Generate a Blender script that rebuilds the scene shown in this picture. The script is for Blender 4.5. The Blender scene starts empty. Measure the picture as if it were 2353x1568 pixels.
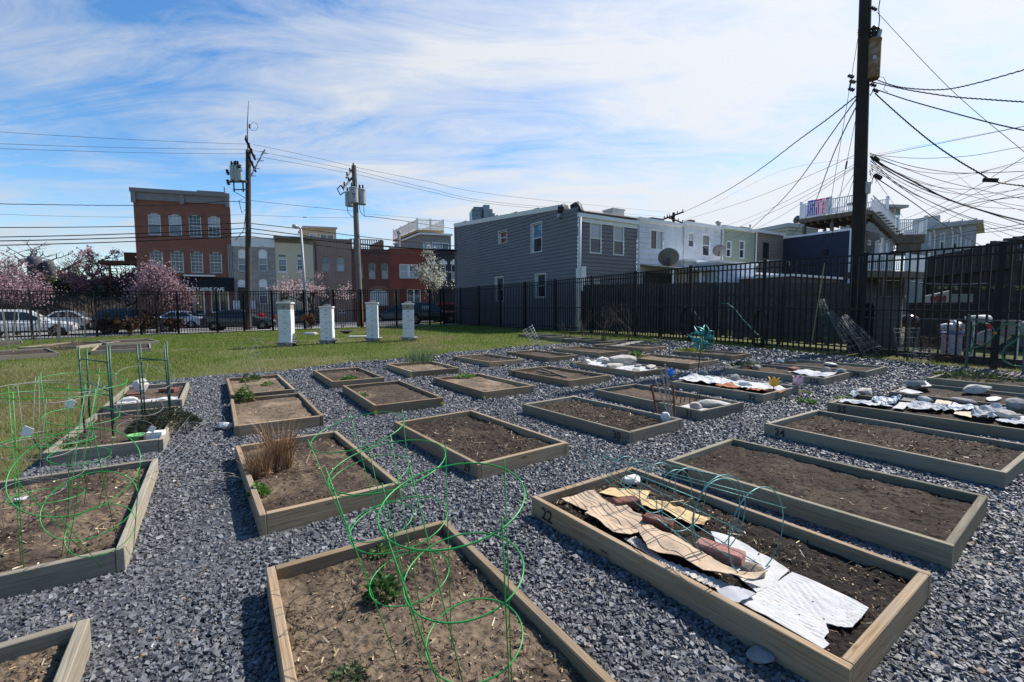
import bpy, bmesh, math, random
import numpy as np
from mathutils import Vector, Matrix, Euler, noise as mnoise
random.seed(7)
RNG = np.random.default_rng(11)
scn = bpy.context.scene
COL = scn.collection
PI = math.pi
R_ = math.radians
# ------------------------------------------------------------------ camera
CAM_H, FOC, PITCH, ROLL, PW, PH = 1.35, 1046.0, R_(4.05), 0.0035, 2353.0, 1568.0
cd = bpy.data.cameras.new('camera'); cam = bpy.data.objects.new('camera', cd); COL.objects.link(cam)
cd.sensor_width = 36.0; cd.lens = 36.0 * FOC / PW; cd.clip_end = 3000; cd.clip_start = 0.05
cam.location = (0, 0, CAM_H)
cam.matrix_world = Matrix.Translation((0, 0, CAM_H)) @ Matrix.Rotation(PI/2 - PITCH, 4, 'X') @ Matrix.Rotation(-ROLL, 4, 'Z')
scn.camera = cam

def ray(px, py):
 x = (px - PW/2)/FOC; y = -(py - PH/2)/FOC
 c, s = math.cos(-ROLL), math.sin(-ROLL)
 x, y = c*x - s*y, s*x + c*y
 return (x, math.cos(PITCH) + y*math.sin(PITCH), -math.sin(PITCH) + y*math.cos(PITCH))
def gp(px, py, z=0.0):
 d = ray(px, py); t = (z - CAM_H)/d[2]
 return Vector((d[0]*t, d[1]*t, z))
def dp(px, py, Y):
 d = ray(px, py); t = Y/d[1]
 return Vector((d[0]*t, Y, CAM_H + d[2]*t))
K = 1.0/1.74068
def _reg(x0, y0, sc): return lambda x, y: ((x0 + x*sc)*K, (y0 + y*sc)*K)
r1 = _reg(0, 650, 1100/2156); r2 = _reg(900, 650, 1100/2156); r3 = _reg(1750, 700, 1100/2156)
r4 = _reg(2700, 700, 800/1568); r5 = _reg(3300, 700, 796/1560); r6 = _reg(1800, 1250, 1000/2353)
r7 = _reg(2600, 1250, 800/2281); r8 = _reg(3000, 1350, 1096/2291)
q1 = _reg(0, 1350, 1000/2240); q2 = _reg(0, 2000, 1050/2255); q3 = _reg(900, 1400, 1000/2240)
q4 = _reg(1000, 2000, 1150/2353); q5 = _reg(2000, 1800, 1100/1855); q9 = _reg(2900, 1900, 1196/2259)
rp = _reg(3200, 0, 896/1756)

def sstep(a, b, x):
 t = min(1.0, max(0.0, (x-a)/(b-a))); return t*t*(3-2*t)
def zt(x, y):                      # the lie of the land: level garden, gentle rise to the right-hand fence
 g = min(0.19, max(-0.22, -0.2 + (x+25)*0.0186))
 return g*sstep(6, 18, y)
# ------------------------------------------------------------------ tagging
def tag(o, label=None, cat=None, group=None, kind=None):
 if label: o['label'] = label
 if cat: o['category'] = cat
 if group: o['group'] = group
 if kind: o['kind'] = kind
 return o
def thing(name, label, cat, loc=(0, 0, 0), rz=0.0, group=None):
 o = bpy.data.objects.new(name, None); COL.objects.link(o)
 o.location = loc; o.rotation_euler = (0, 0, rz); o.empty_display_size = 0.1
 return tag(o, label, cat, group)
KIDS = {}
def kids(o): return [c for c in bpy.data.objects if c.parent == o]
def copy_tree(o, parent=None):
 c = o.copy(); COL.objects.link(c); c.parent = parent
 for ch in KIDS.get(o.name, []): 
  d = copy_tree(ch, c); KIDS.setdefault(c.name, []).append(d)
 return c
def worg(o):
 v = Vector((0, 0, 0))
 while o is not None: v = v + Vector(o.location); o = o.parent
 return v
# ------------------------------------------------------------------ mesh builder
class MB:
 def __init__(s): s.v = []; s.f = []; s.m = []; s.cur = 0
 def add(s, vs, fs, m=None):
  n = len(s.v); s.v += [tuple(p) for p in vs]
  for f in fs: s.f.append(tuple(i+n for i in f)); s.m.append(s.cur if m is None else m)
  return s
 def quad(s, a, b, c, d, m=None): return s.add([a, b, c, d], [(0, 1, 2, 3)], m)
 def poly(s, pts, m=None): return s.add(pts, [tuple(range(len(pts)))], m)
 def hexa(s, p, m=None):        # 8 corners: bottom ring then top ring
  return s.add(p, [(3, 2, 1, 0), (4, 5, 6, 7), (0, 1, 5, 4), (1, 2, 6, 5), (2, 3, 7, 6), (3, 0, 4, 7)], m)
 def box(s, c, d, rz=0.0, m=None, rot=None):
  M = rot if rot is not None else Matrix.Rotation(rz, 3, 'Z')
  c = Vector(c); h = [x/2 for x in d]
  p = [c + M @ Vector((sx*h[0], sy*h[1], sz*h[2])) for sz in (-1, 1) for sx, sy in ((-1, -1), (1, -1), (1, 1), (-1, 1))]
  return s.hexa(p, m)
 def bbox(s, c, d, b, rz=0.0, m=None, rot=None):   # box with chamfered edges
  M = rot if rot is not None else Matrix.Rotation(rz, 3, 'Z')
  c = Vector(c); h = [x/2 for x in d]; b = min(b, min(h)*0.9)
  vs = []; idx = {}
  for sx in (-1, 1):
   for sy in (-1, 1):
    for sz in (-1, 1):
     for k in range(3):
      q = [sx*(h[0]-(0 if k == 0 else b)), sy*(h[1]-(0 if k == 1 else b)), sz*(h[2]-(0 if k == 2 else b))]
      idx[(sx, sy, sz, k)] = len(vs); vs.append(c + M @ Vector(q))
  fs = []
  for k in range(3):
   i, j = [(1, 2), (2, 0), (0, 1)][k]
   for sg in (-1, 1):
    f = []
    for a, b2 in ((-1, -1), (1, -1), (1, 1), (-1, 1)):
     q = [0, 0, 0]; q[k] = sg; q[i] = a; q[j] = b2; f.append(idx[(*q, k)])
    fs.append(f if sg > 0 else f[::-1])
  for k in range(3):
   i, j = [(1, 2), (2, 0), (0, 1)][k]
   for a in (-1, 1):
    for b2 in (-1, 1):
     def ix(t, kk):
      q = [0, 0, 0]; q[k] = t; q[i] = a; q[j] = b2; return idx[(*q, kk)]
     f = [ix(-1, i), ix(1, i), ix(1, j), ix(-1, j)]
     fs.append(f if a*b2 < 0 else f[::-1])
  for sx in (-1, 1):
   for sy in (-1, 1):
    for sz in (-1, 1):
     f = [idx[(sx, sy, sz, k)] for k in range(3)]
     fs.append(f if sx*sy*sz > 0 else f[::-1])
  return s.add(vs, fs, m)
 def bar(s, a, b, r, n=6, r2=None, m=None, cap=True):
  return s.tube([a, b], [r, r if r2 is None else r2], n, m, cap)
 def tube(s, pts, r, n=6, m=None, cap=True, closed=False):
  pts = [Vector(p) for p in pts]; k = len(pts)
  rs = r if isinstance(r, (list, tuple)) else [r]*k
  up = None; base = len(s.v); vs = []
  for i, p in enumerate(pts):
   if closed: t = pts[(i+1) % k] - pts[i-1]
   else: t = pts[min(i+1, k-1)] - pts[max(i-1, 0)]
   if t.length < 1e-9: t = Vector((0, 0, 1))
   t.normalize()
   if up is None:
    up = Vector((0, 0, 1)) if abs(t.z) < 0.9 else Vector((1, 0, 0))
   a = t.cross(up)
   if a.length < 1e-6: a = t.orthogonal()
   a.normalize(); b = a.cross(t); up = b
   for j in range(n):
    w = 2*PI*j/n
    vs.append(p + (a*math.cos(w) + b*math.sin(w))*rs[i])
  fs = []
  for i in range(k if closed else k-1):
   i2 = (i+1) % k
   for j in range(n):
    fs.append((i*n+j, i*n+(j+1) % n, i2*n+(j+1) % n, i2*n+j))
  if cap and not closed and n > 2:
   fs.append(tuple(range(n))[::-1]); fs.append(tuple((k-1)*n+j for j in range(n)))
  return s.add(vs, fs, m)
 def ring(s, c, rad, r, axis=(0, 0, 1), n=40, k=5, m=None, arc=(0, 2*PI)):
  ax = Vector(axis).normalized(); a = ax.orthogonal().normalized(); b = ax.cross(a); c = Vector(c)
  full = abs(arc[1]-arc[0]-2*PI) < 1e-6
  pts = [c + (a*math.cos(t) + b*math.sin(t))*rad for t in [arc[0] + (arc[1]-arc[0])*i/(n if full else n-1) for i in range(n)]]
  return s.tube(pts, r, k, m, closed=full)
 def lathe(s, prof, c=(0, 0, 0), n=16, m=None, axis=None):
  c = Vector(c); vs = []; fs = []; k = len(prof)
  M = Vector((0, 0, 1)).rotation_difference(Vector(axis)).to_matrix() if axis else Matrix.Identity(3)
  for r, z in prof:
   for j in range(n):
    w = 2*PI*j/n; vs.append(c + M @ Vector((r*math.cos(w), r*math.sin(w), z)))
  for i in range(k-1):
   for j in range(n): fs.append((i*n+j, i*n+(j+1) % n, (i+1)*n+(j+1) % n, (i+1)*n+j))
  fs.append(tuple(range(n))[::-1]); fs.append(tuple((k-1)*n+j for j in range(n)))
  return s.add(vs, fs, m)
 def rock(s, c, size, rz=0, seed=0, m=None, sub=2):
  rr = random.Random(seed); bm = bmesh.new(); bmesh.ops.create_icosphere(bm, subdivisions=sub, radius=1)
  off = Vector((rr.uniform(0, 99), rr.uniform(0, 99), rr.uniform(0, 99)))
  pl = [(Vector((rr.gauss(0, 1), rr.gauss(0, 1), rr.gauss(0, 1))).normalized(), rr.uniform(.55, .85)) for _ in range(9)]
  M = Matrix.Rotation(rz, 3, 'Z'); vs = []
  for v in bm.verts:
   p = v.co.copy()
   for nn, d in pl:
    e = p.dot(nn) - d
    if e > 0: p -= nn*e
   p *= 1 + 0.13*mnoise.noise(p*2.2 + off) + .05*mnoise.noise(p*6 + off)
   p = Vector((p.x*size[0]/1.5, p.y*size[1]/1.5, p.z*size[2]/1.5))
   vs.append(Vector(c) + M @ p)
  fs = [[v.index for v in f.verts] for f in bm.faces]; bm.free()
  return s.add(vs, fs, m)
 def build(s, name, mats, parent=None, smooth=False, uv=True, local=False, loc=None, rz=0.0):
  me = bpy.data.meshes.new(name)
  mats = mats if isinstance(mats, (list, tuple)) else [mats]
  vs = s.v
  o = bpy.data.objects.new(name, me); COL.objects.link(o)
  if parent is not None:
   o.parent = parent; KIDS.setdefault(parent.name, []).append(o)
   org = Vector((0, 0, 0)) if local else worg(parent)
  elif local or loc is not None:
   org = Vector((0, 0, 0))
  else:
   a = np.array(vs, dtype=float)
   org = Vector(((a[:, 0].min()+a[:, 0].max())/2, (a[:, 1].min()+a[:, 1].max())/2, a[:, 2].min()))
   o.location = org
  if loc is not None: o.location = loc
  if rz: o.rotation_euler = (0, 0, rz)
  me.from_pydata([(p[0]-org.x, p[1]-org.y, p[2]-org.z) for p in vs], [], s.f)
  for mt in mats: me.materials.append(mt)
  if len(mats) > 1: me.polygons.foreach_set('material_index', s.m)
  if smooth: me.polygons.foreach_set('use_smooth', [True]*len(me.polygons))
  if uv and len(s.f) < 60000:
   ul = me.uv_layers.new(name='UVMap'); me.update()
   out = np.zeros((len(me.loops), 2), dtype=np.float32); li = 0
   for p in me.polygons:
    n = p.normal
    if abs(n.z) > 0.9: ax, ay = Vector((1, 0, 0)), Vector((0, 1, 0))
    else:
     ax = Vector((-n.y, n.x, 0)).normalized(); ay = Vector((0, 0, 1))
    for vi in p.vertices:
     q = vs[vi]; out[li] = (q[0]*ax.x + q[1]*ax.y, q[0]*ay.x + q[1]*ay.y + q[2]*ay.z); li += 1
   ul.data.foreach_set('uv', out.ravel())
  me.update()
  return o
def big_mesh(name, V, F, mats, mi=None, cols=None, smooth=False, loc=(0, 0, 0), parent=None):
 """V (n,3) array; F (m,k) array of equal-sized faces; cols (n,) float attribute 'tone' per vertex or (n,3)."""
 me = bpy.data.meshes.new(name); V = np.asarray(V, np.float32); F = np.asarray(F, np.int32)
 m, k = F.shape
 me.vertices.add(len(V)); me.vertices.foreach_set('co', V.ravel())
 me.loops.add(m*k); me.loops.foreach_set('vertex_index', F.ravel())
 me.polygons.add(m); me.polygons.foreach_set('loop_start', np.arange(0, m*k, k, dtype=np.int32))
 for mt in (mats if isinstance(mats, (list, tuple)) else [mats]): me.materials.append(mt)
 if mi is not None: me.polygons.foreach_set('material_index', np.asarray(mi, np.int32))
 me.polygons.foreach_set('use_smooth', np.full(m, bool(smooth)))
 if cols is not None:
  cols = np.asarray(cols, np.float32)
  at = me.attributes.new('tone', 'FLOAT_COLOR', 'POINT')
  c4 = np.ones((len(V), 4), np.float32); c4[:, :3] = cols if cols.ndim == 2 else cols[:, None]
  at.data.foreach_set('color', c4.ravel())
 me.update(calc_edges=True); me.validate()
 o = bpy.data.objects.new(name, me); COL.objects.link(o); o.location = loc
 if parent is not None: o.parent = parent; KIDS.setdefault(parent.name, []).append(o)
 return o
# ------------------------------------------------------------------ materials
MATS = {}
class NT:
 def __init__(s, name):
  s.mat = bpy.data.materials.new(name); s.mat.use_nodes = True
  s.t = s.mat.node_tree; s.t.nodes.clear()
  s.out = s.n('ShaderNodeOutputMaterial'); s.b = s.n('ShaderNodeBsdfPrincipled')
  s.l(s.b.outputs[0], s.out.inputs[0])
 def n(s, ty, **kw):
  x = s.t.nodes.new(ty)
  for k, v in kw.items():
   if hasattr(x, k): setattr(x, k, v)
  return x
 def l(s, a, b): s.t.links.new(a, b)
 def val(s, sock, v):
  if isinstance(v, (int, float)): sock.default_value = v
  elif isinstance(v, (tuple, list)): sock.default_value = (*v, 1.0)[:4] if len(sock.default_value) == 4 else v
  else: s.l(v, sock)
 def coord(s, kind='Object'): return s.n('ShaderNodeTexCoord').outputs[kind]
 def mapping(s, vec, scale=(1, 1, 1), rot=(0, 0, 0), loc=(0, 0, 0)):
  m = s.n('ShaderNodeMapping'); s.l(vec, m.inputs[0]); m.inputs['Scale'].default_value = scale
  m.inputs['Rotation'].default_value = rot; m.inputs['Location'].default_value = loc; return m.outputs[0]
 def noise(s, vec, scale, detail=4, rough=.55, dist=0, out=0):
  x = s.n('ShaderNodeTexNoise'); s.l(vec, x.inputs['Vector']); x.inputs['Scale'].default_value = scale
  x.inputs['Detail'].default_value = detail; x.inputs['Roughness'].default_value = rough; x.inputs['Distortion'].default_value = dist
  return x.outputs[out]
 def vor(s, vec, scale, out='Distance', feature='F1'):
  x = s.n('ShaderNodeTexVoronoi'); x.feature = feature; s.l(vec, x.inputs['Vector']); x.inputs['Scale'].default_value = scale
  return x.outputs[out]
 def ramp(s, fac, stops):
  x = s.n('ShaderNodeValToRGB'); s.l(fac, x.inputs[0]); e = x.color_ramp.elements
  while len(e) < len(stops): e.new(0.5)
  for i, (p, c) in enumerate(stops):
   e[i].position = p; e[i].color = (*c, 1) if isinstance(c, (tuple, list)) else (c, c, c, 1)
  return x.outputs[0]
 def mix(s, f, a, b, blend='MIX'):
  x = s.n('ShaderNodeMix'); x.data_type = 'RGBA'; x.blend_type = blend
  s.val(x.inputs[0], f); s.val(x.inputs[6], a); s.val(x.inputs[7], b); return x.outputs[2]
 def math(s, op, a, b=0.0, c=None):
  x = s.n('ShaderNodeMath'); x.operation = op; s.val(x.inputs[0], a); s.val(x.inputs[1], b)
  if c is not None: s.val(x.inputs[2], c)
  return x.outputs[0]
 def sep(s, vec):
  x = s.n('ShaderNodeSeparateXYZ'); s.l(vec, x.inputs[0]); return x.outputs
 def bump(s, h, strength=.3, dist=.01):
  x = s.n('ShaderNodeBump'); s.l(h, x.inputs['Height']); x.inputs['Strength'].default_value = strength
  x.inputs['Distance'].default_value = dist; s.l(x.outputs[0], s.b.inputs['Normal'])
 def set(s, col=None, rough=None, metal=None, spec=None, **kw):
  if col is not None: s.val(s.b.inputs['Base Color'], col)
  if rough is not None: s.val(s.b.inputs['Roughness'], rough)
  if metal is not None: s.val(s.b.inputs['Metallic'], metal)
  if spec is not None: s.val(s.b.inputs['Specular IOR Level'], spec)
  for k, v in kw.items(): s.val(s.b.inputs[k], v)
  return s.mat
def c255(r, g, b):
 f = lambda u: (u/255/12.92) if u/255 <= 0.04045 else ((u/255+0.055)/1.055)**2.4
 return (f(r), f(g), f(b))
def paint(name, col, rough=.6, var=.25, scale=3.0, bump=0.0, metal=0.0, spec=.4, dirt=None, obj='Object'):
 """general worn surface: base colour broken up by two noises"""
 if name in MATS: return MATS[name]
 t = NT(name); c = t.coord(obj)
 n1 = t.noise(c, scale, 6, .6); n2 = t.noise(c, scale*9, 3, .6)
 dark = tuple(x*(1-var) for x in col); lite = tuple(min(1, x*(1+var)) for x in col)
 k = t.mix(t.ramp(n1, [(.3, 0), (.7, 1)]), dark, lite)
 k = t.mix(t.math('MULTIPLY', n2, var*.9), k, tuple(x*.55 for x in col))
 if dirt is not None:
  k = t.mix(t.ramp(t.noise(c, scale*1.7, 8, .7), [(.5, 0), (.72, .8)]), k, dirt)
 r = t.math('ADD', t.math('MULTIPLY', n2, .2), rough-.1)
 if bump: t.bump(n2, bump, .01)
 MATS[name] = t.set(k, r, metal, spec); return MATS[name]
def brick(name, c1, c2, mortar, bw=.21, bh=.07, ms=.012, rough=.85, bias=0.0, var=.5, bump=.35):
 if name in MATS: return MATS[name]
 t = NT(name); uv = t.coord('UV'); b = t.n('ShaderNodeTexBrick'); t.l(uv, b.inputs['Vector'])
 b.inputs['Color1'].default_value = (*c1, 1); b.inputs['Color2'].default_value = (*c2, 1); b.inputs['Mortar'].default_value = (*mortar, 1)
 b.inputs['Scale'].default_value = 1; b.inputs['Brick Width'].default_value = bw; b.inputs['Row Height'].default_value = bh
 b.inputs['Mortar Size'].default_value = ms; b.inputs['Bias'].default_value = bias; b.inputs['Mortar Smooth'].default_value = .3
 n = t.noise(uv, .7, 6, .65); n2 = t.noise(uv, 14, 4)
 k = t.mix(t.math('MULTIPLY', n2, var*.7), b.outputs[0], tuple(x*.4 for x in c1))
 k = t.mix(t.ramp(n, [(.35, 0), (.75, .35)]), k, tuple(x*.55 for x in c2))
 h = t.math('SUBTRACT', t.math('MULTIPLY', n2, .3), b.outputs[1]); t.bump(h, bump, .01)
 MATS[name] = t.set(k, rough, 0, .25); return MATS[name]
# ------------------------------------------------------------------ shared materials
def tone_mat(name, rough=.8, spec=.3, nscale=60, namt=.5, bump=.4, transl=0.0):
 t = NT(name); a = t.n('ShaderNodeAttribute'); a.attribute_name = 'tone'
 c = t.coord('Object'); n = t.noise(c, nscale, 4, .65)
 k = t.mix(t.math('MULTIPLY', n, namt), a.outputs['Color'], t.mix(.5, a.outputs['Color'], (0, 0, 0)), 'MIX')
 if bump: t.bump(n, bump, .006)
 t.set(k, rough, 0, spec)
 if transl:
  tr = t.n('ShaderNodeBsdfTranslucent'); t.l(a.outputs['Color'], tr.inputs[0])
  ms = t.n('ShaderNodeMixShader'); ms.inputs[0].default_value = transl
  t.l(t.b.outputs[0], ms.inputs[1]); t.l(tr.outputs[0], ms.inputs[2]); t.l(ms.outputs[0], t.out.inputs[0])
 return t.mat
def slate_mat():
 t = NT('slate chip'); a = t.n('ShaderNodeAttribute'); a.attribute_name = 'tone'
 c = t.coord('Object'); n = t.noise(c, 45, 5, .7); n2 = t.noise(t.mapping(c, (1, 1, 4)), 140, 3, .6)
 k = t.mix(t.ramp(n, [(.3, 0), (.75, 1)]), t.mix(1, a.outputs['Color'], (.5, .52, .56), 'MULTIPLY'), t.mix(1, a.outputs['Color'], (1.35, 1.36, 1.38), 'MULTIPLY'))
 k = t.mix(t.ramp(n2, [(.66, 0), (.74, .25)]), k, (.20, .205, .215))
 t.bump(n2, .35, .003)
 return t.set(k, t.math('ADD', t.math('MULTIPLY', n, .25), .48), 0, .6)
M_SLATE = slate_mat()
M_SOIL = tone_mat('garden soil', .92, .15, 180, .9, .8)
M_GRASS = tone_mat('grass blade', .6, .3, 8, .2, 0, .45)
M_LEAF = tone_mat('leaf', .55, .35, 8, .3, 0, .35)
M_PETAL = tone_mat('blossom', .7, .2, 8, .15, 0, .4)
M_CHIP = tone_mat('dry stalk', .8, .2, 60, .4, .2)
def wood_mat(name, col, col2, grey=.0, green=0.0, sc=1.0):
 t = NT(name); c = t.coord('Object'); inf = t.n('ShaderNodeObjectInfo')
 off = t.n('ShaderNodeVectorMath'); off.operation = 'ADD'
 cmb = t.n('ShaderNodeCombineXYZ'); t.l(t.math('MULTIPLY', inf.outputs['Random'], 37.0), cmb.inputs[0]); t.l(t.math('MULTIPLY', inf.outputs['Random'], 11.0), cmb.inputs[1])
 t.l(c, off.inputs[0]); t.l(cmb.outputs[0], off.inputs[1]); v = off.outputs[0]
 g = t.noise(t.mapping(v, (.9*sc, 26*sc, 26*sc)), 3.2, 5, .65, .6)
 g2 = t.noise(t.mapping(v, (3*sc, 110*sc, 110*sc)), 2.0, 3, .6)
 b = t.noise(v, 2.3*sc, 5, .6)
 k = t.mix(t.ramp(g, [(.32, 0), (.66, 1)]), col2, col)
 k = t.mix(t.math('MULTIPLY', g2, .45), k, tuple(x*.45 for x in col2))
 k = t.mix(t.ramp(b, [(.42, 0), (.7, .75)]), k, (.25, .225, .18) if not green else (.15, .15, .10))
 kn = t.vor(t.mapping(v, (1.3, 7, 7)), 1.6)
 k = t.mix(t.ramp(kn, [(.045, .85), (.1, 0)]), k, (.035, .02, .012))
 hs = t.n('ShaderNodeHueSaturation'); t.l(k, hs.inputs['Color'])
 t.l(t.math('ADD', t.math('MULTIPLY', inf.outputs['Random'], .5), .72), hs.inputs['Value'])
 hs.inputs['Saturation'].default_value = 1.0 - grey
 h = t.math('ADD', g, t.math('MULTIPLY', g2, .8)); t.bump(h, .55, .004)
 return t.set(hs.outputs[0], .85, 0, .2)
M_WOOD = wood_mat('bed timber', (.43, .31, .19), (.22, .145, .085))
M_WOODG = wood_mat('weathered bed timber', (.37, .32, .235), (.18, .15, .105), .12)
M_WOODM = wood_mat('mossy bed timber', (.33, .29, .205), (.17, .145, .095), .1, 1)
M_FENCE = paint('black fence enamel', (.006, .006, .0075), .5, .2, 2, 0, 0, .25)
M_GALV = paint('galvanised wire', (.26, .265, .275), .5, .2, 5, 0, .3, .4)
M_GREENW = paint('green coated wire', (.010, .25, .04), .4, .2, 9, 0, 0, .5)
M_DKGREEN = paint('dark green stake', (.015, .075, .045), .45, .3, 6)
M_WHITE = paint('white paint', (.78, .78, .76), .55, .06, 2)
M_TRIM = paint('white trim', (.72, .73, .74), .5, .06, 3)
M_STONE = paint('pale stone', (.42, .39, .35), .9, .25, 9, .6)
M_STONEW = paint('whitish stone', (.62, .60, .57), .9, .15, 9, .5)
M_STONEG = paint('grey stone', (.25, .245, .24), .9, .3, 8, .6)
M_BLACK = paint('black rubber', (.012, .012, .013), .6, .2, 4)
M_DARKMET = paint('dark metal', (.05, .05, .055), .45, .25, 5, 0, .3)
M_GREYMET = paint('grey metal', (.30, .31, .32), .45, .15, 4, 0, .2)
M_CONC = paint('concrete', (.42, .41, .385), .9, .15, 1.2, .3)
M_RUST = paint('rust', (.12, .05, .03), .85, .4, 12, .3)

# ------------------------------------------------------------------ world: sky and wispy cloud
SUN_AZ, SUN_EL = R_(56), R_(47)
w = bpy.data.worlds.new('World'); scn.world = w; w.use_nodes = True
wt = w.node_tree; wt.nodes.clear()
def wn(ty): return wt.nodes.new(ty)
wl = wt.links.new
sky = wn('ShaderNodeTexSky'); sky.sky_type = 'NISHITA'; sky.sun_disc = False
sky.sun_elevation = SUN_EL; sky.sun_rotation = SUN_AZ; sky.air_density = 1.0; sky.dust_density = .6; sky.ozone_density = 2.2; sky.altitude = 20
tc = wn('ShaderNodeTexCoord'); sx = wn('ShaderNodeSeparateXYZ'); wl(tc.outputs['Generated'], sx.inputs[0])
def wm(op, a, b=0.0, clamp=False):
 x = wn('ShaderNodeMath'); x.operation = op; x.use_clamp = clamp
 for i, q in enumerate((a, b)):
  if isinstance(q, (int, float)): x.inputs[i].default_value = q
  else: wl(q, x.inputs[i])
 return x.outputs[0]
zz = wm('ADD', wm('MAXIMUM', sx.outputs[2], 0.0), .16)
u_ = wm('DIVIDE', sx.outputs[0], zz); v_ = wm('DIVIDE', sx.outputs[1], zz)
cb = wn('ShaderNodeCombineXYZ'); wl(u_, cb.inputs[0]); wl(v_, cb.inputs[1])
def wnoise(rot, scale, loc, sc, det, rough, dist):
 m = wn('ShaderNodeMapping'); wl(cb.outputs[0], m.inputs[0]); m.inputs['Rotation'].default_value = (0, 0, rot)
 m.inputs['Scale'].default_value = scale; m.inputs['Location'].default_value = loc
 x = wn('ShaderNodeTexNoise'); wl(m.outputs[0], x.inputs['Vector']); x.inputs['Scale'].default_value = sc
 x.inputs['Detail'].default_value = det; x.inputs['Roughness'].default_value = rough; x.inputs['Distortion'].default_value = dist
 return x.outputs[0]
CL = dict(rot=R_(-27))
n_a = wnoise(CL['rot'], (.55, 1.25, 1), (2.3, .4, 0), .75, 7, .56, .55)
n_b = wnoise(CL['rot']+.2, (.6, 1.7, 1), (7.1, 3.3, 0), 2.3, 10, .66, 1.1)
n_c = wnoise(0.2, (1, 1, 1), (1.7, 8.8, 0), 1.1, 5, .55, .3)
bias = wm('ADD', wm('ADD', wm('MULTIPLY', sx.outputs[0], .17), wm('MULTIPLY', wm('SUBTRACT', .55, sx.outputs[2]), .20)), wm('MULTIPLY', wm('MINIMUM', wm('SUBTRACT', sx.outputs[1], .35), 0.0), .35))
cov = wm('ADD', wm('ADD', wm('MULTIPLY', n_a, .70), wm('MULTIPLY', n_b, .46)), wm('ADD', wm('MULTIPLY', n_c, .30), bias))
rmp = wn('ShaderNodeValToRGB'); wl(cov, rmp.inputs[0])
e = rmp.color_ramp.elements; e[0].position = .63; e[0].color = (.01, .01, .01, 1); e[1].position = .87; e[1].color = (.97, .97, .97, 1)
e.new(.74).color = (.5, .5, .5, 1)
mixc = wn('ShaderNodeMix'); mixc.data_type = 'RGBA'; wl(rmp.outputs[0], mixc.inputs[0])
hs = wn('ShaderNodeHueSaturation'); wl(sky.outputs[0], hs.inputs['Color']); hs.inputs['Saturation'].default_value = 1.30; hs.inputs['Value'].default_value = 1.85
wl(hs.outputs[0], mixc.inputs[6])
dt = wn('ShaderNodeVectorMath'); dt.operation = 'DOT_PRODUCT'; wl(tc.outputs['Generated'], dt.inputs[0]); dt.inputs[1].default_value = (math.cos(SUN_EL)*math.sin(SUN_AZ), math.cos(SUN_EL)*math.cos(SUN_AZ), math.sin(SUN_EL))
fs_ = wm('ADD', .52, wm('MULTIPLY', wm('POWER', wm('ADD', wm('MULTIPLY', dt.outputs['Value'], .5), .5), 1.6), .36))   # thin cloud scatters sunlight forward
cm_ = wn('ShaderNodeVectorMath'); cm_.operation = 'SCALE'; cm_.inputs[0].default_value = (10.0, 10.4, 11.0); wl(fs_, cm_.inputs[3]); wl(cm_.outputs[0], mixc.inputs[7])
away = wm('ADD', .86, wm('MULTIPLY', wm('MULTIPLY', wm('ADD', sx.outputs[1], .25), 1.35, True), .14))   # sky dimmed behind the camera, added to lessen fill in the shade
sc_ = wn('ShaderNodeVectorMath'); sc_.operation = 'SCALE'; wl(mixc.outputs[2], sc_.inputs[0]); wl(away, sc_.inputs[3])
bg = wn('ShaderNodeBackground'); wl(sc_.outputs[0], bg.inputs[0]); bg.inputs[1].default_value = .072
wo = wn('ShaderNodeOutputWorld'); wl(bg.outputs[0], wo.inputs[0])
sl = bpy.data.lights.new('sun', 'SUN'); so = bpy.data.objects.new('sun', sl); COL.objects.link(so)
sl.energy = 5.0; sl.angle = R_(.53); sl.color = (1.0, .955, .89)
sd = Vector((math.cos(SUN_EL)*math.sin(SUN_AZ), math.cos(SUN_EL)*math.cos(SUN_AZ), math.sin(SUN_EL)))
so.rotation_euler = sd.to_track_quat('Z', 'Y').to_euler(); so.location = (20, 10, 40)
vs_ = scn.view_settings; vs_.view_transform = 'Standard'; vs_.look = 'None'; vs_.exposure = 0.55; vs_.gamma = 1.0
scn.display_settings.display_device = 'sRGB'

# ------------------------------------------------------------------ ground
def gg(px, py, up=0.0):
 p = gp(px, py, up)
 for _ in range(6): p = gp(px, py, zt(p.x, p.y)+up)
 return p
def soilnoise(x, y, sc, seed=0):
 """cheap vectorised value noise"""
 xs = x*sc + seed*17.3; ys = y*sc - seed*9.1
 xi = np.floor(xs).astype(np.int64); yi = np.floor(ys).astype(np.int64); fx = xs-xi; fy = ys-yi
 fx = fx*fx*(3-2*fx); fy = fy*fy*(3-2*fy)
 def h(a, b):
  n = (a*374761393 + b*668265263 + seed*974634777) & 0xffffffff
  n = ((n ^ (n >> 13))*1274126177) & 0xffffffff
  return ((n ^ (n >> 16)) & 0xffff)/65535.0
 return (h(xi, yi)*(1-fx)+h(xi+1, yi)*fx)*(1-fy) + (h(xi, yi+1)*(1-fx)+h(xi+1, yi+1)*fx)*fy
def fbm(x, y, sc, oct=4, seed=0):
 r = 0*x; a = .5
 for i in range(oct): r = r + a*soilnoise(x, y, sc*2**i, seed+i); a *= .5
 return r
ZT = np.vectorize(zt)
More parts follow.
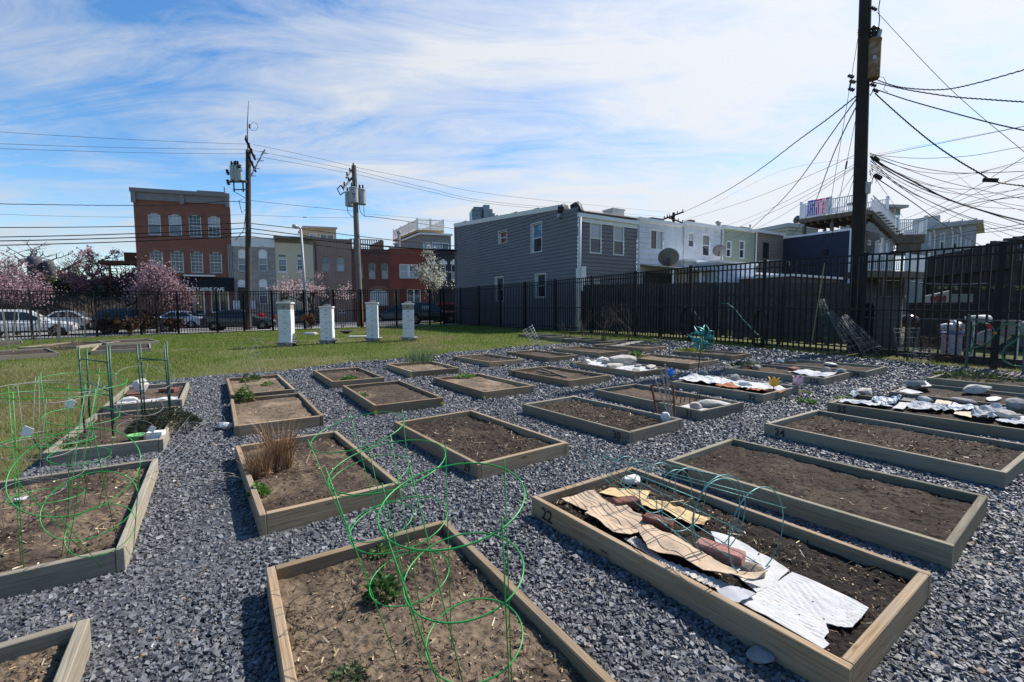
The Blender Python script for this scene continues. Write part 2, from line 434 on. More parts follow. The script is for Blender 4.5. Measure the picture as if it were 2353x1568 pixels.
def ground_sheet():
 xs = np.concatenate([np.linspace(-900, -70, 12), np.arange(-60, 61, 1.5), np.linspace(70, 900, 12)])
 ys = np.concatenate([np.linspace(-60, -4, 8), np.arange(-2.5, 61, 1.5), np.linspace(70, 1500, 16)])
 X, Y = np.meshgrid(xs, ys); Z = ZT(X, Y) - .004
 V = np.stack([X, Y, Z], -1).reshape(-1, 3); ny, nx = X.shape
 i = (np.arange(ny-1)[:, None]*nx + np.arange(nx-1)).ravel()
 F = np.stack([i, i+1, i+nx+1, i+nx], -1)
 t = NT('lawn ground'); c = t.coord('Object')
 n1 = t.noise(c, .35, 5, .6); n2 = t.noise(c, 6, 5, .65); n3 = t.noise(c, 60, 3, .6)
 k = t.mix(t.ramp(n1, [(.42, 0), (.6, 1)]), (.075, .105, .022), (.16, .135, .065))
 k = t.mix(t.math('MULTIPLY', n2, .6), k, (.055, .07, .02)); k = t.mix(t.math('MULTIPLY', n3, .5), k, (.11, .10, .04))
 t.bump(n3, .6, .02)
 o = big_mesh('ground', V, F, t.set(k, .95, 0, .1), smooth=True); tag(o, kind='structure'); o['label'] = 'lawn and bare earth under the whole garden'
ground_sheet()
GRAV_PX = [(-330, 1400), (20, 1118), (236, 940), (300, 884), (432, 872), (520, 862), (640, 856), (720, 845), (830, 834), (890, 830),
           (990, 821), (1040, 812), (1130, 806), (1165, 801), (1275, 794), (1370, 787), (1480, 788), (1545, 792), (1600, 806)]
GRAV = [gg(*p) for p in GRAV_PX]
FR0, FR1 = Vector((-5.15, 34.0)), Vector((12.75, 5.2))          # right-hand fence line (garden side of the alley)
fdir = (FR1-FR0).normalized(); fn = Vector((-fdir.y, fdir.x)) # points away from garden
if fn.x < 0: fn = -fn
for tpos in (20.0, 26.0, 32.0):
 q = FR0 + fdir*tpos - fn*0.28; GRAV.append(Vector((q.x, q.y, 0)))
q = FR0 + fdir*38 - fn*.28; GRAV += [Vector((q.x, q.y, 0)), Vector((16.0, -3, 0)), Vector((-5, -3, 0))]
GP2 = [(p.x, p.y) for p in GRAV]
def inpoly(x, y, P):
 ins = np.zeros(x.shape, bool); n = len(P)
 for i in range(n):
  x1, y1 = P[i]; x2, y2 = P[(i+1) % n]
  c = ((y1 > y) != (y2 > y)) & (x < (x2-x1)*(y-y1)/((y2-y1) if y2 != y1 else 1e-9)+x1); ins ^= c
 return ins
def gravel_sheet():
 bm = bmesh.new(); vs = [bm.verts.new((p[0], p[1], 0)) for p in GP2]; bm.faces.new(vs)
 bmesh.ops.triangulate(bm, faces=bm.faces[:])
 for _ in range(4):
  long_e = [e for e in bm.edges if e.calc_length() > 1.6]
  if not long_e: break
  bmesh.ops.subdivide_edges(bm, edges=long_e, cuts=1)
  bmesh.ops.triangulate(bm, faces=[f for f in bm.faces if len(f.verts) > 3])
 for v in bm.verts: v.co.z = zt(v.co.x, v.co.y) + .004
 me = bpy.data.meshes.new('gravel_bed'); bm.normal_update()
 for f in bm.faces:
  if f.normal.z < 0: f.normal_flip()
 bm.to_mesh(me); bm.free()
 t = NT('slate gravel bed'); c = t.coord('Object')
 v1 = t.vor(c, 34, 'Color'); v2 = t.vor(c, 34, 'Distance'); n = t.noise(c, 1.2, 4)
 k = t.mix(t.sep(v1)[0], (.04, .041, .045), (.12, .122, .13)); k = t.mix(t.ramp(v2, [(.3, 0), (.75, .8)]), k, (.02, .02, .022))
 t.bump(v2, -.8, .02)
 me.materials.append(t.set(k, .7, 0, .35))
 o = bpy.data.objects.new('gravel_bed', me); COL.objects.link(o); tag(o, 'layer of dark slate gravel spread between the raised beds', kind='structure')
gravel_sheet()
# ------------------------------------------------------------------ raised beds
BT = .135
def text_geo(txt, size, bold=0.0):
 cu = bpy.data.curves.new('t', 'FONT'); cu.body = txt; cu.size = size; cu.align_x = 'CENTER'; cu.align_y = 'CENTER'; cu.offset = bold; cu.resolution_u = 3
 ob = bpy.data.objects.new('t', cu); COL.objects.link(ob); dg = bpy.context.evaluated_depsgraph_get()
 me = bpy.data.meshes.new_from_object(ob.evaluated_get(dg)); vs = [v.co.copy() for v in me.vertices]; fs = [tuple(p.vertices) for p in me.polygons]
 bpy.data.objects.remove(ob); bpy.data.curves.remove(cu); bpy.data.meshes.remove(me); return vs, fs
def text_on(mb, txt, size, o, ax, ay, bold=0.0, m=None, sx=1.0):
 vs, fs = text_geo(txt, size, bold); o = Vector(o); ax = Vector(ax); ay = Vector(ay)
 return mb.add([o + ax*(v.x*sx) + ay*v.y for v in vs], fs, m)
M_STENCIL = paint('stencil paint', (.022, .022, .024), .8, .5, 14)
M_PLATE = paint('white number plate', (.66, .68, .70), .5, .08, 6)
M_BLUEINK = paint('blue ink', (.03, .05, .16), .6, .2, 6)
M_TAPE = paint('yellow tape', (.62, .55, .03), .5, .2, 9)
BEDS = {}; BEDPOLY = []
DEF_A = R_(-56)
def bed_geom(px, ang=None, length=None, width=None):
 P = {k: gg(x, y, BT) for k, (x, y) in px.items()}
 a = DEF_A if ang is None else R_(ang)
 if ang is None:
  es = []
  for p, q, off in (('L', 'F', 0), ('B', 'R', 0), ('F', 'R', -PI/2), ('L', 'B', -PI/2)):
   if p in P and q in P:
    d = P[q]-P[p]; es.append((math.atan2(d.y, d.x)+off, d.length))
  if es:
   m = sum(x*l for x, l in es)/sum(l for x, l in es); a = max(R_(-59), min(R_(-53), m))
 u = Vector((math.cos(a), math.sin(a), 0)); w_ = Vector((-u.y, u.x, 0))
 ln = [abs((P[q]-P[p]).dot(u)) for p, q in (('L', 'F'), ('B', 'R')) if p in P and q in P]
 wd = [abs((P[q]-P[p]).dot(w_)) for p, q in (('F', 'R'), ('L', 'B')) if p in P and q in P]
 ln = length or (sum(ln)/len(ln) if ln else 1.73); wd = width or (sum(wd)/len(wd) if wd else .95)
 offs = {'L': Vector((0, 0, 0)), 'F': u*ln, 'B': w_*wd, 'R': u*ln+w_*wd}
 Ls = [P[k]-offs[k] for k in P]; L = sum(Ls, Vector((0, 0, 0)))/len(Ls)
 return L, u, w_, ln, wd, a
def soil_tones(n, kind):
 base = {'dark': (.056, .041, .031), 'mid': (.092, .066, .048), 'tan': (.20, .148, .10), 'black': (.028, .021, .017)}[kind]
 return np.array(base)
def make_soil(root, ln, wd, kind, dist, seed, level=.085, chips=1.0, patch=None):
 step = .008 if dist < 3.2 else (.014 if dist < 6 else .045)
 nx, ny = max(6, int((ln-.07)/step)), max(6, int((wd-.07)/step))
 xs = np.linspace(.036, ln-.036, nx); ys = np.linspace(.036, wd-.036, ny); X, Y = np.meshgrid(xs, ys)
 s = seed*3+1
 Z = level + (fbm(X, Y, 4, 4, s)-.47)*.055 + (fbm(X, Y, 26, 4, s+9)-.44)*.020
 if dist < 6: Z += (fbm(X, Y, 55, 2, s+5)-.37)*.018*np.clip(soilnoise(X, Y, 6, s+7)*1.6, .3, 1.3)
 Z += .03*np.clip(soilnoise(X, Y, 13, s+8)-.72, 0, 1)
 ed = np.minimum(np.minimum(X, ln-X), np.minimum(Y, wd-Y)); Z -= .018*np.exp(-ed/.06)
 b = soil_tones(1, kind); t2 = soil_tones(1, patch) if patch else b*1.5
 m = np.clip((fbm(X, Y, 3.2, 4, s+20)-.46)*6, 0, 1)[..., None]; f = (.35+1.25*fbm(X, Y, 50, 3, s+30))[..., None]
 C = (b*(1-m)+t2*m)*f
 V = np.stack([X, Y, Z], -1).reshape(-1, 3); C = C.reshape(-1, 3)
 i = (np.arange(ny-1)[:, None]*nx + np.arange(nx-1)).ravel(); F = np.stack([i, i+1, i+nx+1, i+nx], -1)
 nchip = int(chips*(3200 if dist < 3.2 else 1400 if dist < 6 else 300 if dist < 10 else 120)*ln*wd/1.6)
 r = np.random.default_rng(seed+50)
 cx = r.uniform(.05, ln-.05, nchip); cy = r.uniform(.05, wd-.05, nchip)
 keep = soilnoise(cx, cy, 5, s+44) + r.uniform(-.3, .3, nchip) > .38; cx, cy = cx[keep], cy[keep]; nchip = len(cx)
 zi = Z[np.clip(((cy-.036)/(wd-.072)*(ny-1)).round().astype(int), 0, ny-1), np.clip(((cx-.036)/(ln-.072)*(nx-1)).round().astype(int), 0, nx-1)]
 ln_ = r.lognormal(math.log(.0065), .6, nchip)*(1 if dist < 4 else 1.3); wi = r.uniform(.0010, .0030, nchip)*(1 if dist < 4 else 1.5); an = r.uniform(0, 2*PI, nchip); ti = r.normal(0, .35, nchip)
 dx, dy = np.cos(an), np.sin(an)
 cz = zi + .004 + np.abs(np.sin(ti))*ln_*.6
 P = []
 for sa, sb in ((-1, -1), (1, -1), (1, 1), (-1, 1)):
  P.append(np.stack([cx+sa*ln_*dx-sb*wi*dy, cy+sa*ln_*dy+sb*wi*dx, cz+sa*ln_*np.sin(ti)+sb*wi*.5], -1))
 CV = np.stack(P, 1).reshape(-1, 3)
 pal = np.array([(.30, .21, .12), (.40, .31, .19), (.17, .11, .07), (.07, .05, .035), (.5, .42, .3), (.10, .075, .05)])
 CC = np.repeat(pal[r.integers(0, len(pal), nchip)]*r.lognormal(-.45, .6, nchip)[:, None], 4, 0)
 n0 = len(V); CF = (n0 + np.arange(nchip*4)).reshape(-1, 4)
 return big_mesh('soil', np.concatenate([V, CV]), np.concatenate([F, CF]), M_SOIL, cols=np.concatenate([C, CC]), parent=root), (lambda x, y: float(Z[int(np.clip(round((y-.036)/(wd-.072)*(ny-1)), 0, ny-1)), int(np.clip(round((x-.036)/(ln-.072)*(nx-1)), 0, nx-1))]))
def make_bed(key, px, label, kind='mid', num=None, at='L', mat=None, ang=None, length=None, width=None, chips=1.0, patch=None, level=.085, group='raised beds on the gravel', plate=False, tape=(), low=0):
 L, u, w_, ln, wd, a = bed_geom(px, ang, length, width)
 z0 = L.z - BT; mat = mat or M_WOOD
 root = thing('garden_bed', label, 'garden bed', (L.x, L.y, z0), a, group)
 H0, H1, T = -.03, BT, .038; ch = .004
 seed = sum(ord(c)*(i+3) for i, c in enumerate(key)); rr = random.Random(seed)
 def board(x, y, length_, rz, dz=0.0):
  mb = MB(); mb.bbox((0, 0, 0), (length_, T, H1-H0), ch)
  jit = [(rr.uniform(-.003, .003), rr.uniform(-.002, .003)) for _ in range(2)]
  mb.v = [(p[0], p[1], p[2] + (jit[0][1] if p[0] < 0 else jit[1][1])) for p in mb.v]
  return mb.build('board', mat, root, local=True, loc=(x, y, (H0+H1)/2+dz), rz=rz + rr.uniform(-.002, .002))
 b0 = board(ln/2, T/2, ln, 0); board(ln/2, wd-T/2, ln, 0, -.002)
 e1 = board(T/2+.001, wd/2, wd-2*T-.003, PI/2, rr.uniform(-.006, .001)); e2 = board(ln-T/2-.001, wd/2, wd-2*T-.003, PI/2, rr.uniform(-.006, .001))
 dist = (L + u*ln/2).length
 soil, zf = make_soil(root, ln, wd, kind, dist, seed, level, chips, patch)
 BEDS[key] = dict(root=root, L=Vector((L.x, L.y, z0)), u=u, w=w_, ln=ln, wd=wd, a=a, zf=zf)
 BEDPOLY.append([tuple((L + u*s*ln + w_*t*wd).xy) for s, t in ((0, 0), (1, 0), (1, 1), (0, 1))])
 if num:
  mb = MB(); sz = .105; half = ln/2
  x = (-half + .16) if at == 'L' else (half - .16)
  o = (x, -T/2-.0025, -.005+.02)
  if plate:
   mp = MB(); pts = [Vector((x + .062*math.cos(t), -T/2-.0018, .012 + .058*math.sin(t))) for t in [2*PI*i/18 for i in range(18)]]
   mp.poly(pts); mp.build('number_plate', M_PLATE, b0, local=True); o = (x, -T/2-.003, .012); sz = .09
  text_on(mb, num, sz, o, (1, 0, 0), (0, 0, 1), .0022); mb.build('painted_number', M_BLUEINK if plate else M_STENCIL, b0, local=True)
 for side, frac in tape:
  mb = MB()
  if side == 'F': mb.box((ln/2+.0015, 0, -.02), (.002, .03, .07)); mb.build('tape', M_TAPE, b0, local=True)
  else: mb.box((wd/2-.02, -T/2-.0015, .01), (.04, .002, .03)); mb.build('tape', M_TAPE, e2, local=True)
 return root
def bp(key, x, y, z=None, up=0.0):
 """point inside a bed: x along its long side from the L end, y across, on the soil"""
 b = BEDS[key]; zz_ = b['zf'](x, y) if z is None else z
 p = b['L'] + b['u']*x + b['w']*y; return Vector((p.x, p.y, b['L'].z + zz_ + up))
BL = {
 '22': ({'L': (1225, 1143), 'B': (1449, 1070), 'R': (2142, 1318), 'F': (1948, 1540)}, 'timber bed numbered 22 holding cardboard sheets, bricks and a fallen wire cage', 'black', '22', 'L', M_WOOD, {'chips': 1.3}),
 '23': ({'L': (1534, 1058), 'F': (2192, 1258), 'R': (2273, 1132), 'B': (1665, 1008)}, 'timber bed numbered 23 with bare brown soil and a small hole', 'dark', '23', 'L', M_WOODM, {'patch': 'mid', 'chips': .6}),
 '24': ({'L': (1756, 973), 'F': (2312, 1087), 'B': (1875, 941)}, 'grey timber bed numbered 24 with straw bits on bare dark soil', 'dark', '24', 'L', M_WOODG, {'chips': 1.4}),
 '25': ({'L': (1907.6, 924), 'B': (1954, 906)}, 'timber bed numbered 25 heaped with crumpled white bags and stones', 'dark', '25', 'L', M_WOODM, {'width': .95, 'length': 1.8}),
 '26': ({'L': (2043, 900.6), 'B': (2101, 879.4)}, 'timber bed behind the bag-covered one, with three grey rocks on dark soil', 'dark', '26', 'L', M_WOODG, {'length': 1.8}),
 '27': ({'L': (2128.8, 869), 'B': (2175.6, 854.7)}, 'dark timber bed with weeds, nearest to the brick-coloured mat by the fence post', 'dark', None, 'L', M_WOODM, {'length': 1.8}),
 '29': ({'L': (914, 972), 'B': (1083, 938), 'R': (1303, 1020), 'F': (1090, 1068)}, 'timber bed numbered 29 with bare dark brown soil', 'dark', '29', 'F', M_WOOD, {'patch': 'mid'}),
 '30': ({'L': (1200, 931), 'F': (1452, 992), 'R': (1568, 963), 'B': (1312, 908)}, 'grey timber bed numbered 30 with a white stone in its corner', 'dark', '30', 'F', M_WOODG, {'chips': 1.2}),
 '31': ({'L': (1365, 894), 'F': (1612, 945), 'R': (1708, 925)}, 'grey timber bed numbered 31 with short stakes and a rock-weighted white board', 'mid', '31', 'F', M_WOODG, {'width': .92}),
 '32': ({'L': (1536, 877), 'F': (1749, 909), 'R': (1846, 886)}, 'grey timber bed numbered 32 covered by a wrinkled white sheet', 'mid', '32', 'F', M_WOODG, {'width': 1.15}),
 '33': ({'L': (1664, 845.4), 'F': (1897.5, 871.2), 'R': (1953, 855)}, 'grey timber bed numbered 336 with a white sheet over one end', 'mid', '336', 'F', M_WOODG, {}),
 '34': ({'L': (1766, 833.8), 'F': (1991.4, 855.2), 'R': (2040.9, 841.5)}, 'grey timber bed numbered 34 with one pale flat stone on dark soil', 'dark', '34', 'F', M_WOODG, {}),
 '37': ({'L': (994, 867), 'F': (1111, 901), 'R': (1229, 886)}, 'timber bed numbered 37 with bare tan soil', 'tan', '37', 'L', M_WOOD, {'tape': (('F', 0),), 'chips': .7}),
 '38': ({'L': (1168.9, 848.7), 'F': (1304.6, 875.6), 'R': (1401, 862)}, 'timber bed numbered 38 with loose sticks lying on clumpy soil', 'mid', '38', 'L', M_WOOD, {}),
 '39': ({'L': (1311, 830.4), 'F': (1460, 856), 'R': (1534.6, 846.3)}, 'timber bed with white number plate 39, filled by sheet and rocks', 'mid', '39', 'L', M_WOOD, {'plate': True}),
 '40': ({'L': (1429.6, 818.2), 'F': (1584.3, 838), 'R': (1644.8, 826.9)}, 'timber bed numbered 40 with straw-coloured soil beside the pinwheel', 'tan', '40', 'L', M_WOOD, {}),
 '41': ({'L': (1532, 806.8), 'F': (1684, 817.8), 'R': (1735, 811.8)}, 'timber bed numbered 41 right behind the teal pinwheel', 'mid', '41', 'L', M_WOOD, {}),
 '45': ({'L': (1037, 817), 'F': (1124.4, 833.4), 'R': (1209.4, 825.5)}, 'timber bed numbered 45 with bare dark soil, on the lawn edge', 'dark', '45', 'L', M_WOOD, {}),
 '46': ({'L': (1162.3, 807), 'F': (1260, 822.6), 'R': (1330, 815.8)}, 'timber bed numbered 46 with a white wire cage leaning in it', 'mid', '46', 'L', M_WOOD, {}),
 '47': ({'L': (1272, 798.2), 'F': (1377.8, 812.6), 'R': (1437.4, 804)}, 'timber bed numbered 47 with bare brown soil near the lawn', 'mid', '47', 'L', M_WOOD, {}),
 '48': ({'L': (1367.3, 790), 'F': (1477.2, 802.3), 'R': (1528.5, 795.7)}, 'timber bed numbered 48 with pale sticks laid across it', 'mid', '48', 'L', M_WOOD, {}),
 'C1': ({'L': (719, 850), 'F': (763, 878), 'R': (884, 867)}, 'timber bed with grey-brown soil and one tiny green weed, beside the lawn', 'mid', None, 'L', M_WOOD, {}),
 'C2': ({'L': (783, 885), 'B': (920, 874), 'R': (1020, 914), 'F': (863, 933)}, 'timber bed with cloddy brown soil and yellow tape on both corners', 'mid', None, 'L', M_WOOD, {'tape': (('F', 0), ('R', 0)), 'patch': 'tan'}),
 'D1': ({'L': (886, 835), 'F': (943, 855), 'R': (1057, 845)}, 'timber bed with a row of green onion leaves on the lawn edge', 'tan', None, 'L', M_WOOD, {'tape': (('F', 0),)}),
 'B1': ({'L': (522, 868), 'F': (527, 911), 'B': (643, 860), 'R': (675, 893)}, 'timber bed with weeds and sandy soil, at the lawn end of its row', 'tan', None, 'L', M_WOOD, {'tape': (('F', 0),)}),
 'B2': ({'L': (527, 918), 'B': (690, 900), 'R': (745, 957), 'F': (540, 977)}, 'timber bed with tan soil and thin wire hoops lying on it', 'tan', None, 'L', M_WOOD, {}),
 'B3': ({'L': (549, 1025), 'F': (583, 1190), 'R': (916, 1108), 'B': (775, 988)}, 'timber bed holding dry ornamental grass clumps and dark compost', 'mid', None, 'L', M_WOOD, {'patch': 'tan', 'chips': 1.4}),
 'B4': ({'L': (610, 1305), 'B': (1025, 1193)}, 'large near timber bed with tan soil and three green wire cages', 'tan', None, 'L', M_WOOD, {'length': 1.76, 'chips': 1.2, 'patch': 'mid'}),
 'L1': ({'F': (236, 934), 'R': (419, 918), 'B': (433.5, 876.7)}, 'grey timber bed with bricks, white rock and green stake towers beside the lawn', 'mid', None, 'L', M_WOODG, {}),
 'L2': ({'F': (96, 1042), 'R': (375, 1008)}, 'grey timber bed with a dark bushy herb spilling over its corner', 'mid', None, 'L', M_WOODG, {'length': 1.75, 'chips': 1.2}),
 'L3': ({'R': (286, 1258), 'B': (363, 1052)}, 'grey timber bed with green and grey wire cages, left of the gravel path', 'mid', None, 'L', M_WOODG, {'width': .97, 'patch': 'tan', 'chips': 1.2}),
 'A': ({'B': (207, 1418)}, 'near grey timber bed corner with ridged grain in the bottom-left of the garden', 'tan', None, 'L', M_WOODG, {'width': .97, 'chips': 1.4}),
}
for k, (px, lab, kind, num, at, mat, kw) in BL.items(): make_bed(k, px, lab, kind, num, at, mat, **kw)
# low beds out on the lawn at the far left
LAWNBEDS = [
 ('E1', {'F': (-60, 822), 'R': r1(465, 1490)}, 'low dark timber bed with bare vines and stakes, frontmost of the lawn group'),
 ('E2', {'F': r1(140, 1452), 'R': r1(600, 1437)}, 'low timber bed with dried tan stalks, second back in the lawn group'),
 ('E3', {'F': (-30, 790), 'R': r1(180, 1408)}, 'low timber bed at the far left fence, third back in the lawn group'),
 ('E4', {'F': r1(710, 1478), 'R': r1(1185, 1452)}, 'low timber bed with empty brown soil, in front of the pink tree'),
 ('E5', {'F': r1(830, 1420), 'R': r1(1245, 1398)}, 'low timber bed edged with red-leaved shrubs near the black fence'),
]
for k, px, lab in LAWNBEDS:
 P = [gg(*px['F'], BT), gg(*px['R'], BT)]; d = P[1]-P[0]
 make_bed(k, px, lab, 'dark', None, 'L', M_WOODG, ang=math.degrees(math.atan2(d.y, d.x))-90, width=d.length, length=2.6 if k != 'E3' else 1.6, group='low beds on the lawn', chips=.5)
# small dark boxes in a row along the right-hand fence
FB = [(R3a, R3b) for R3a, R3b in (((1450, 1312), (1700, 1300)), ((1270, 1308), (1470, 1297)), ((1115, 1297), (1300, 1285)), ((975, 1284), (1160, 1272)), ((843, 1270), (1010, 1258)), ((760, 1258), (880, 1246)))]
FN = ['with a leafless spiky bush, nearest the gravel', 'with a tall bare bush, second from the gravel', 'with thin bare canes, third from the gravel', 'with weeds, fourth from the gravel', 'with a few dry stems, fifth from the gravel', 'with bare soil, sixth from the gravel']
for i, (a, b) in enumerate(FB):
 ra, rb = r3(*a), r3(*b)
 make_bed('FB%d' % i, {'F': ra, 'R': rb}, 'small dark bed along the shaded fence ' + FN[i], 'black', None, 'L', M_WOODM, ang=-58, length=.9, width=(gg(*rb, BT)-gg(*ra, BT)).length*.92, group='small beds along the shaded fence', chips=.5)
# ------------------------------------------------------------------ gravel stones
def stones():
 bands = [(.7, 2.2, 12000, .85), (2.2, 4.0, 9000, .92), (4.0, 6.5, 6000, 1.05), (6.5, 10.0, 3000, 1.4), (10.0, 19.0, 900, 2.1)]
 Vs, Cs = [], []; r = np.random.default_rng(5)
 for y0, y1, den, sc in bands:
  xw = 1.42*y1+.4; n = int(den*(2*xw)*(y1-y0)); x = r.uniform(-xw, xw, n); y = r.uniform(y0, y1, n)
  k = (np.abs(x) < 1.36*y+.4); x, y = x[k], y[k]
  k = inpoly(x, y, GP2)
  for P in BEDPOLY: k &= ~inpoly(x, y, P)
  x, y = x[k], y[k]; n = len(x)
  ln = np.minimum(r.lognormal(math.log(.0098), .38, n), .021)*sc; wd = ln*r.uniform(.5, .9, n); th = ln*r.uniform(.32, .72, n)
  c8 = np.array([(-1, -1, -1), (1, -1, -1), (1, 1, -1), (-1, 1, -1), (-1, -1, 1), (1, -1, 1), (1, 1, 1), (-1, 1, 1)], float)
  p = c8[None]*(1+r.uniform(-.55, .12, (n, 8, 3))); p *= np.stack([ln, wd, th], -1)[:, None]
  az = r.uniform(0, 2*PI, n); t1 = r.normal(0, .42, n); t2 = r.normal(0, .42, n)
  def rot(p, ang, i, j):
   c, s = np.cos(ang)[:, None], np.sin(ang)[:, None]; q = p.copy(); q[..., i] = c*p[..., i]-s*p[..., j]; q[..., j] = s*p[..., i]+c*p[..., j]; return q
  p = rot(p, t1, 0, 2); p = rot(p, t2, 1, 2); p = rot(p, az, 0, 1)
  z = ZT(x, y) - .004 + .006*sc + r.uniform(-.004, .014, n)*sc + .030*(fbm(x, y, 1.6, 3, 3)-.45)
  p += np.stack([x, y, z], -1)[:, None]
  tn = r.lognormal(0, .34, n)*.102; col = tn[:, None]*np.array([.98, 1.0, 1.06]) 
  odd = r.uniform(0, 1, n); col[odd < .005] = (.42, .41, .39); col[(odd > .012) & (odd < .018)] = (.26, .17, .10)
  Vs.append(p.reshape(-1, 3)); Cs.append(np.repeat(col, 8, 0))
 V = np.concatenate(Vs); C = np.concatenate(Cs); n = len(V)//8
 f = np.array([(0, 2, 1), (0, 3, 2), (4, 5, 6), (4, 6, 7), (0, 1, 5), (0, 5, 4), (1, 2, 6), (1, 6, 5), (2, 3, 7), (2, 7, 6), (3, 0, 4), (3, 4, 7)])
 F = (np.arange(n)[:, None, None]*8 + f[None]).reshape(-1, 3)
 o = big_mesh('gravel', V, F, M_SLATE, cols=C); tag(o, 'dark blue-grey slate chippings covering the paths between beds', 'gravel', kind='stuff'); print('stones', n)
stones()
def grass():
 r = np.random.default_rng(8); Vs, Cs = [], []
 bands = [(3.5, 9, 1500, 1.0), (9, 16, 520, 1.6), (16, 24, 230, 2.4), (24, 40, 110, 3.4)]
 for y0, y1, den, sc in bands:
  xw = 1.3*y1; n = int(den*(2*xw)*(y1-y0)); x = r.uniform(-xw, 14, n); y = r.uniform(y0, y1, n)
  k = (np.abs(x) < 1.25*y+.5) & ~inpoly(x, y, GP2)
  for P in BEDPOLY: k &= ~inpoly(x, y, P)
  k &= ((x-FR0.x)*fn.x + (y-FR0.y)*fn.y) < .9          # up to the verge behind the right fence
  d = (x+18.9)*-.3007 + (y-29.2)*.954; k &= (d < -.1) & ((x+18.9)*-.62 + (y-29.2)*.78 < -.1)
  cov = fbm(x, y, .55, 4, 2); k &= r.uniform(0, 1, n) < np.clip((cov-.25)*4.0, .25, 1)
  x, y, cov = x[k], y[k], cov[k]; n = len(x)
  h = r.uniform(.022, .055, n)*(1+.25*sc) ; wd = .0035*sc*r.uniform(.7, 1.4, n); az = r.uniform(0, 2*PI, n)
  lean = r.uniform(.1, .9, n)*h; la = r.uniform(0, 2*PI, n); z = ZT(x, y)-.004
  a = np.stack([x-np.cos(az)*wd, y-np.sin(az)*wd, z], -1); b = np.stack([x+np.cos(az)*wd, y+np.sin(az)*wd, z], -1)
  c = np.stack([x+np.cos(la)*lean, y+np.sin(la)*lean, z+h], -1)
  Vs.append(np.stack([a, b, c], 1).reshape(-1, 3))
  dry = np.clip((fbm(x, y, .42, 4, 31)-.50)*6, 0, 1)*.9; dry = np.clip(dry + (r.uniform(0, 1, n) < .13)*.8, 0, 1)
  near = np.clip((13-y)/8, 0, 1)*np.clip((-x-1)/4, 0, 1)*.35; dry = np.clip(dry+near*r.uniform(0, 1.4, n), 0, 1)
  g = np.array([.135, .205, .028])*r.uniform(.65, 1.35, n)[:, None]; dcol = np.array([.29, .245, .12])*r.uniform(.6, 1.2, n)[:, None]
  Cs.append(np.repeat(g*(1-dry[:, None])+dcol*dry[:, None], 3, 0))
 V = np.concatenate(Vs); C = np.concatenate(Cs); F = np.arange(len(V)).reshape(-1, 3)
 o = big_mesh('grass', V, F, M_GRASS, cols=C); tag(o, 'short patchy lawn grass, green with dry tan areas', 'grass', kind='stuff'); print('blades', len(F))
grass()
# ------------------------------------------------------------------ wire cages
def cage(label, base, top, r_top, r_bot, rings, nleg=4, wire=.0018, mat=None, group='tomato cages', ph=.4, over=.02, name='tomato_cage', below=.05, tilt=None):
 mat = mat or M_GREENW; base, top = Vector(base), Vector(top)
 root = thing(name, label, 'tomato cage', base, 0, group)
 ax = (top-base).normalized(); L = (top-base).length
 a = (Vector((1, 0, 0)) - ax*ax.x).normalized(); b = ax.cross(a)
 rad = lambda t: r_bot + (r_top-r_bot)*t
 for t in rings:
  mb = MB(); n = 44; c = base + ax*(L*t)
  pts = [c + (a*math.cos(2*PI*i/n) + b*math.sin(2*PI*i/n))*rad(t) for i in range(n)]
  mb.tube(pts, wire*1.15, 6, closed=True); mb.build('ring', mat, root, smooth=True, uv=False)
 for k in range(nleg):
  w_ = ph + 2*PI*k/nleg; d = a*math.cos(w_) + b*math.sin(w_); mb = MB()
  t0, t1 = -below/L, 1 + over/L
  mb.tube([base + ax*(L*t) + d*(rad(t)+wire*.4) for t in (t0, (t0+t1)/2, t1)], wire, 6); mb.build('leg', mat, root, smooth=True, uv=False)
 return root
def pxY(px, py, Y): return dp(px, py, Y)
cage('bright green cage leaning left, farthest of the three in the near tan bed', bp('B4', .34, .52), pxY(823, 984, 1.93), .197, .105, (.42, .72, .985), ph=.5)
cage('bright green cage, middle one of the three in the near tan bed', gp(975, 1500, .085), pxY(891, 1060, 1.50), .194, .10, (.42, .70, .985), ph=.2)
cage('largest bright green cage, nearest of the three in the near tan bed', (-.075, 1.30, .085), pxY(1038, 1141, 1.165), .193, .10, (.42, .70, .985), ph=.78, wire=.0020)
cage('bright green cage upright at the far end of the left grey bed', gp(176, 1180, .085), pxY(195, 870, 2.72), .199, .10, (.44, .73, .985))
cage('bright green cage with white plastic tag upright in the left grey bed', gp(100, 1300, .085), pxY(120, 900, 2.25), .197, .10, (.40, .72, .985), ph=.1)
cage('bright green cage tipped over towards the near corner of the left bed', (-2.13, 2.32, .085), (-1.80, 1.84, .70), .205, .10, (.3, .62, .985), ph=.3)
cage('thin grey wire cage among green ones at the left picture edge', gp(70, 1240, .085), pxY(93, 897, 2.4), .196, .09, (.35, .62, .985), mat=M_GALV, wire=.0011, ph=.9)
cage('thin grey wire cage among the green ones in the left bed', gp(120, 1195, .085), pxY(141, 884, 2.68), .196, .09, (.35, .62, .985), mat=M_GALV, wire=.0011, ph=1.3)
cage('thin grey wire cage standing over the herb bed', gp(300, 1045, .085), pxY(336, 865, 3.75), .194, .085, (.35, .64, .985), mat=M_GALV, wire=.0013, ph=.6)
cage('thin grey wire cage lying across the gravel by the herb bed', gp(372, 1062, .20), gp(475, 975, .19), .17, .04, (.35, .64, .985), mat=M_GALV, wire=.0013, ph=.6, below=.25)
cage('thin wire cage standing in the bed behind the dry grass', gg(*q3(430, 470), .085), gg(*q3(430, 470), .085) + Vector((-.38, .25, .80)), .16, .20, (.02, .3, .62, .985), mat=M_GALV, wire=.0010, ph=.6)
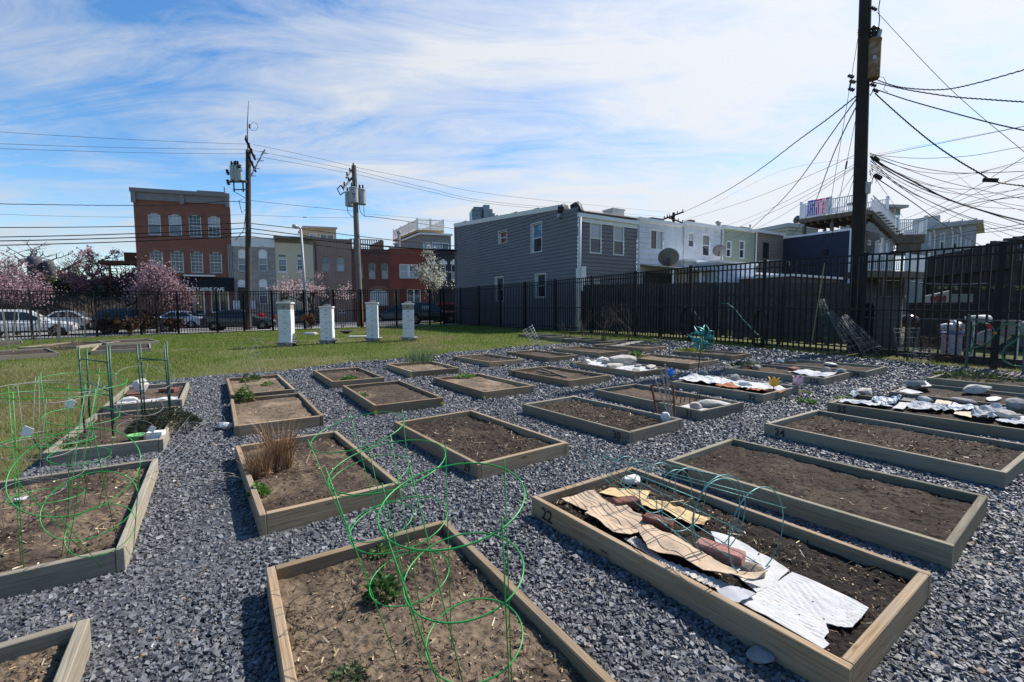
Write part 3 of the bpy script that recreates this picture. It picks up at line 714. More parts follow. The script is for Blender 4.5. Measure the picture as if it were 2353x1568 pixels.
p0 = gg(*r2(190, 1560), 0); cage('wire cage lying on the dry lawn patch', p0 + Vector((0, 0, .12)), p0 + Vector((-.5, 1.2, .25)), .22, .09, (.3, .62, .985), mat=M_GALV, wire=.0014, below=.2)
b46 = gg(1247, 811, .09); cage('white wire cages nested together, leaning over the bed', b46, b46 + Vector((-.40, .02, .66)), .155, .07, (.2, .4, .6, .7, .8, .9, .985), 8, .0022, paint('white wire', (.5, .5, .5), .4, .1), below=.02)
T22, S22 = Vector((1.16, 2.06, .30)), Vector((.60, 3.06, .30))
M_BLUEW = paint('blue-green wire', (.10, .27, .27), .4, .5, 14, 0, .3)
cage('blue-green wire cage lying on its side over the cardboard, larger end in front', S22, T22, .213, .055, (.30, .56, .80, .985), 4, .0024, M_BLUEW, ph=.35, below=.05, over=0)
cage('second blue-green wire cage nested in the lying one over the bricks', S22 + Vector((-.06, .10, .0)), T22 + Vector((-.10, .17, .0)), .209, .055, (.34, .60, .78, .985), 4, .0024, M_BLUEW, ph=.95, below=.05, over=0)
# ------------------------------------------------------------------ green stake towers
def tower(label, pts, ztop, bars):
 o = sum((Vector(p) for p in pts), Vector((0, 0, 0)))/len(pts); root = thing('plant_support', label, 'plant support', o, 0, 'green stake towers')
 for p, zt_ in zip(pts, ztop):
  mb = MB(); mb.tube([Vector(p)-Vector((0, 0, .03)), Vector(p)+Vector((random.uniform(-.02, .02), random.uniform(-.02, .02), zt_-p[2]))], .0085, 7); mb.build('stake', M_DKGREEN, root, smooth=True)
 for i, j, z in bars:
  a = Vector(pts[i]); b = Vector(pts[j]); mb = MB(); mb.tube([Vector((a.x, a.y, z)), Vector((b.x, b.y, z + random.uniform(-.03, .03)))], .0065, 6); mb.build('crossbar', M_DKGREEN, root, smooth=True)
def zat(px, py, Y): return dp(px, py, Y).z
t2 = [dp(328, 955, 5.2), dp(333, 948, 5.45), dp(392, 942, 5.2), dp(389, 938, 5.5)]
for p in t2: p.z = .09
tower('tall dark green stake tower with ladder crossbars beside the gravel path', t2, [zat(322, 791, 5.2), zat(330, 790, 5.45), zat(388, 783, 5.2), zat(384, 789, 5.5)], [(0, 2, .80), (1, 3, .75), (0, 3, .52), (0, 1, .60), (2, 3, .45)])
t1 = [dp(192, 958, 4.6), dp(258, 972, 4.5), dp(205, 950, 5.2), dp(259, 950, 5.0)]
for p in t1: p.z = .05
tower('tall dark green stake tower on the lawn side of the herb bed', t1, [zat(180, 796, 4.6), zat(253, 788, 4.5), zat(184, 800, 5.2), zat(247, 793, 5.0)], [(0, 1, .86), (0, 3, .50), (1, 2, .54), (2, 3, .42)])
# ------------------------------------------------------------------ rocks and bricks
M_BRICKRED = paint('old red brick', (.20, .075, .055), .9, .35, 20, .5, dirt=(.09, .06, .055))
def rock(label, p, size, mat, rz=0, seed=0, name='rock', cat='rock', group=None, sink=.25):
 mb = MB(); mb.rock(Vector(p) + Vector((0, 0, size[2]*(.5-sink*.5))), [s/2*1.5 for s in size], rz, seed); return tag(mb.build(name, mat, None, smooth=False), label, cat, group)
def brickobj(label, p, rz, size=(.17, .08, .055), mat=None, tilt=0):
 mb = MB(); M = Matrix.Rotation(rz, 3, 'Z') @ Matrix.Rotation(tilt, 3, 'X'); mb.bbox(Vector(p)+Vector((0, 0, size[2]/2)), size, .006, rot=M); rr = random.Random(int(p[0]*1000))
 return tag(mb.build('brick', mat or M_BRICKRED, None), label, 'brick', 'bricks')
def g_at(xy, z): return gg(*xy, z)
brickobj('dark red brick holding down cardboard, rearmost of three in bed 22', g_at(q5(850, 385), .10), R_(14))
brickobj('dark red brick in the middle of three, under the lying cage', g_at(q5(1070, 520), .10), R_(-40))
brickobj('long pale red brick inside the larger end of the lying cage', g_at(q5(1480, 730), .10), R_(-42), (.22, .085, .06), paint('pinkish brick', (.33, .15, .12), .9, .35, 16, .5, dirt=(.25, .22, .2)))
rock('brown broken rock at the open end of the lying cage', g_at(q5(1700, 850), .10), (.13, .085, .07), paint('brown stone', (.26, .20, .15), .9, .35, 20, .6), R_(-35), 3)
rock('whitish rock at the back corner of bed 22', g_at(q5(900, 225), .10), (.17, .10, .07), M_STONEW, .1, 5)
rock('flat grey stone on the gravel beside bed 22', g_at(q9(265, 1395), .01), (.11, .085, .05), M_STONEG, 0, 6)
rock('white triangular stone in the corner of bed 30', g_at(r6(2022, 1035), .09), (.15, .11, .13), M_STONEW, .4, 8, sink=.15)
rock('large pale lumpy rock on the board in bed 31', g_at(r7(710, 1085), .10), (.42, .22, .13), M_STONE, -.1, 9)
rock('smaller pale lumpy rock at the left of the board in bed 31', g_at(r7(520, 1100), .10), (.20, .15, .12), M_STONE, .5, 10)
for i, (x, y, s, lab) in enumerate([(590, 715, (.24, .14, .10), 'grey flat rock by the pinwheel stake'), (970, 790, (.24, .17, .16), 'dark rock at the middle of the sheeted bed'), (1095, 850, (.26, .16, .12), 'pale pointed rock on the wrinkled sheet')]):
 rock(lab, g_at(r7(x, y), .10), s, [M_STONEG, M_STONEG, M_STONEW][i], i, 20+i)
for i, (x, y, s, lab, m_) in enumerate([(1430, 470, (.32, .2, .14), 'small pale rock at the rear of bed 39', M_STONEW), (1480, 490, (.30, .18, .14), 'brown wedge rock beside the big one in bed 39', M_STONE), (1610, 500, (.95, .38, .28), 'largest pale boulder lying across bed 39', M_STONE), (1545, 525, (.62, .22, .14), 'long tan rock in front of the boulder in bed 39', M_STONE),
      (1765, 520, (.28, .16, .10), 'small grey rock at the near end of bed 39', M_STONEG), (1890, 535, (.40, .22, .12), 'pale rough rock in the near corner of bed 39', M_STONE), (1745, 553, (.42, .18, .07), 'flat speckled rock on the edge of the sheet in bed 39', M_STONEG), (1290, 482, (.30, .18, .12), 'light rock at the left corner of bed 39', M_STONEW)]):
 rock(lab, g_at(r6(x, y), .10), s, m_, .2*i, 40+i)
for i, (x, y, s, lab, m_) in enumerate([(2000, 700, (.20, .14, .16), 'pointed grey rock on the white sheet of bed 336', M_STONEG), (2165, 700, (.24, .18, .12), 'grey rock in the corner of bed 336', M_STONEG), (1640, 672, (.42, .22, .12), 'rusty red crumpled lump beside the white sheet of bed 336', M_BRICKRED), (1215, 640, (.28, .16, .10), 'grey rock at the weedy end of bed 336', M_STONEG), (1150, 632, (.20, .12, .08), 'reddish rock at the weedy end of bed 336', M_BRICKRED), (2060, 608, (.42, .18, .08), 'pale flat stone in the middle of bed 34', M_STONEW), (1475, 575, (.2, .14, .10), 'pale stone at the rear corner of bed 34', M_STONEW), (1640, 563, (.2, .12, .06), 'brown stone near the rear of bed 34', M_STONE)]):
 rock(lab, g_at(r7(x, y), .09), s, m_, .3*i, 60+i)
for i, (x, y, s, lab, m_) in enumerate([(1395, 430, (.30, .22, .18), 'dark grey rock at the rear of bed 26', M_STONEG), (1895, 470, (.50, .3, .18), 'big grey rock in the middle of bed 26', M_STONE), (2040, 528, (.5, .14, .06), 'flat pale stone in bed 26', M_STONEW), (960, 490, (.36, .2, .16), 'grey-tan block rock on the bags at the rear of bed 25', M_STONE), (2215, 610, (.36, .26, .18), 'large grey rock at the right picture edge in bed 25', M_STONEG), (2130, 685, (.36, .17, .13), 'square pale stone on the bags at the right picture edge', M_STONE), (1790, 560, (.42, .14, .10), 'dark flat stone on the bags in bed 25', M_STONEG), (1465, 548, (.2, .12, .11), 'small white rock between bags in bed 25', M_STONEW)]):
 rock(lab, g_at(r8(x, y), .10), s, m_, .25*i, 80+i)
rock('white upright rock standing in the left bed near the lawn', g_at(q1(1265, 500), .09), (.22, .16, .26), M_STONEW, .5, 101, sink=.05)
rock('long pale rock on the paper strip of the left lawn-side bed', g_at(q1(1150, 585), .09), (.24, .12, .10), M_STONEW, .3, 102)
brickobj('red brick lying flat in the left lawn-side bed', g_at(q1(1515, 490), .09), R_(-5), (.26, .11, .06))
brickobj('half-buried red brick in the left lawn-side bed', g_at(q1(1200, 530), .085), R_(30), (.17, .10, .05))
rock('smooth pale rock in the shadow beside the tan bed with hoops', g_at(q1(2010, 820), 0.02), (.22, .15, .11), M_STONEW, 0, 104)
# ------------------------------------------------------------------ sheets, cardboard, bags
def sheet(name, label, cat, px, z, mat, amp=.012, sc=9, seed=1, thick=.003, lift=0.0, ridge=None, group=None, arch=0.0, res=.03):
 P = [gg(*q, z) for q in px]; c = sum(P, Vector((0, 0, 0)))/len(P)
 bm = bmesh.new(); bm.faces.new([bm.verts.new(p) for p in P]); bmesh.ops.triangulate(bm, faces=bm.faces[:])
 for _ in range(6):
  le = [e for e in bm.edges if e.calc_length() > res]
  if not le or len(bm.verts) > 5000: break
  bmesh.ops.subdivide_edges(bm, edges=le, cuts=1); bmesh.ops.triangulate(bm, faces=[f for f in bm.faces if len(f.verts) > 3])
 rmax = max((p-c).length for p in P)
 for v in bm.verts:
  d = (v.co-c); r_ = d.length/rmax; edge = 1.0 if v.is_boundary else 0.0
  n = mnoise.noise(Vector((v.co.x*sc+seed*7, v.co.y*sc, seed))) + .5*mnoise.noise(Vector((v.co.x*sc*2.3, v.co.y*sc*2.3+seed, 3)))
  rd = 0
  if ridge: rd = ridge[1]*math.sin((v.co.x*math.cos(ridge[2])+v.co.y*math.sin(ridge[2]))*2*PI/ridge[0])
  v.co += Vector((.25*amp*mnoise.noise(v.co*31), .25*amp*mnoise.noise(v.co*29), amp*(abs(n)*1.3+.25) + lift*r_*r_ + rd + arch*(1-r_)))
 bmesh.ops.recalc_face_normals(bm, faces=bm.faces[:])
 if sum(f.normal.z for f in bm.faces) < 0:
  for f in bm.faces: f.normal_flip()
 me = bpy.data.meshes.new(name)
 for v in bm.verts: v.co -= c
 bm.to_mesh(me); bm.free(); me.materials.append(mat)
 o = bpy.data.objects.new(name, me); COL.objects.link(o); o.location = c
 md = o.modifiers.new('thickness', 'SOLIDIFY'); md.thickness = thick; md.offset = -1
 return tag(o, label, cat, group)
M_CARD = paint('brown cardboard', (.46, .345, .24), .85, .15, 5, .15, 0, .2, (.32, .23, .15))
M_CARD2 = paint('weathered tan cardboard', (.55, .38, .19), .9, .25, 9, .3)
M_WCARD = paint('white corrugated cardboard', (.47, .465, .46), .85, .12, 6, .3, 0, .2, (.37, .345, .31))
M_SHEET = paint('white cloth sheet', (.51, .51, .51), .85, .1, 3, .1, 0, .2, (.40, .38, .35))
M_PAPER = paint('white paper bag', (.45, .455, .46), .8, .15, 5, .15, 0, .2, (.28, .265, .24))
M_BLUEBAG = paint('pale blue bag', (.35, .41, .47), .5, .15, 5, .1)
M_ORANGE = paint('orange brown paper', (.32, .10, .03), .8, .35, 10, .3)
A22 = BEDS['22']['a']
q5l = lambda *pts: [q5(x, y) for x, y in pts]
q9l = lambda *pts: [q9(x, y) for x, y in pts]
r7l = lambda *pts: [r7(x, y) for x, y in pts]
r8l = lambda *pts: [r8(x, y) for x, y in pts]
r6l = lambda *pts: [r6(x, y) for x, y in pts]
q1l = lambda *pts: [q1(x, y) for x, y in pts]
sheet('cardboard_sheet', 'brown cardboard piece at the far end of bed 22 with a curled edge', 'cardboard', q5l((415, 352), (580, 300), (640, 300), (760, 380), (880, 420), (960, 470), (840, 500), (640, 440)), .10, M_CARD, .022, 3.5, 2, lift=.016)
sheet('cardboard_sheet', 'large creased brown cardboard with torn corners under the middle brick', 'cardboard', q5l((575, 470), (640, 400), (850, 400), (960, 480), (1100, 590), (1050, 610), (960, 545), (880, 600), (760, 590)), .105, M_CARD, .030, 3.2, 3, lift=.028)
sheet('cardboard_sheet', 'brown cardboard flap folded up along the near board of bed 22', 'cardboard', q5l((925, 580), (1010, 550), (1250, 640), (1370, 720), (1590, 850), (1810, 895), (1650, 940), (1180, 750), (1000, 690)), .112, M_CARD, .034, 3.4, 4, lift=.035)
sheet('cardboard_sheet', 'tattered tan cardboard strip with holes behind the bricks of bed 22', 'cardboard', q5l((950, 350), (1060, 360), (1230, 410), (1420, 485), (1360, 540), (1290, 520), (1120, 430), (960, 390)), .10, M_CARD2, .025, 8, 5, lift=.012)
sheet('cardboard_sheet', 'tan cardboard scrap under the rearmost brick of bed 22', 'cardboard', q5l((665, 290), (740, 258), (1015, 278), (980, 340), (800, 320)), .10, M_CARD2, .006, 9, 6)
sheet('corrugated_strip', 'grey corrugated strip showing its flutes along the near board', 'cardboard', q5l((835, 605), (920, 590), (1100, 740), (1640, 940), (1560, 990), (1100, 770)), .10, paint('grey corrugated card', (.46, .43, .39), .9, .15, 9, .2), .005, 6, 7, ridge=(.016, .004, A22), res=.012)
sheet('cardboard_sheet', 'large white corrugated cardboard with ragged near edge in bed 22', 'cardboard', q9l((115, 985), (240, 905), (350, 845), (505, 755), (700, 830), (900, 920), (1085, 1022), (1030, 1090), (960, 1160), (850, 1150), (760, 1130), (785, 1200), (745, 1245), (790, 1290), (740, 1335), (500, 1190), (300, 1075)), .102, M_WCARD, .006, 5, 8, lift=.012, ridge=(.022, .0012, A22+PI/2), res=.02)
sheet('cardboard_sheet', 'smaller white cardboard piece under the open end of the lying cage', 'cardboard', q9l((-110, 455), (60, 480), (250, 590), (370, 650), (485, 730), (380, 830), (240, 905), (120, 800), (0, 640)), .100, M_WCARD, .010, 6, 9, lift=.008)
sheet('cardboard_sheet', 'curled grey flap of card between the two white pieces', 'cardboard', q9l((-60, 900), (120, 860), (230, 920), (100, 985), (-20, 960)), .118, paint('grey card', (.36, .36, .38), .85, .15, 6), .02, 6, 10, arch=.015)
# bed 32
sheet('fabric_sheet', 'white wrinkled sheet covering most of bed 32', 'sheet', r7l((310, 775), (450, 725), (790, 755), (1010, 790), (1350, 825), (1560, 880), (1500, 905), (1100, 880), (980, 850), (700, 825), (420, 790)), .108, M_SHEET, .045, 5, 11, .004, res=.05)
sheet('paper_sheet', 'orange-brown paper folded out from under the sheet, larger piece', 'paper', r7l((740, 835), (930, 815), (1040, 880), (830, 862)), .125, M_ORANGE, .03, 6, 12, lift=.02)
sheet('paper_sheet', 'orange-brown paper crumpled near the yellow tulip', 'paper', r7l((1090, 885), (1210, 870), (1480, 905), (1560, 890), (1490, 925), (1330, 912)), .115, M_ORANGE, .03, 8, 13)
# bed 39 / 33 / 31 / 26
sheet('fabric_sheet', 'white sheet under the rocks of bed 39', 'sheet', r6l((1240, 478), (1400, 455), (1560, 470), (1720, 505), (1960, 530), (1880, 550), (1720, 560), (1500, 525), (1350, 500)), .105, M_SHEET, .03, 4, 14, res=.06)
sheet('fabric_sheet', 'white sheet pulled over the near end of bed 336', 'sheet', r7l((1570, 688), (1740, 662), (1900, 680), (2090, 690), (2130, 715), (2010, 745), (1850, 735), (1700, 712)), .108, M_SHEET, .04, 4, 15, res=.05)
sheet('board_sheet', 'white board weighted with two lumpy rocks at the end of bed 31', 'board', r7l((290, 1085), (690, 985), (960, 1030), (620, 1130)), .103, M_WCARD, .006, 4, 16, .006)
sheet('paper_sheet', 'white paper scraps propped on the rock at the rear of bed 26', 'paper', r8l((1410, 385), (1470, 372), (1520, 408), (1440, 425)), .16, M_PAPER, .01, 5, 17, lift=.02)
sheet('paper_sheet', 'flat white paper along the left corner of bed 26', 'paper', r8l((1240, 455), (1310, 430), (1450, 465), (1340, 475)), .11, M_PAPER, .012, 6, 18)
# bed 25 heap
M_TANCARD = paint('tan card scrap', (.48, .40, .29), .85, .15, 6)
hp = [('white paper bag standing up at the rear corner of bed 25', [(815, 500), (880, 440), (930, 455), (880, 515)], M_PAPER, .06, 30), ('pale blue printed bag in the rear half of bed 25', [(1010, 545), (1040, 505), (1170, 520), (1270, 518), (1200, 575), (1090, 570)], M_BLUEBAG, .05, 31),
      ('white bag spread flat along the near board of bed 25', [(740, 545), (800, 520), (1010, 540), (1080, 560), (1200, 585), (1000, 575)], M_PAPER, .03, 32), ('striped grey card between the bags of bed 25', [(1190, 595), (1250, 548), (1345, 552), (1280, 605)], M_WCARD, .012, 33),
      ('long crumpled white bag in the middle of bed 25', [(1300, 590), (1380, 555), (1620, 570), (1700, 610), (1560, 625), (1380, 612)], M_PAPER, .05, 34), ('cream card scrap lying on the bags of bed 25', [(1540, 560), (1560, 522), (1690, 540), (1680, 562)], M_TANCARD, .008, 35),
      ('pale blue plastic pieces towards the right end of bed 25', [(1640, 600), (1700, 565), (1900, 590), (1880, 615), (1720, 622)], M_BLUEBAG, .04, 36), ('brown corrugated scrap between white bags of bed 25', [(1700, 640), (1720, 618), (1870, 625), (1850, 672)], M_TANCARD, .008, 37),
      ('crumpled white bags around the square stone of bed 25', [(1850, 670), (1880, 610), (2040, 590), (2140, 620), (2050, 690), (1940, 690)], M_PAPER, .07, 38), ('white bag hanging over the near board at the right picture edge', [(2050, 700), (2240, 650), (2400, 690), (2400, 740), (2200, 730)], M_PAPER, .03, 39),
      ('grey torn bag behind the stones of bed 25', [(1260, 530), (1300, 512), (1390, 530), (1340, 548)], paint('grey torn bag', (.12, .12, .125), .7, .3, 8), .03, 40)]
for lab, pts, m_, am, sd in hp: sheet('paper_bag' if 'bag' in lab else 'card_scrap', lab, 'bag' if 'bag' in lab else 'card', r8l(*pts), .115, m_, am, 8, sd, res=.035, group='rubbish heaped on bed 25')
mb = MB(); pa = gg(*r8(1140, 548), .185); text_on(mb, 'PER', .075, pa, BEDS['25']['u'], Vector((.25, .4, .55)).normalized()); tag(mb.build('bag_print', M_BLUEINK, None), 'dark blue letters PER on the pale blue bag', 'lettering')
sheet('paper_strip', 'white paper strip along the front board of the lawn-side left bed', 'paper', q1l((1040, 600), (1060, 575), (1300, 560), (1590, 535), (1595, 555), (1300, 585)), .105, M_PAPER, .02, 8, 50)
sheet('paper_scrap', 'crumpled white paper at the yellow end of the left bed', 'paper', q1l((125, 1470), (190, 1445), (255, 1450), (215, 1478)), .10, M_PAPER, .02, 12, 51)
sheet('door_mat', 'brick-patterned tan mat lying on gravel by the fence post', 'mat', r8l((2070, 320), (2140, 285), (2420, 300), (2420, 345)), .03, brick('mat bricks', (.33, .24, .18), (.28, .20, .15), (.22, .17, .13), .3, .12, .01), .006, 3, 52)
# pots
def pot(label, p, r, h, mat, name='plastic_pot', band=None):
 mb = MB(); mb.lathe([(r*.78, 0), (r*.95, h*.92), (r*1.06, h*.93), (r*1.06, h), (r*.97, h), (r*.8, h*.2), (0.001, h*.2)], p, 20); o = mb.build(name, mat, None, smooth=True); return tag(o, label, 'pot')
po = pot('small clear and green plastic tub in the herb bed', gg(*q1(1222, 925), .09), .068, .06, paint('green tub', (.12, .42, .10), .4, .3, 12, dirt=(.6, .65, .62)))
mb = MB(); mb.box(gg(*q1(1400, 900), .10)+Vector((0, 0, .03)), (.13, .09, .07), .3); tag(mb.build('plastic_tray', M_WHITE, None), 'white plastic tray beside the green tub in the herb bed', 'tray')
for i, (x, y, a) in enumerate([(628, 592, .3), (242, 845, .2), (1362, 822, .5)]):
 Y = [2.75, 2.3, 3.8][i]; c = dp(*q1(x, y), Y); mb = MB(); mb.box(c, (.045, .002, .05), a, rot=Matrix.Rotation(a, 3, 'Z') @ Matrix.Rotation(.5, 3, 'Y')); tag(mb.build('plant_tag', M_WHITE, None), ['white paper tag hanging from the far green cage', 'white plastic tag clipped on the left green cage', 'white tag hanging on the grey cage over the herb bed'][i], 'tag')
# ------------------------------------------------------------------ tulips, pinwheel, rusty frame, sticks
def tulip(label, p, col, h0, s=1.0):
 m_ = paint('ornament '+label[:6], col, .25, .1, 5, 0, 0, .6); root = thing('tulip_ornament', label, 'ornament', p, 0, 'plastic tulip ornaments')
 mb = MB(); mb.tube([Vector(p), Vector(p)+Vector((0, 0, h0))], .006, 6); mb.build('stem', M_DARKMET, root)
 c = Vector(p)+Vector((0, 0, h0))
 for k in range(6):
  a = 2*PI*k/6; mb = MB(); rows = []
  for t, rr_, wv in ((0, .015, .5), (.2, .058, .58), (.5, .068, .52), (.75, .060, .42), (.92, .068, .24), (1, .085, .03)):
   rows.append([c + Vector((math.cos(a+sg*wv)*rr_, math.sin(a+sg*wv)*rr_, t*.135))*s - c*(s-1)*0 if s == 1 else c + Vector((math.cos(a+sg*wv)*rr_, math.sin(a+sg*wv)*rr_, t*.135))*s for sg in (-1, 0, 1)])
  vs = [p_ for r_ in rows for p_ in r_]; fs = []
  for i in range(len(rows)-1):
   for j in range(2): fs.append((i*3+j, i*3+j+1, (i+1)*3+j+1, (i+1)*3+j))
  mb.add(vs, fs); mb.build('petal', m_, root, smooth=True)
tulip('blue plastic tulip at the rear corner of the sheeted bed', gg(*r7(232, 775), .05), (.02, .22, .75), .07, 1.0)
tulip('yellow plastic tulip at the near edge of the sheeted bed', gg(*r7(1408, 925), .08), (.85, .50, .06), .10, 1.05)
tulip('pink plastic tulip on the near corner board of the sheeted bed', gg(*r7(1685, 845), .13), (.72, .45, .55), .02, 1.05)
def pinwheel():
 base = gg(*r7(540, 683), 0); Y = base.y; c = dp(*r7(590, 295), Y); root = thing('garden_pinwheel', 'teal metal flower pinwheel on a thin dark stake', 'pinwheel', base)
 mb = MB(); mb.tube([base-Vector((0, 0, .1)), (base+c)/2+Vector((.01, 0, 0)), c+Vector((0, .03, 0))], .011, 7); mb.build('stake', M_DARKMET, root, smooth=True)
 teal = paint('teal metal', (.035, .26, .24), .5, .3, 9, 0, .2, dirt=(.02, .10, .10))
 mb = MB(); mb.lathe([(.0, -.02), (.02, -.015), (.02, .015), (.0, .02)], c, 10, axis=(0, -1, 0)); mb.build('hub', M_DARKMET, root)
 R = .285
 for k in range(8):
  a = 2*PI*k/8+.35; ex = Vector((math.cos(a), 0, math.sin(a))); ey = Vector((-math.sin(a), 0, math.cos(a))); mb = MB()
  def ol(t, sgn, wdt): # outline, closed petal with a curl towards the tip
   wv = wdt*math.sin(PI*min(1, t*1.02))**.8
   return c + ex*(.03+t*(R-.03)) + ey*(sgn*wv + .05*t*t) + Vector((0, -.03-.07*math.sin(PI*t)+.05*t + sgn*.02, 0))
  n = 12
  for sgn in (-1, 1):
   vs = []; 
   for i in range(n+1):
    t = i/n; vs += [ol(t, sgn, .088), ol(t, sgn, .036)]
   mb.add(vs, [(2*i, 2*i+2, 2*i+3, 2*i+1) for i in range(n)])
  if k % 2 == 0:
   vs = []
   for i in range(n+1):
    t = i/n*.62; wv = .040*math.sin(PI*i/n); q = c + ex*(.02+t*R) + Vector((0, -.06-.05*math.sin(PI*i/n), 0)); vs += [q+ey*wv, q-ey*wv]
   mb.add(vs, [(2*i, 2*i+1, 2*i+3, 2*i+2) for i in range(n)])
  o = mb.build('petal', teal, root, smooth=True); md = o.modifiers.new('plate', 'SOLIDIFY'); md.thickness = .004
pinwheel()
def rusty_frame():
 b0 = gg(*r7(90, 1185), .09); b1 = gg(*r7(285, 1222), .09); Y0, Y1 = b0.y, b1.y
 t0 = dp(*r7(15, 835), Y0); t1 = dp(*r7(265, 835), Y1); root = thing('plant_support', 'rusty brown metal frame leaning in the corner of bed 30', 'plant support', (b0+b1)/2)
 for a, b in ((b0, t0), (b1, t1)): mb = MB(); mb.bar(a, b, .014, 4); mb.build('upright', M_RUST, root)
 m0, m1 = b0.lerp(t0, .5), b1.lerp(t1, .52)
 for a, b in ((t0, t1), (m0, m1), (b0+Vector((0, 0, .02)), b1+Vector((0, 0, .02)))): mb = MB(); mb.bar(a, b, .012, 4); mb.build('crossbar', M_RUST, root)
rusty_frame()
for i, (bx, by, tx, ty) in enumerate([(225, 1210, 60, 760), (240, 1215, 125, 640), (262, 1222, 172, 592)]):
 b = gg(*r7(bx, by), .09); t = dp(*r7(tx, ty), b.y); mb = MB(); mb.bar(b, t, .009, 6); tag(mb.build('garden_stake', paint('bleached stake', (.35, .31, .26), .8, .25, 20), None), ['grey stake leaning left in front of the rusty frame', 'tall grey stake in the middle of the rusty frame', 'tallest grey stake beside the right upright of the rusty frame'][i], 'stake', 'stakes by the rusty frame')
for i, (bx, by, ty) in enumerate([(303, 1000, 900), (345, 1040, 960), (450, 1040, 955), (390, 1020, 965), (525, 1010, 905), (560, 990, 875), (500, 1030, 960)]):
 b = gg(*r7(bx, by), .09); t = dp(*r7(bx+(10 if i < 4 else 22), ty), b.y); mb = MB(); mb.bar(b, t, .007, 5); tag(mb.build('short_stake', paint('brown stake', (.10, .07, .05), .8, .3, 20), None), 'short brown stake standing in the soil of bed 31', 'stake', 'short stakes in bed 31')
for i, (ax_, ay_, bx, by, r_) in enumerate([(862, 532, 1090, 612, .022), (700, 580, 1000, 592, .016), (820, 555, 940, 578, .02)]):
 mb = MB(); mb.bar(gg(*r6(ax_, ay_), .115), gg(*r6(bx, by), .10), r_, 6); tag(mb.build('stick', paint('dead stick', (.20, .155, .115), .9, .3, 14), None), ['long grey lath lying diagonally in bed 38', 'thin pale stick along the near board of bed 38', 'short stick crossing the lath in bed 38'][i], 'stick')
for i in range(5):
 a = gg(*r6(1520+45*i, 318-9*i), .12); b = gg(*r6(1640+48*i, 312-10*i), .11); mb = MB(); mb.bar(a, b, .02, 6); tag(mb.build('stick', paint('pale stick', (.42, .38, .33), .9, .2, 14), None), 'pale stick laid across bed 48', 'stick', 'sticks laid across bed 48')
for i, (x, y, x2, y2) in enumerate([(805, 720, 760, 590), (905, 920, 870, 690), (945, 870, 905, 705), (1230, 740, 1200, 560), (1325, 700, 1330, 560), (1370, 690, 1372, 560)]):
 b = gg(*q1(x, y), .08); t = dp(*q1(x2+30, y2), b.y); mb = MB(); mb.bar(b, t, .006, 5); tag(mb.build('bamboo_stake', paint('greenish cane', (.13, .12, .06), .7, .3, 9), None), 'short thin cane standing in the herb bed', 'stake', 'canes in the herb bed')
# ------------------------------------------------------------------ plants in the beds
def blades(label, name, cat, c, n, h, spread, col, wd=.004, lean=.5, seed=0, parent=None, mat=None, droop=.0, group=None):
 r = np.random.default_rng(seed); V = []; C = []; Fq = []
 for i in range(n):
  a = r.uniform(0, 2*PI); rad = spread*.45*math.sqrt(r.uniform()); p = np.array([c[0]+rad*math.cos(a), c[1]+rad*math.sin(a), c[2]])
  hh = h*r.uniform(.45, 1.05); a2 = a + r.normal(0, .6); le = lean*hh*r.uniform(.1, 1) ; w_ = wd*r.uniform(.6, 1.3); fa = r.uniform(0, PI); sd_ = np.array([math.cos(fa), math.sin(fa), 0])*w_
  k0 = len(V); cc = np.array(col)*r.uniform(.55, 1.35)
  for t in (0, .4, .75, 1):
   q = p + np.array([math.cos(a2)*le*t**1.7, math.sin(a2)*le*t**1.7, hh*t - droop*hh*t**3]); s_ = sd_*(1-.85*t); V += [q-s_, q+s_]; C += [cc, cc]
  Fq += [(k0+2*j, k0+2*j+1, k0+2*j+3, k0+2*j+2) for j in range(3)]
 V = np.array(V); c = np.array(c, float); o = big_mesh(name, V-c, Fq, mat or M_CHIP, cols=np.array(C), loc=tuple(c), parent=parent)
 return tag(o, label, cat, group) if label else o
STRAW = (.36, .22, .12)
cg = gg(*q3(490, 1055), .085); blades('tall clump of dry tan ornamental grass in the compost bed', 'grass_clump', 'dry grass', cg, 420, .40, .20, STRAW, .0032, .55, 1)
blades('short cut clump of dry tan grass at the left board of the compost bed', 'grass_clump', 'dry grass', gg(*q3(310, 1125), .085), 260, .22, .19, STRAW, .004, .4, 2)
blades('loose dry straw lying around the tan grass clumps', 'straw', 'straw', gg(*q3(520, 1060), .09), 60, .07, .75, (.42, .33, .22), .003, 6, 3)
def leafy(label, name, c, r_, h, n, col, seed=0, ls=.03, cat='weed', needle=False, group=None):
 r = np.random.default_rng(seed); V = []; C = []; F = []
 for i in range(n):
  a = r.uniform(0, 2*PI); rad = r_*r.uniform()**.6; z = h*(1-(rad/r_)**1.6)*r.uniform(.15, 1.0)
  p = np.array([c[0]+rad*math.cos(a), c[1]+rad*math.sin(a), c[2]+z]); d = np.array([math.cos(a+r.normal(0, .7)), math.sin(a+r.normal(0, .7)), r.uniform(.1, 1.3)]); d /= np.linalg.norm(d)
  s_ = np.cross(d, r.normal(size=3)); s_ /= np.linalg.norm(s_); l_ = ls*r.uniform(.5, 1.4); w_ = l_*(.07 if needle else .24); k0 = len(V)
  V += [p, p+d*l_*.5+s_*w_, p+d*l_+np.array([0, 0, -.15*l_]), p+d*l_*.5-s_*w_]; cc = np.array(col)*r.uniform(.5, 1.5); C += [cc]*4; F.append((k0, k0+1, k0+2, k0+3))
 c = np.array(c, float); return tag(big_mesh(name, np.array(V)-c, F, M_LEAF, cols=np.array(C), loc=tuple(c)), label, cat, group)
GR = (.085, .20, .030); GR2 = (.06, .13, .03)
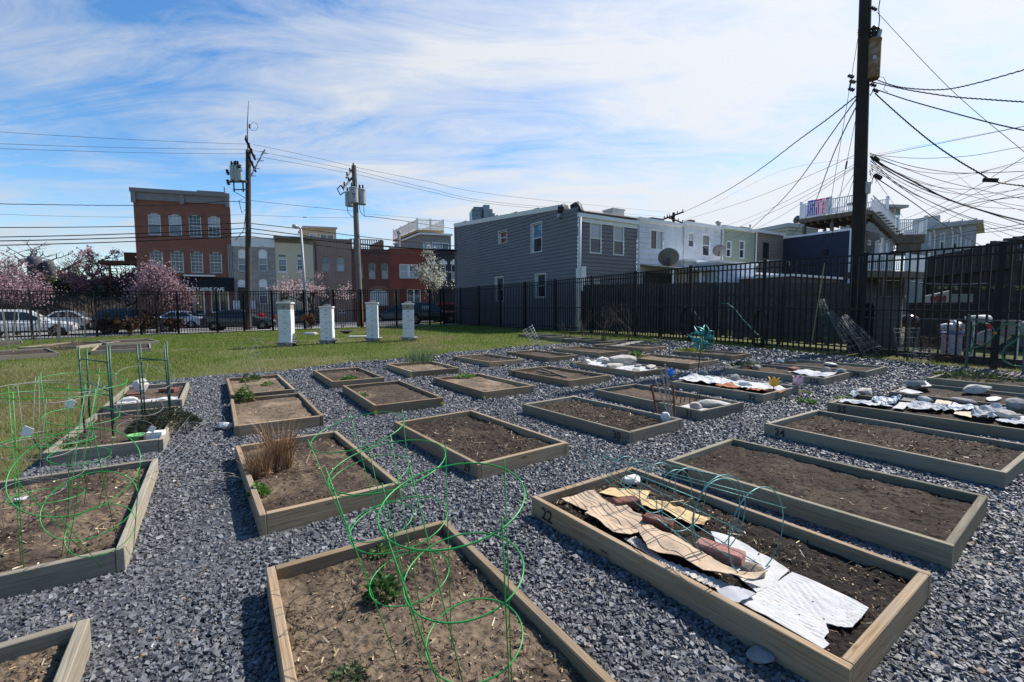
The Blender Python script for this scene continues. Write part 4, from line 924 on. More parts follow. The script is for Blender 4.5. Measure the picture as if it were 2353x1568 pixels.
leafy('green leafy plant at the foot of the green cages', 'weed_plant', gg(*q4(1085, 800), .085), .055, .12, 200, (.05, .12, .03), 1, .038)
leafy('small green weed against the rear board of the near tan bed', 'weed_plant', gg(*q4(1060, 440), .09), .05, .035, 150, (.09, .16, .045), 2, .022)
leafy('flat grey-green weed at the front of the near tan bed', 'weed_plant', gg(*q4(810, 1480), .085), .055, .03, 160, (.10, .14, .06), 3, .026)
leafy('green weed at the left board of the compost bed', 'weed_plant', gg(*q3(300, 1290), .085), .06, .07, 260, GR, 4, .03)
leafy('tall green weed between the sandy bed and the hoop bed', 'weed_plant', gg(*q3(178, 455), .085), .12, .22, 420, (.06, .13, .02), 5, .045)
leafy('green weed at the far left corner of the sandy bed', 'weed_plant', gg(*q3(230, 280), .09), .14, .13, 200, (.07, .12, .03), 6, .05)
leafy('small green weed in the middle of the sandy bed', 'weed_plant', gg(*q3(380, 315), .09), .08, .05, 120, GR, 7, .04)
leafy('small green weed in the lawn-edge bed of its row', 'weed_plant', gg(*q3(1115, 262), .09), .11, .05, 180, GR, 8, .05)
leafy('small weed at the left board of the taped bed', 'weed_plant', gg(*q3(1225, 415), .09), .08, .04, 120, (.08, .15, .04), 9, .04)
leafy('green weed tuft at the rear board of bed 37', 'weed_plant', gg(*r6(140, 605), .09), .17, .03, 200, GR, 10, .05)
leafy('yellow-green weed in bed 40 at its rear end', 'weed_plant', gg(*r6(1745, 412), .09), .15, .13, 200, (.10, .2, .03), 11, .07)
leafy('yellow-green weeds at the rear end of bed 41', 'weed_plant', gg(*r7(440, 445), .09), .35, .08, 320, (.15, .19, .03), 12, .07)
leafy('grey-green weeds at the rear end of bed 336', 'weed_plant', gg(*r7(1090, 612), .09), .30, .10, 320, (.09, .12, .05), 13, .06)
leafy('weed growing through gravel by the sheeted bed', 'weed_plant', gg(*r7(1795, 1035), .01), .09, .06, 130, GR, 14, .05)
leafy('small yellow weed in gravel at the corner of the sheeted bed', 'weed_plant', gg(*r7(1765, 930), .01), .08, .05, 100, (.16, .22, .03), 15, .04)
leafy('pale green plant in the rear corner of bed 25', 'weed_plant', gg(*r8(780, 520), .10), .11, .06, 180, (.18, .22, .12), 16, .04)
leafy('dark weeds along the soil of the bed by the mat', 'weed_plant', gg(*r8(1900, 340), .09), .55, .10, 500, (.05, .075, .03), 17, .07)
leafy('dark grey-green bushy herb spilling over the bed corner', 'herb_bush', gg(*q1(1480, 800), .085), .30, .22, 2600, (.040, .052, .030), 18, .06, 'herb bush', True)
leafy('small weed patch at the near board of the herb bed', 'weed_plant', gg(*q1(600, 960), .085), .16, .05, 300, (.09, .14, .04), 19, .045)
blades('clump of grey-green onion leaves in the lawn-edge bed', 'onion_plants', 'plants', gg(*q3(1745, 110), .085), 150, .34, .75, (.10, .15, .075), .010, .6, 20, mat=M_LEAF)
blades('dead tan flower stalks in the front lawn bed', 'dry_stalks', 'dry stalks', gg(*r1(440, 1465), .09), 90, .22, .5, (.25, .18, .11), .006, 1.3, 21)
blades('dead tan stalks in the second lawn bed', 'dry_stalks', 'dry stalks', gg(*r1(580, 1425), .09), 90, .22, .5, (.28, .2, .12), .006, 1.3, 22)
# ------------------------------------------------------------------ bee hives
def hive(px, lab, nbox, h, brickw, grey_top=True):
 p = gg(*px); root = thing('bee_hive', lab, 'bee hive', (p.x, p.y, p.z), R_(13), 'white bee hives on the lawn')
 ww = paint('hive paint', (.70, .71, .72), .6, .07, 2.5, .1, dirt=(.45, .43, .39)); gw = paint('grey weathered lid', (.30, .28, .25), .85, .25, 8, .3)
 mb = MB()
 for dx in (-.12, .12):
  for dy in (-.26, .26): mb.box((dx, dy, .05), (.2, .18, .10))
 mb.bbox((.02, 0, .115), (.62, .62, .03), .005); mb.build('stand', paint('cinder block', (.20, .19, .175), .95, .2, 9, .4), root, local=True)
 z = .13; hb = (h-.10)/nbox; rr = random.Random(int(p.x*100))
 for k in range(nbox):
  mb = MB(); dx = rr.uniform(-.004, .004); top = (k == nbox-1 and grey_top)
  mb.bbox((dx, dx, z+hb/2), (.405, .50, hb-.004), .004); o = mb.build('hive_box', gw if top else ww, root, local=True)
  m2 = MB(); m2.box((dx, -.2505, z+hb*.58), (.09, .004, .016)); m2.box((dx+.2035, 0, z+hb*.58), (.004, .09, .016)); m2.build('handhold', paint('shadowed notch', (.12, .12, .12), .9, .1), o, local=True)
  if k == nbox-1: m3 = MB(); m3.lathe([(.018, 0), (.018, .006)], (dx, -.25, z+hb*.45), 10, axis=(0, -1, 0)); m3.build('entrance_hole', M_BLACK, o, local=True)
  z += hb
 mb = MB(); mb.bbox((0, 0, z+.03), (.46, .55, .06), .006); mb.bbox((0, 0, z+.063), (.44, .53, .006), .002); mb.build('lid', paint('hive lid', (.50, .49, .47), .6, .15, 5), root, local=True)
 c = Vector((p.x, p.y, p.z+z+.067)); mb = MB(); mb.bbox(c+Vector((0, 0, .022)), (.24, .12, .045), .005, .3)
 if brickw: mb.bbox(c+Vector((.03, 0, .06)), (.18, .10, .03), .004, .5)
 tag(mb.build('stone_weight', M_STONEG, None), 'flat stone weight on the lid of the ' + brickw0, 'stone')
for px, lab, nb, h, bw, gt, brickw0 in [(r2(487, 1440), 'tallest white bee hive with grey top box, left of the four', 7, 1.40, 1, True, 'left-end hive'), (r2(807, 1420), 'white bee hive with white top box, second from the left', 7, 1.23, 1, False, 'second hive'),
  (r2(1160, 1402), 'white bee hive third from the left, in front of the pole', 7, 1.34, 1, False, 'third hive'), (r2(1440, 1398), 'white bee hive with grey top box, right of the four', 7, 1.28, 1, True, 'right-end hive')]: hive(px, lab, nb, h, bw, gt)
for i, (x, y, r_, h, lab) in enumerate([(672, 1352, .36, .10, 'low stacked stone plinth on the lawn between hives'), (950, 1342, .30, .07, 'shallow dark dish on the lawn between hives')]):
 p = gg(*r2(x, y)); mb = MB()
 if i == 0: mb.bbox(p+Vector((0, 0, .04)), (.60, .45, .08), .01); mb.bbox(p+Vector((0, 0, .105)), (.48, .36, .05), .01); tag(mb.build('stone_plinth', M_CONC, None), lab, 'plinth')
 else: mb.lathe([(.12, 0), (.16, .04), (.30, .10), (.33, .14), (.30, .14), (.15, .08), (.001, .08)], p, 20); tag(mb.build('bird_bath', M_DARKMET, None, smooth=True), lab, 'dish')
p = gg(*r2(1060, 1370)); mb = MB(); mb.bbox(p+Vector((0, 0, .03)), (.95, .5, .05), .008, R_(10)); tag(mb.build('paving_slab', M_CONC, None), 'flat pale slab lying on the lawn left of the third hive', 'slab')
# stakes among the lawn beds at far left
for i, (x, y, x2, y2) in enumerate([(75, 1480, 20, 1170), (105, 1400, 115, 1160), (320, 1420, 292, 1160), (455, 1440, 458, 1180), (540, 1405, 527, 1155), (665, 1385, 662, 1170), (470, 1400, 468, 1230)]):
 b = gg(*r1(x, y), .05); t = dp(*r1(x2, y2), b.y); mb = MB(); mb.bar(b, t, .035, 4); tag(mb.build('wooden_stake', paint('grey stake', (.20, .185, .165), .9, .2, 9), None), ['leaning grey stake at the front left of the lawn beds', 'grey stake close to the white car hood, rear left', 'leaning grey stake before the white car window', 'upright grey stake in the front lawn bed', 'tall grey stake right of the white car nose', 'grey stake at the right end of the lawn beds', 'short grey stake behind the front lawn bed'][i], 'stake', 'stakes in the lawn beds')
# ------------------------------------------------------------------ black metal fences
FH = 2.62
def fence(name, label, P, hgt=FH, zb=None):
 root = thing(name, label, 'fence', (P[0][0], P[0][1], zt(*P[0])))
 n = len(P)
 for i, (x, y) in enumerate(P):
  z = zt(x, y); mb = MB(); r_ = .098
  mb.box((x, y, z+hgt/2-.05), (r_, r_, hgt+.14), R_(-31)); mb.bbox((x, y, z+hgt+.035), (r_*1.25, r_*1.25, .035), .012, R_(-31)); mb.build('post', M_FENCE, root, uv=False)
 for i in range(n-1):
  a = Vector((*P[i], zt(*P[i]))); b = Vector((*P[i+1], zt(*P[i+1]))); d = b-a; L = d.length; dh = Vector((d.x, d.y, 0)).normalized(); a2 = a + d*(.05/L); b2 = b - d*(.05/L); mb = MB()
  nn = Vector((-dh.y, dh.x, 0)); hz = lambda q, z: q + Vector((0, 0, z))
  for z, w_ in ((hgt-.02, .042), (hgt-.20, .036), (1.21, .036), (.22, .036)):
   p = [a2 - nn*w_/2, b2 - nn*w_/2, b2 + nn*w_/2, a2 + nn*w_/2]
   mb.hexa([hz(q, z-w_/2) for q in p] + [hz(q, z+w_/2) for q in p])
  k = max(2, round(L/.15)); w_ = .0165
  for j in range(1, k):
   c = a + d*(j/k); p = [c - dh*w_ - nn*w_, c + dh*w_ - nn*w_, c + dh*w_ + nn*w_, c - dh*w_ + nn*w_]
   mb.hexa([hz(q, .06) for q in p] + [hz(q, hgt-.03) for q in p])
  mb.build('picket_panel', M_FENCE, root, uv=False)
 return root
LFP = []
for px_, Y in ((-250, 20.2), (-90, 22.2), (73, 24.4), (222, 26.2), (324, 27.3), (410, 28.3), (500, 29.2), (561, 29.8), (627, 30.4), (700, 30.9), (768, 31.4), (831, 31.9), (912, 32.6), (988, 33.4), (1019, 33.7)): LFP.append(((px_-1176.5)/1046*Y, Y))
RFP = [(-5.06, 33.72), (-3.67, 32.6), (-2.19, 30.1), (-.72, 27.9), (.73, 26.0), (2.24, 23.7), (3.70, 21.2), (5.06, 18.7), (6.30, 16.15), (7.69, 13.96), (9.04, 11.75), (10.2, 9.58), (11.45, 7.35), (12.75, 5.1)]
fence('metal_fence', 'tall black metal picket fence along the street behind the lawn', LFP[:-1] + [(-5.25, 33.6)])
fence('metal_fence', 'tall black metal picket fence along the right side of the garden', RFP)
# ------------------------------------------------------------------ grey wooden plank fence beyond the right fence
def off(p, q, d):
 v = Vector((q[0]-p[0], q[1]-p[1])).normalized(); return Vector((-v.y, v.x))*d
M_PLANK = paint('grey fence plank', (.098, .085, .073), .9, .35, 5, .3)
def plank_fence():
 A, B = Vector((3.62, 23.25)), Vector((10.1, 12.95)); L = (B-A).length; d = (B-A)/L; n = Vector((d.y, -d.x)); root = thing('plank_fence', 'weathered grey plank fence with light gaps behind the black fence', 'fence', (A.x, A.y, zt(A.x, A.y)))
 rr = random.Random(4); k = 5; a3 = math.atan2(d.y, d.x)
 for s in range(k):
  mb = MB(); t0, t1 = s*L/k, (s+1)*L/k; x = t0
  while x < t1-.05:
   w_ = rr.uniform(.10, .14); p = A + d*(x+w_/2); z = zt(p.x, p.y); top = 1.93+.45*(1-(x/L)) + rr.uniform(-.03, .03); bt = .10 + rr.uniform(-.03, .05)
   c = Vector((p.x, p.y, 0)); dx = Vector((d.x, d.y, 0)); nn = Vector((n.x, n.y, 0)); g = w_/2
   q = [c-dx*g-nn*.009, c+dx*g-nn*.009, c+dx*g+nn*.009, c-dx*g+nn*.009]
   mb.hexa([v+Vector((0, 0, z+bt)) for v in q] + [v+Vector((0, 0, z+top-.05 if False else z+top)) for v in q]); x += w_ + rr.choice([.003, .004, .006, .018])
  mb.build('plank_panel', M_PLANK, root, uv=False)
  mb = MB(); p = A + d*(t0+.05); z = zt(p.x, p.y); mb.box((p.x-n.x*.07*-1, p.y-n.y*-.07, z+1.0), (.09, .09, 2.0), a3); mb.build('post', M_PLANK, root, uv=False)
  for hz in (.45, 1.65):
   mb = MB(); p0, p1 = A+d*(t0+.02), A+d*(t1-.02); o_ = n*.035
   mb.box(((p0.x+p1.x)/2+o_.x, (p0.y+p1.y)/2+o_.y, zt(p0.x, p0.y)+hz), ((t1-t0)-.05, .04, .09), a3); mb.build('rail', M_PLANK, root, uv=False)
plank_fence()
# ------------------------------------------------------------------ things hung on / leaning against the right fence
M_HOSE = paint('black hose', (.012, .012, .013), .35, .2, 6); M_GHOSE = paint('green hose', (.02, .17, .09), .4, .2, 6)
def near_fence(px, py, d=.14):
 """point on the vertical plane d metres in front of the right fence"""
 P0 = Vector((10.2, 9.58, 0)); P1 = Vector((3.70, 21.2, 0)); v = (P1-P0).normalized(); n = Vector((-v.y, v.x, 0)); n = n if n.x < 0 else -n
 q = P0 + n*d; r_ = Vector(ray(px, py)); o = Vector((0, 0, CAM_H)); t = (q-o).dot(n)/r_.dot(n); return o + r_*t
def coil(label, c, w_, h, n, mat, r_=.011, seed=1, name='garden_hose'):
 rr = random.Random(seed); v = (Vector((3.70, 21.2, 0))-Vector((10.2, 9.58, 0))).normalized(); nn = Vector((v.y, -v.x, 0)); pts = []
 for k in range(n):
  sw, sh, ox = w_*rr.uniform(.8, 1.15), h*rr.uniform(.85, 1.1), rr.uniform(-.03, .03)
  for i in range(20):
   a = 2*PI*i/20 + PI/2; pts.append(c + v*(ox+sw*math.cos(a)) + Vector((0, 0, sh*(math.sin(a)-1))) + nn*rr.uniform(-.04, .04))
 mb = MB(); mb.tube(pts, r_, 6); return tag(mb.build(name, mat, None, smooth=True, uv=False), label, 'hose')
coil('black hose coiled over the fence rail left of the pinwheel', near_fence(*r4(95, 1040)), .24, .52, 7, M_HOSE, .012, 1)
coil('thick black hose coil hanging on the fence behind bed 41', near_fence(*r4(665, 1055)), .21, .60, 12, M_HOSE, .013, 2)
mb = MB(); mb.tube([near_fence(*r4(x, y)) for x, y in ((150, 1070), (180, 1120), (230, 1145), (280, 1110), (330, 1040))], .010, 6); tag(mb.build('garden_hose', M_HOSE, None, smooth=True), 'thin black hose end looping between two fence posts', 'hose')
mb = MB(); mb.tube([near_fence(*r4(x, y)) for x, y in ((360, 1005), (410, 1010), (470, 1050), (520, 1120), (590, 1195), (640, 1245), (720, 1310), (790, 1350), (850, 1375))], .012, 6); tag(mb.build('garden_hose', M_GHOSE, None, smooth=True), 'green hose stretched down along the fence behind bed 41', 'hose')
mb = MB(); mb.tube([near_fence(*r4(x, y), .3) for x, y in ((-130, 1350), (60, 1345), (400, 1360), (820, 1385), (1100, 1400), (1420, 1435), (1700, 1460))], .011, 6); tag(mb.build('garden_hose', M_GHOSE, None, smooth=True), 'green hose lying along the foot of the right fence', 'hose')
mb = MB(); pts = [(1080, 1380), (1200, 1350), (1290, 1310), (1335, 1240), (1320, 1205), (1280, 1170), (1210, 1155), (1160, 1190), (1150, 1260), (1165, 1330), (1140, 1400), (1090, 1430)]
mb.tube([near_fence(*r5(x, y), .17) for x, y in pts], .015, 7); mb.tube([near_fence(*r5(x, y), .17) for x, y in ((1345, 1215), (1400, 1180), (1470, 1160), (1525, 1190), (1535, 1250), (1480, 1310), (1410, 1350), (1385, 1410), (1400, 1460), (1470, 1495), (1560, 1505))], .015, 7)
tag(mb.build('garden_hose', M_GHOSE, None, smooth=True), 'green hose looped around the right-hand fence post', 'hose')
mb = MB(); mb.bar(near_fence(*r5(1268, 1170), .2), near_fence(*r5(1310, 1210), .2), .03, 8, .022); tag(mb.build('hose_nozzle', paint('red plastic', (.55, .02, .03), .4), None), 'red hose nozzle at the right-hand fence post', 'nozzle')
mb = MB(); mb.bar(near_fence(*r5(1318, 1242), .2), near_fence(*r5(1342, 1238), .2), .022, 8); tag(mb.build('hose_clip', paint('orange clip', (.75, .22, .02), .4), None), 'orange clip on the green hose below the red nozzle', 'clip')
mb = MB(); a, b = near_fence(*r4(1075, 1300), .1), near_fence(*r4(1172, 695), .1); mb.bar(a, a.lerp(b, .62), .014, 6); mb.bar(a.lerp(b, .62), b, .022, 6, .012); tag(mb.build('wooden_pole', paint('yellowish pole', (.26, .23, .11), .7, .25, 8), None), 'yellowish wooden pole leaning against the right fence', 'pole')
# stacked wire cages leaning on the fence by the big pole
M_DKGW = paint('dark green wire', (.01, .075, .05), .4, .3, 8)
for i, (bx, by, tx, ty, m_, lab) in enumerate([(1250, 1400, 1150, 980, M_DKGW, 'dark green wire cages stacked upright against the fence left of the pole'), (1440, 1370, 1215, 1075, M_GALV, 'shiny wire cages stacked and leaning over by the pole foot'), (1560, 1400, 1330, 1110, M_GALV, 'shiny wire cages lying outermost on the stack by the pole foot')]):
 b = near_fence(*r4(bx, by), .45); t = near_fence(*r4(tx, ty), .25); cage(lab, b, t, .06, .22, (.05, .18, .32, .46, .6, .74, .88), 12, .0020, m_, 'stacked cages by the fence', ph=i)
# maroon wire cages heap by the right post
for i, (x, y, h, m_, lab) in enumerate([(905, 1450, .55, M_RUST, 'rusty red wire cage left of the right fence post'), (1010, 1440, .75, paint('maroon wire', (.10, .012, .02), .5), 'maroon wire cage against the fence, nearest the red nozzle'), (640, 1410, .62, M_GALV, 'grey wire cage frame against the fence right of the big pole'), (760, 1470, .30, M_GALV, 'low wire cage bent flat at the foot of the fence')]):
 b = near_fence(*r5(x, y), .32); cage(lab, b, b+Vector((-.10+.05*i, .05, h)), .24, .16, (.05, .25, .45, .65, .85, .985), 8, .0022, m_, 'old wire cages at the right fence', ph=i*.3)
# bare twigs bush helper
def twigs(label, name, cat, c, h, n, col, seed, rad=.006, spread=.6, leaves=None, depth=3, group=None, lw=.03, nleaf=2):
 rr = random.Random(seed); mb = MB(); tips = []
 def grow(p, d, l, r_, k):
  q1_ = p + d*l*.5 + Vector((rr.gauss(0, .04), rr.gauss(0, .04), 0))*l; q2_ = q1_ + (d + Vector((rr.gauss(0, .18), rr.gauss(0, .18), rr.gauss(0, .08)))).normalized()*l*.5
  mb.tube([p, q1_, q2_], [r_, r_*.85, r_*.6], 4, cap=False); tips.append(q2_); tips.append(q1_)
  if k > 0:
   for _ in range(rr.choice([2, 3])):
    d2 = (d + Vector((rr.gauss(0, spread), rr.gauss(0, spread), rr.gauss(.1, spread*.5)))).normalized(); grow(q2_ if rr.random() < .6 else q1_, d2, l*rr.uniform(.55, .85), r_*.6, k-1)
 for i in range(n):
  d = Vector((rr.gauss(0, .3), rr.gauss(0, .3), 1)).normalized(); grow(Vector(c)+Vector((rr.uniform(-.06, .06), rr.uniform(-.06, .06), -.02)), d, h*.45, rad, depth)
 bark = paint('twig bark', (.10, .075, .06), .9, .3, 9)
 if not leaves: return tag(mb.build(name, bark, None, uv=False), label, cat, group)
 root = thing(name, label, cat, Vector(c), 0, group); mb.build('stems', bark, root, uv=False); r = np.random.default_rng(seed); V = []; C = []; F = []
 for t in tips:
  for _ in range(nleaf):
   p = np.array(t) + r.normal(0, .03, 3); a = r.normal(size=3); a /= np.linalg.norm(a); b = np.cross(a, r.normal(size=3)); b /= np.linalg.norm(b); k = len(V); l_ = lw*r.uniform(.6, 1.4); V += [p-a*l_, p+b*l_*.5, p+a*l_, p-b*l_*.5]; C += [np.array(leaves)*r.uniform(.5, 1.5)]*4; F.append((k, k+1, k+2, k+3))
 big_mesh('foliage', np.array(V)-np.array(c), F, M_LEAF, cols=np.array(C), parent=root); return root
for k, (key, h, n, lab) in enumerate([('FB0', 1.1, 4, 'leafless spiky bush in the nearest small fence bed'), ('FB1', 1.45, 5, 'tall bare bush in the second small fence bed'), ('FB2', 1.15, 4, 'bare canes in the third small fence bed'), ('FB3', .6, 3, 'low dry stems in the fourth small fence bed')]):
 b = BEDS[key]; c = b['L']+b['u']*b['ln']*.5+b['w']*b['wd']*.5; twigs(lab, 'bare_bush', 'bush', (c.x, c.y, b['L'].z+.08), h, n, None, 30+k, .010, .5)
p = gg(*r2(672, 1310)); twigs('rust-leaved shrub behind the first bee hive', 'small_shrub', 'shrub', p, .95, 9, None, 40, .012, .45, (.16, .06, .035), 3, lw=.045)
p = gg(*r2(925, 1298)); twigs('sparse yellow-green shrub before the brick house', 'small_shrub', 'shrub', p, .85, 6, None, 41, .011, .45, (.20, .18, .05), 2, lw=.03, nleaf=1)
for i, (x, y, h, n, lab) in enumerate([(860, 1360, 1.15, 10, 'red-leaved shrub at the left in front of the black car'), (1010, 1360, .95, 10, 'low red-leaved shrub in the middle before the black car'), (1130, 1350, 1.25, 11, 'tall olive-red shrub right of the black car door'), (1380, 1340, .95, 9, 'dark red shrub at the nose of the black car')]):
 p = gg(*r1(x, y)); twigs(lab, 'leafy_shrub', 'shrub', p, h, n, None, 50+i, .014, .45, (.085, .048, .026), 3, 'shrubs along the street fence', .06, 3)
for i, (x, y, h, lab) in enumerate([(255, 1470, 1.1, 'bare vine stem in the front lawn bed'), (425, 1415, 1.7, 'bare sapling before the white car nose'), (540, 1400, 1.2, 'bare vine tied to a stake right of the white car')]):
 p = gg(*r1(x, y)); twigs(lab, 'bare_vine', 'vine', p, h, 1, None, 60+i, .022, .5, None, 3)
mb = MB(); a, b = gg(*r1(40, 1440)), gg(*r1(560, 1405)); pts = [dp(*r1(x, y), 22) for x, y in ((20, 1255), (110, 1265), (290, 1275), (460, 1268), (660, 1280))]; mb.tube(pts, .009, 5); tag(mb.build('trellis_wire', M_GALV, None), 'wire strung between the grey stakes of the lawn beds', 'wire')
# brush and dry stems along the foot of the right fence
for i, (x, y, h, lab) in enumerate([(480, 1340, .6, 'dry brush heap behind the fence right of the big pole'), (620, 1330, .75, 'tangled dry brush behind the fence in the middle of the alley'), (760, 1350, .55, 'dry brush in front of the white bin behind the fence')]):
 P_ = near_fence(*r5(x, y), -1.6); P_.z = zt(P_.x, P_.y); twigs(lab, 'brush_heap', 'brush', P_, h, 16, None, 70+i, .008, .9, None, 3)
for i, (x, y) in enumerate([(930, 1480), (1000, 1470), (1450, 1490)]):
 P_ = near_fence(*r4(x*.55-300 if i < 2 else 480, 1300), .25); P_.z = zt(P_.x, P_.y); twigs('dry weed stems at the foot of the right fence', 'dry_weed', 'weed', P_, .4, 5, None, 80+i, .005, .7, None, 2, 'dry weeds at the right fence')
# ------------------------------------------------------------------ facade helpers
class Fac:
 def __init__(s, O, deg, skew=False): s.b = Vector((-.5475, .876, 0)) if skew else None; s.O = Vector((O[0], O[1], 0)); a = R_(deg); s.a = a; s.u = Vector((math.cos(a), math.sin(a), 0)); s.n = Vector((math.sin(a), -math.cos(a), 0))
 def P(s, x, z, d=0.0): return s.O + s.u*x + (s.b*(-d) if s.b and d < 0 else s.n*d) + Vector((0, 0, z))
 def hit(s, px, py, d=0.0):
  r_ = Vector(ray(px, py)); o = Vector((0, 0, CAM_H)); t = (s.O + s.n*d - o).dot(s.n)/r_.dot(s.n); p = o + r_*t; return ((p-s.O).dot(s.u), p.z)
 def box(s, mb, x0, x1, z0, z1, d0, d1, m=None):
  if d0 > d1: d0, d1 = d1, d0
  q = [s.P(x0, 0, d1), s.P(x1, 0, d1), s.P(x1, 0, d0), s.P(x0, 0, d0)]
  return mb.hexa([p+Vector((0, 0, z0)) for p in q] + [p+Vector((0, 0, z1)) for p in q], m)
 def rect(s, mb, x0, x1, z0, z1, d=0.0, m=None): return mb.quad(s.P(x0, z0, d), s.P(x1, z0, d), s.P(x1, z1, d), s.P(x0, z1, d), m)
 def wall(s, mb, x0, x1, z0, z1, ops=(), reveal=.12, lap=0.0, m=None):
  xs = sorted({x0, x1, *[min(max(o[0], x0), x1) for o in ops], *[min(max(o[1], x0), x1) for o in ops]})
  for a, b in zip(xs, xs[1:]):
   if b-a < 1e-4: continue
   c = (a+b)/2; cuts = sorted([(o[2], o[3]) for o in ops if o[0] < c < o[1]]); z = z0; spans = []
   for p, q in cuts:
    if p > z: spans.append((z, p))
    z = max(z, q)
   if z < z1: spans.append((z, z1))
   for p, q in spans:
    if not lap: s.rect(mb, a, b, p, q, 0, m)
    else: s.laps(mb, a, b, p, q, lap, m)
  for o in ops:
   if reveal > 0:
    a, b, p, q = o[:4]
    mb.quad(s.P(a, p), s.P(a, p, -reveal), s.P(a, q, -reveal), s.P(a, q), m); mb.quad(s.P(b, p, -reveal), s.P(b, p), s.P(b, q), s.P(b, q, -reveal), m)
    mb.quad(s.P(a, q), s.P(a, q, -reveal), s.P(b, q, -reveal), s.P(b, q), m); mb.quad(s.P(a, p, -reveal), s.P(a, p), s.P(b, p), s.P(b, p, -reveal), m)
  return mb
 def laps(s, mb, a, b, z0, z1, h, m=None, ref=0.0):
  k = math.floor((z0-ref)/h + 1e-6); z = z0
  while z < z1-1e-5:
   zt_ = min(ref+(k+1)*h, z1); zb = ref+k*h; f = lambda zz: .042*(1-(zz-zb)/h)
   mb.quad(s.P(a, z, f(z)), s.P(b, z, f(z)), s.P(b, zt_, f(zt_)), s.P(a, zt_, f(zt_)), m)
   mb.quad(s.P(a, z, 0), s.P(b, z, 0), s.P(b, z, f(z)), s.P(a, z, f(z)), m); z = zt_; k += 1
def glass(name, col, rough=.06):
 if name in MATS: return MATS[name]
 t = NT(name); c = t.coord('Object'); n = t.noise(c, .6, 3); t.bump(n, .02, .02); MATS[name] = t.set(t.mix(n, tuple(x*.7 for x in col), tuple(x*1.3 for x in col)), rough, 0, .7); return MATS[name]
G_DARK = glass('dark window glass', (.028, .034, .042)); G_BLIND = glass('glass over blind', (.34, .38, .42), .22); G_MID = glass('grey window glass', (.11, .13, .15), .1); G_CURT = glass('glass over curtain', (.24, .25, .26), .2)
def window(F, root, x0, x1, z0, z1, d=-.10, fw=.055, mat=None, up=None, lo=None, mun=None, arch=0.0, wallm=None, sill=None, mid=True, name='window', vmid=False, mlo=None, depth=.05):
 mat = mat or M_TRIM; mb = MB(); F.box(mb, x0, x0+fw, z0, z1, d-.02, d+depth); F.box(mb, x1-fw, x1, z0, z1, d-.02, d+depth)
 F.box(mb, x0+fw, x1-fw, z0, z0+fw, d-.02, d+depth-.003); F.box(mb, x0+fw, x1-fw, z1-fw, z1, d-.02, d+depth-.003); zm = (z0+z1)/2; xm = (x0+x1)/2
 if mid: F.box(mb, x0+fw, x1-fw, zm-.025, zm+.025, d-.015, d+depth*.6)
 if vmid: F.box(mb, xm-.03, xm+.03, z0+fw, z1-fw, d-.015, d+depth*.7)
 def muntins(a, b, p, q, nx, nz):
  for i in range(1, nx): x = a+(b-a)*i/nx; F.box(mb, x-.010, x+.010, p, q, d-.01, d+.012)
  for i in range(1, nz): z = p+(q-p)*i/nz; F.box(mb, a, b, z-.010, z+.010, d-.01, d+.009)
 if mun: muntins(x0+fw, x1-fw, zm+.025, z1-fw, *mun)
 if mun and mlo is not False: muntins(x0+fw, x1-fw, z0+fw, zm-.025, *(mlo or mun))
 o = mb.build(name, mat, root)
 up = up or G_DARK; lo = lo or up
 if mid:
  m1 = MB(); F.rect(m1, x0+fw, x1-fw, zm+.025, z1-fw, d-.005); m1.build('pane', up, o); m2 = MB(); F.rect(m2, x0+fw, x1-fw, z0+fw, zm-.025, d-.012); m2.build('pane', lo, o)
 elif vmid:
  m1 = MB(); F.rect(m1, x0+fw, xm-.03, z0+fw, z1-fw, d-.005); m1.build('pane', up, o); m2 = MB(); F.rect(m2, xm+.03, x1-fw, z0+fw, z1-fw, d-.012); m2.build('pane', lo, o)
 else: m1 = MB(); F.rect(m1, x0+fw, x1-fw, z0+fw, z1-fw, d-.005); m1.build('pane', up, o)
 if sill: ms = MB(); F.box(ms, x0-.06, x1+.06, z0-.10, z0-.004, -.09, .06); ms.build('sill', sill, o)
 return o
def arch_top(F, root, x0, x1, z1, rise, wallm, archm, h=.28, spread=.10, key=None):
 """brick corners that turn the square opening head into a segmental arch, plus the arch course itself"""
 w_ = (x1-x0)/2; xm = (x0+x1)/2; Rr = (w_*w_+rise*rise)/(2*rise); cz = z1-Rr; n = 8; mb = MB(); arc = []
 for i in range(n+1): x = x0+(x1-x0)*i/n; arc.append((x, cz+math.sqrt(max(0, Rr*Rr-(x-xm)**2))))
 for (xa, za), (xb, zb) in zip(arc, arc[1:]): mb.quad(F.P(xa, za, .004), F.P(xb, zb, .004), F.P(xb, z1+.004, .004), F.P(xa, z1+.004, .004)); mb.quad(F.P(xa, za, -.10), F.P(xb, zb, -.10), F.P(xb, zb, .004), F.P(xa, za, .004))
 mb.build('arch_corner', wallm, root)
 mb = MB(); pr = []
 for i in range(n+1):
  x = x0-spread+(x1-x0+2*spread)*i/n; W2 = w_+spread; rz = (x-xm)/W2; zb = z1+.02 - rise*rz*rz; pr.append((x, zb))
 for (xa, za), (xb, zb) in zip(pr, pr[1:]): F_q = [F.P(xa, za, .03), F.P(xb, zb, .03), F.P(xb, zb+h, .03), F.P(xa, za+h, .03)]; mb.quad(*F_q); mb.quad(F.P(xa, za+h, .03), F.P(xb, zb+h, .03), F.P(xb, zb+h, 0), F.P(xa, za+h, 0)); mb.quad(F.P(xa, za, 0), F.P(xb, zb, 0), F.P(xb, zb, .03), F.P(xa, za, .03))
 if key: F.box(mb, xm-.14, xm+.14, z1-.02, z1+h+.14, 0, .06)
 mb.build('arch', archm, root)
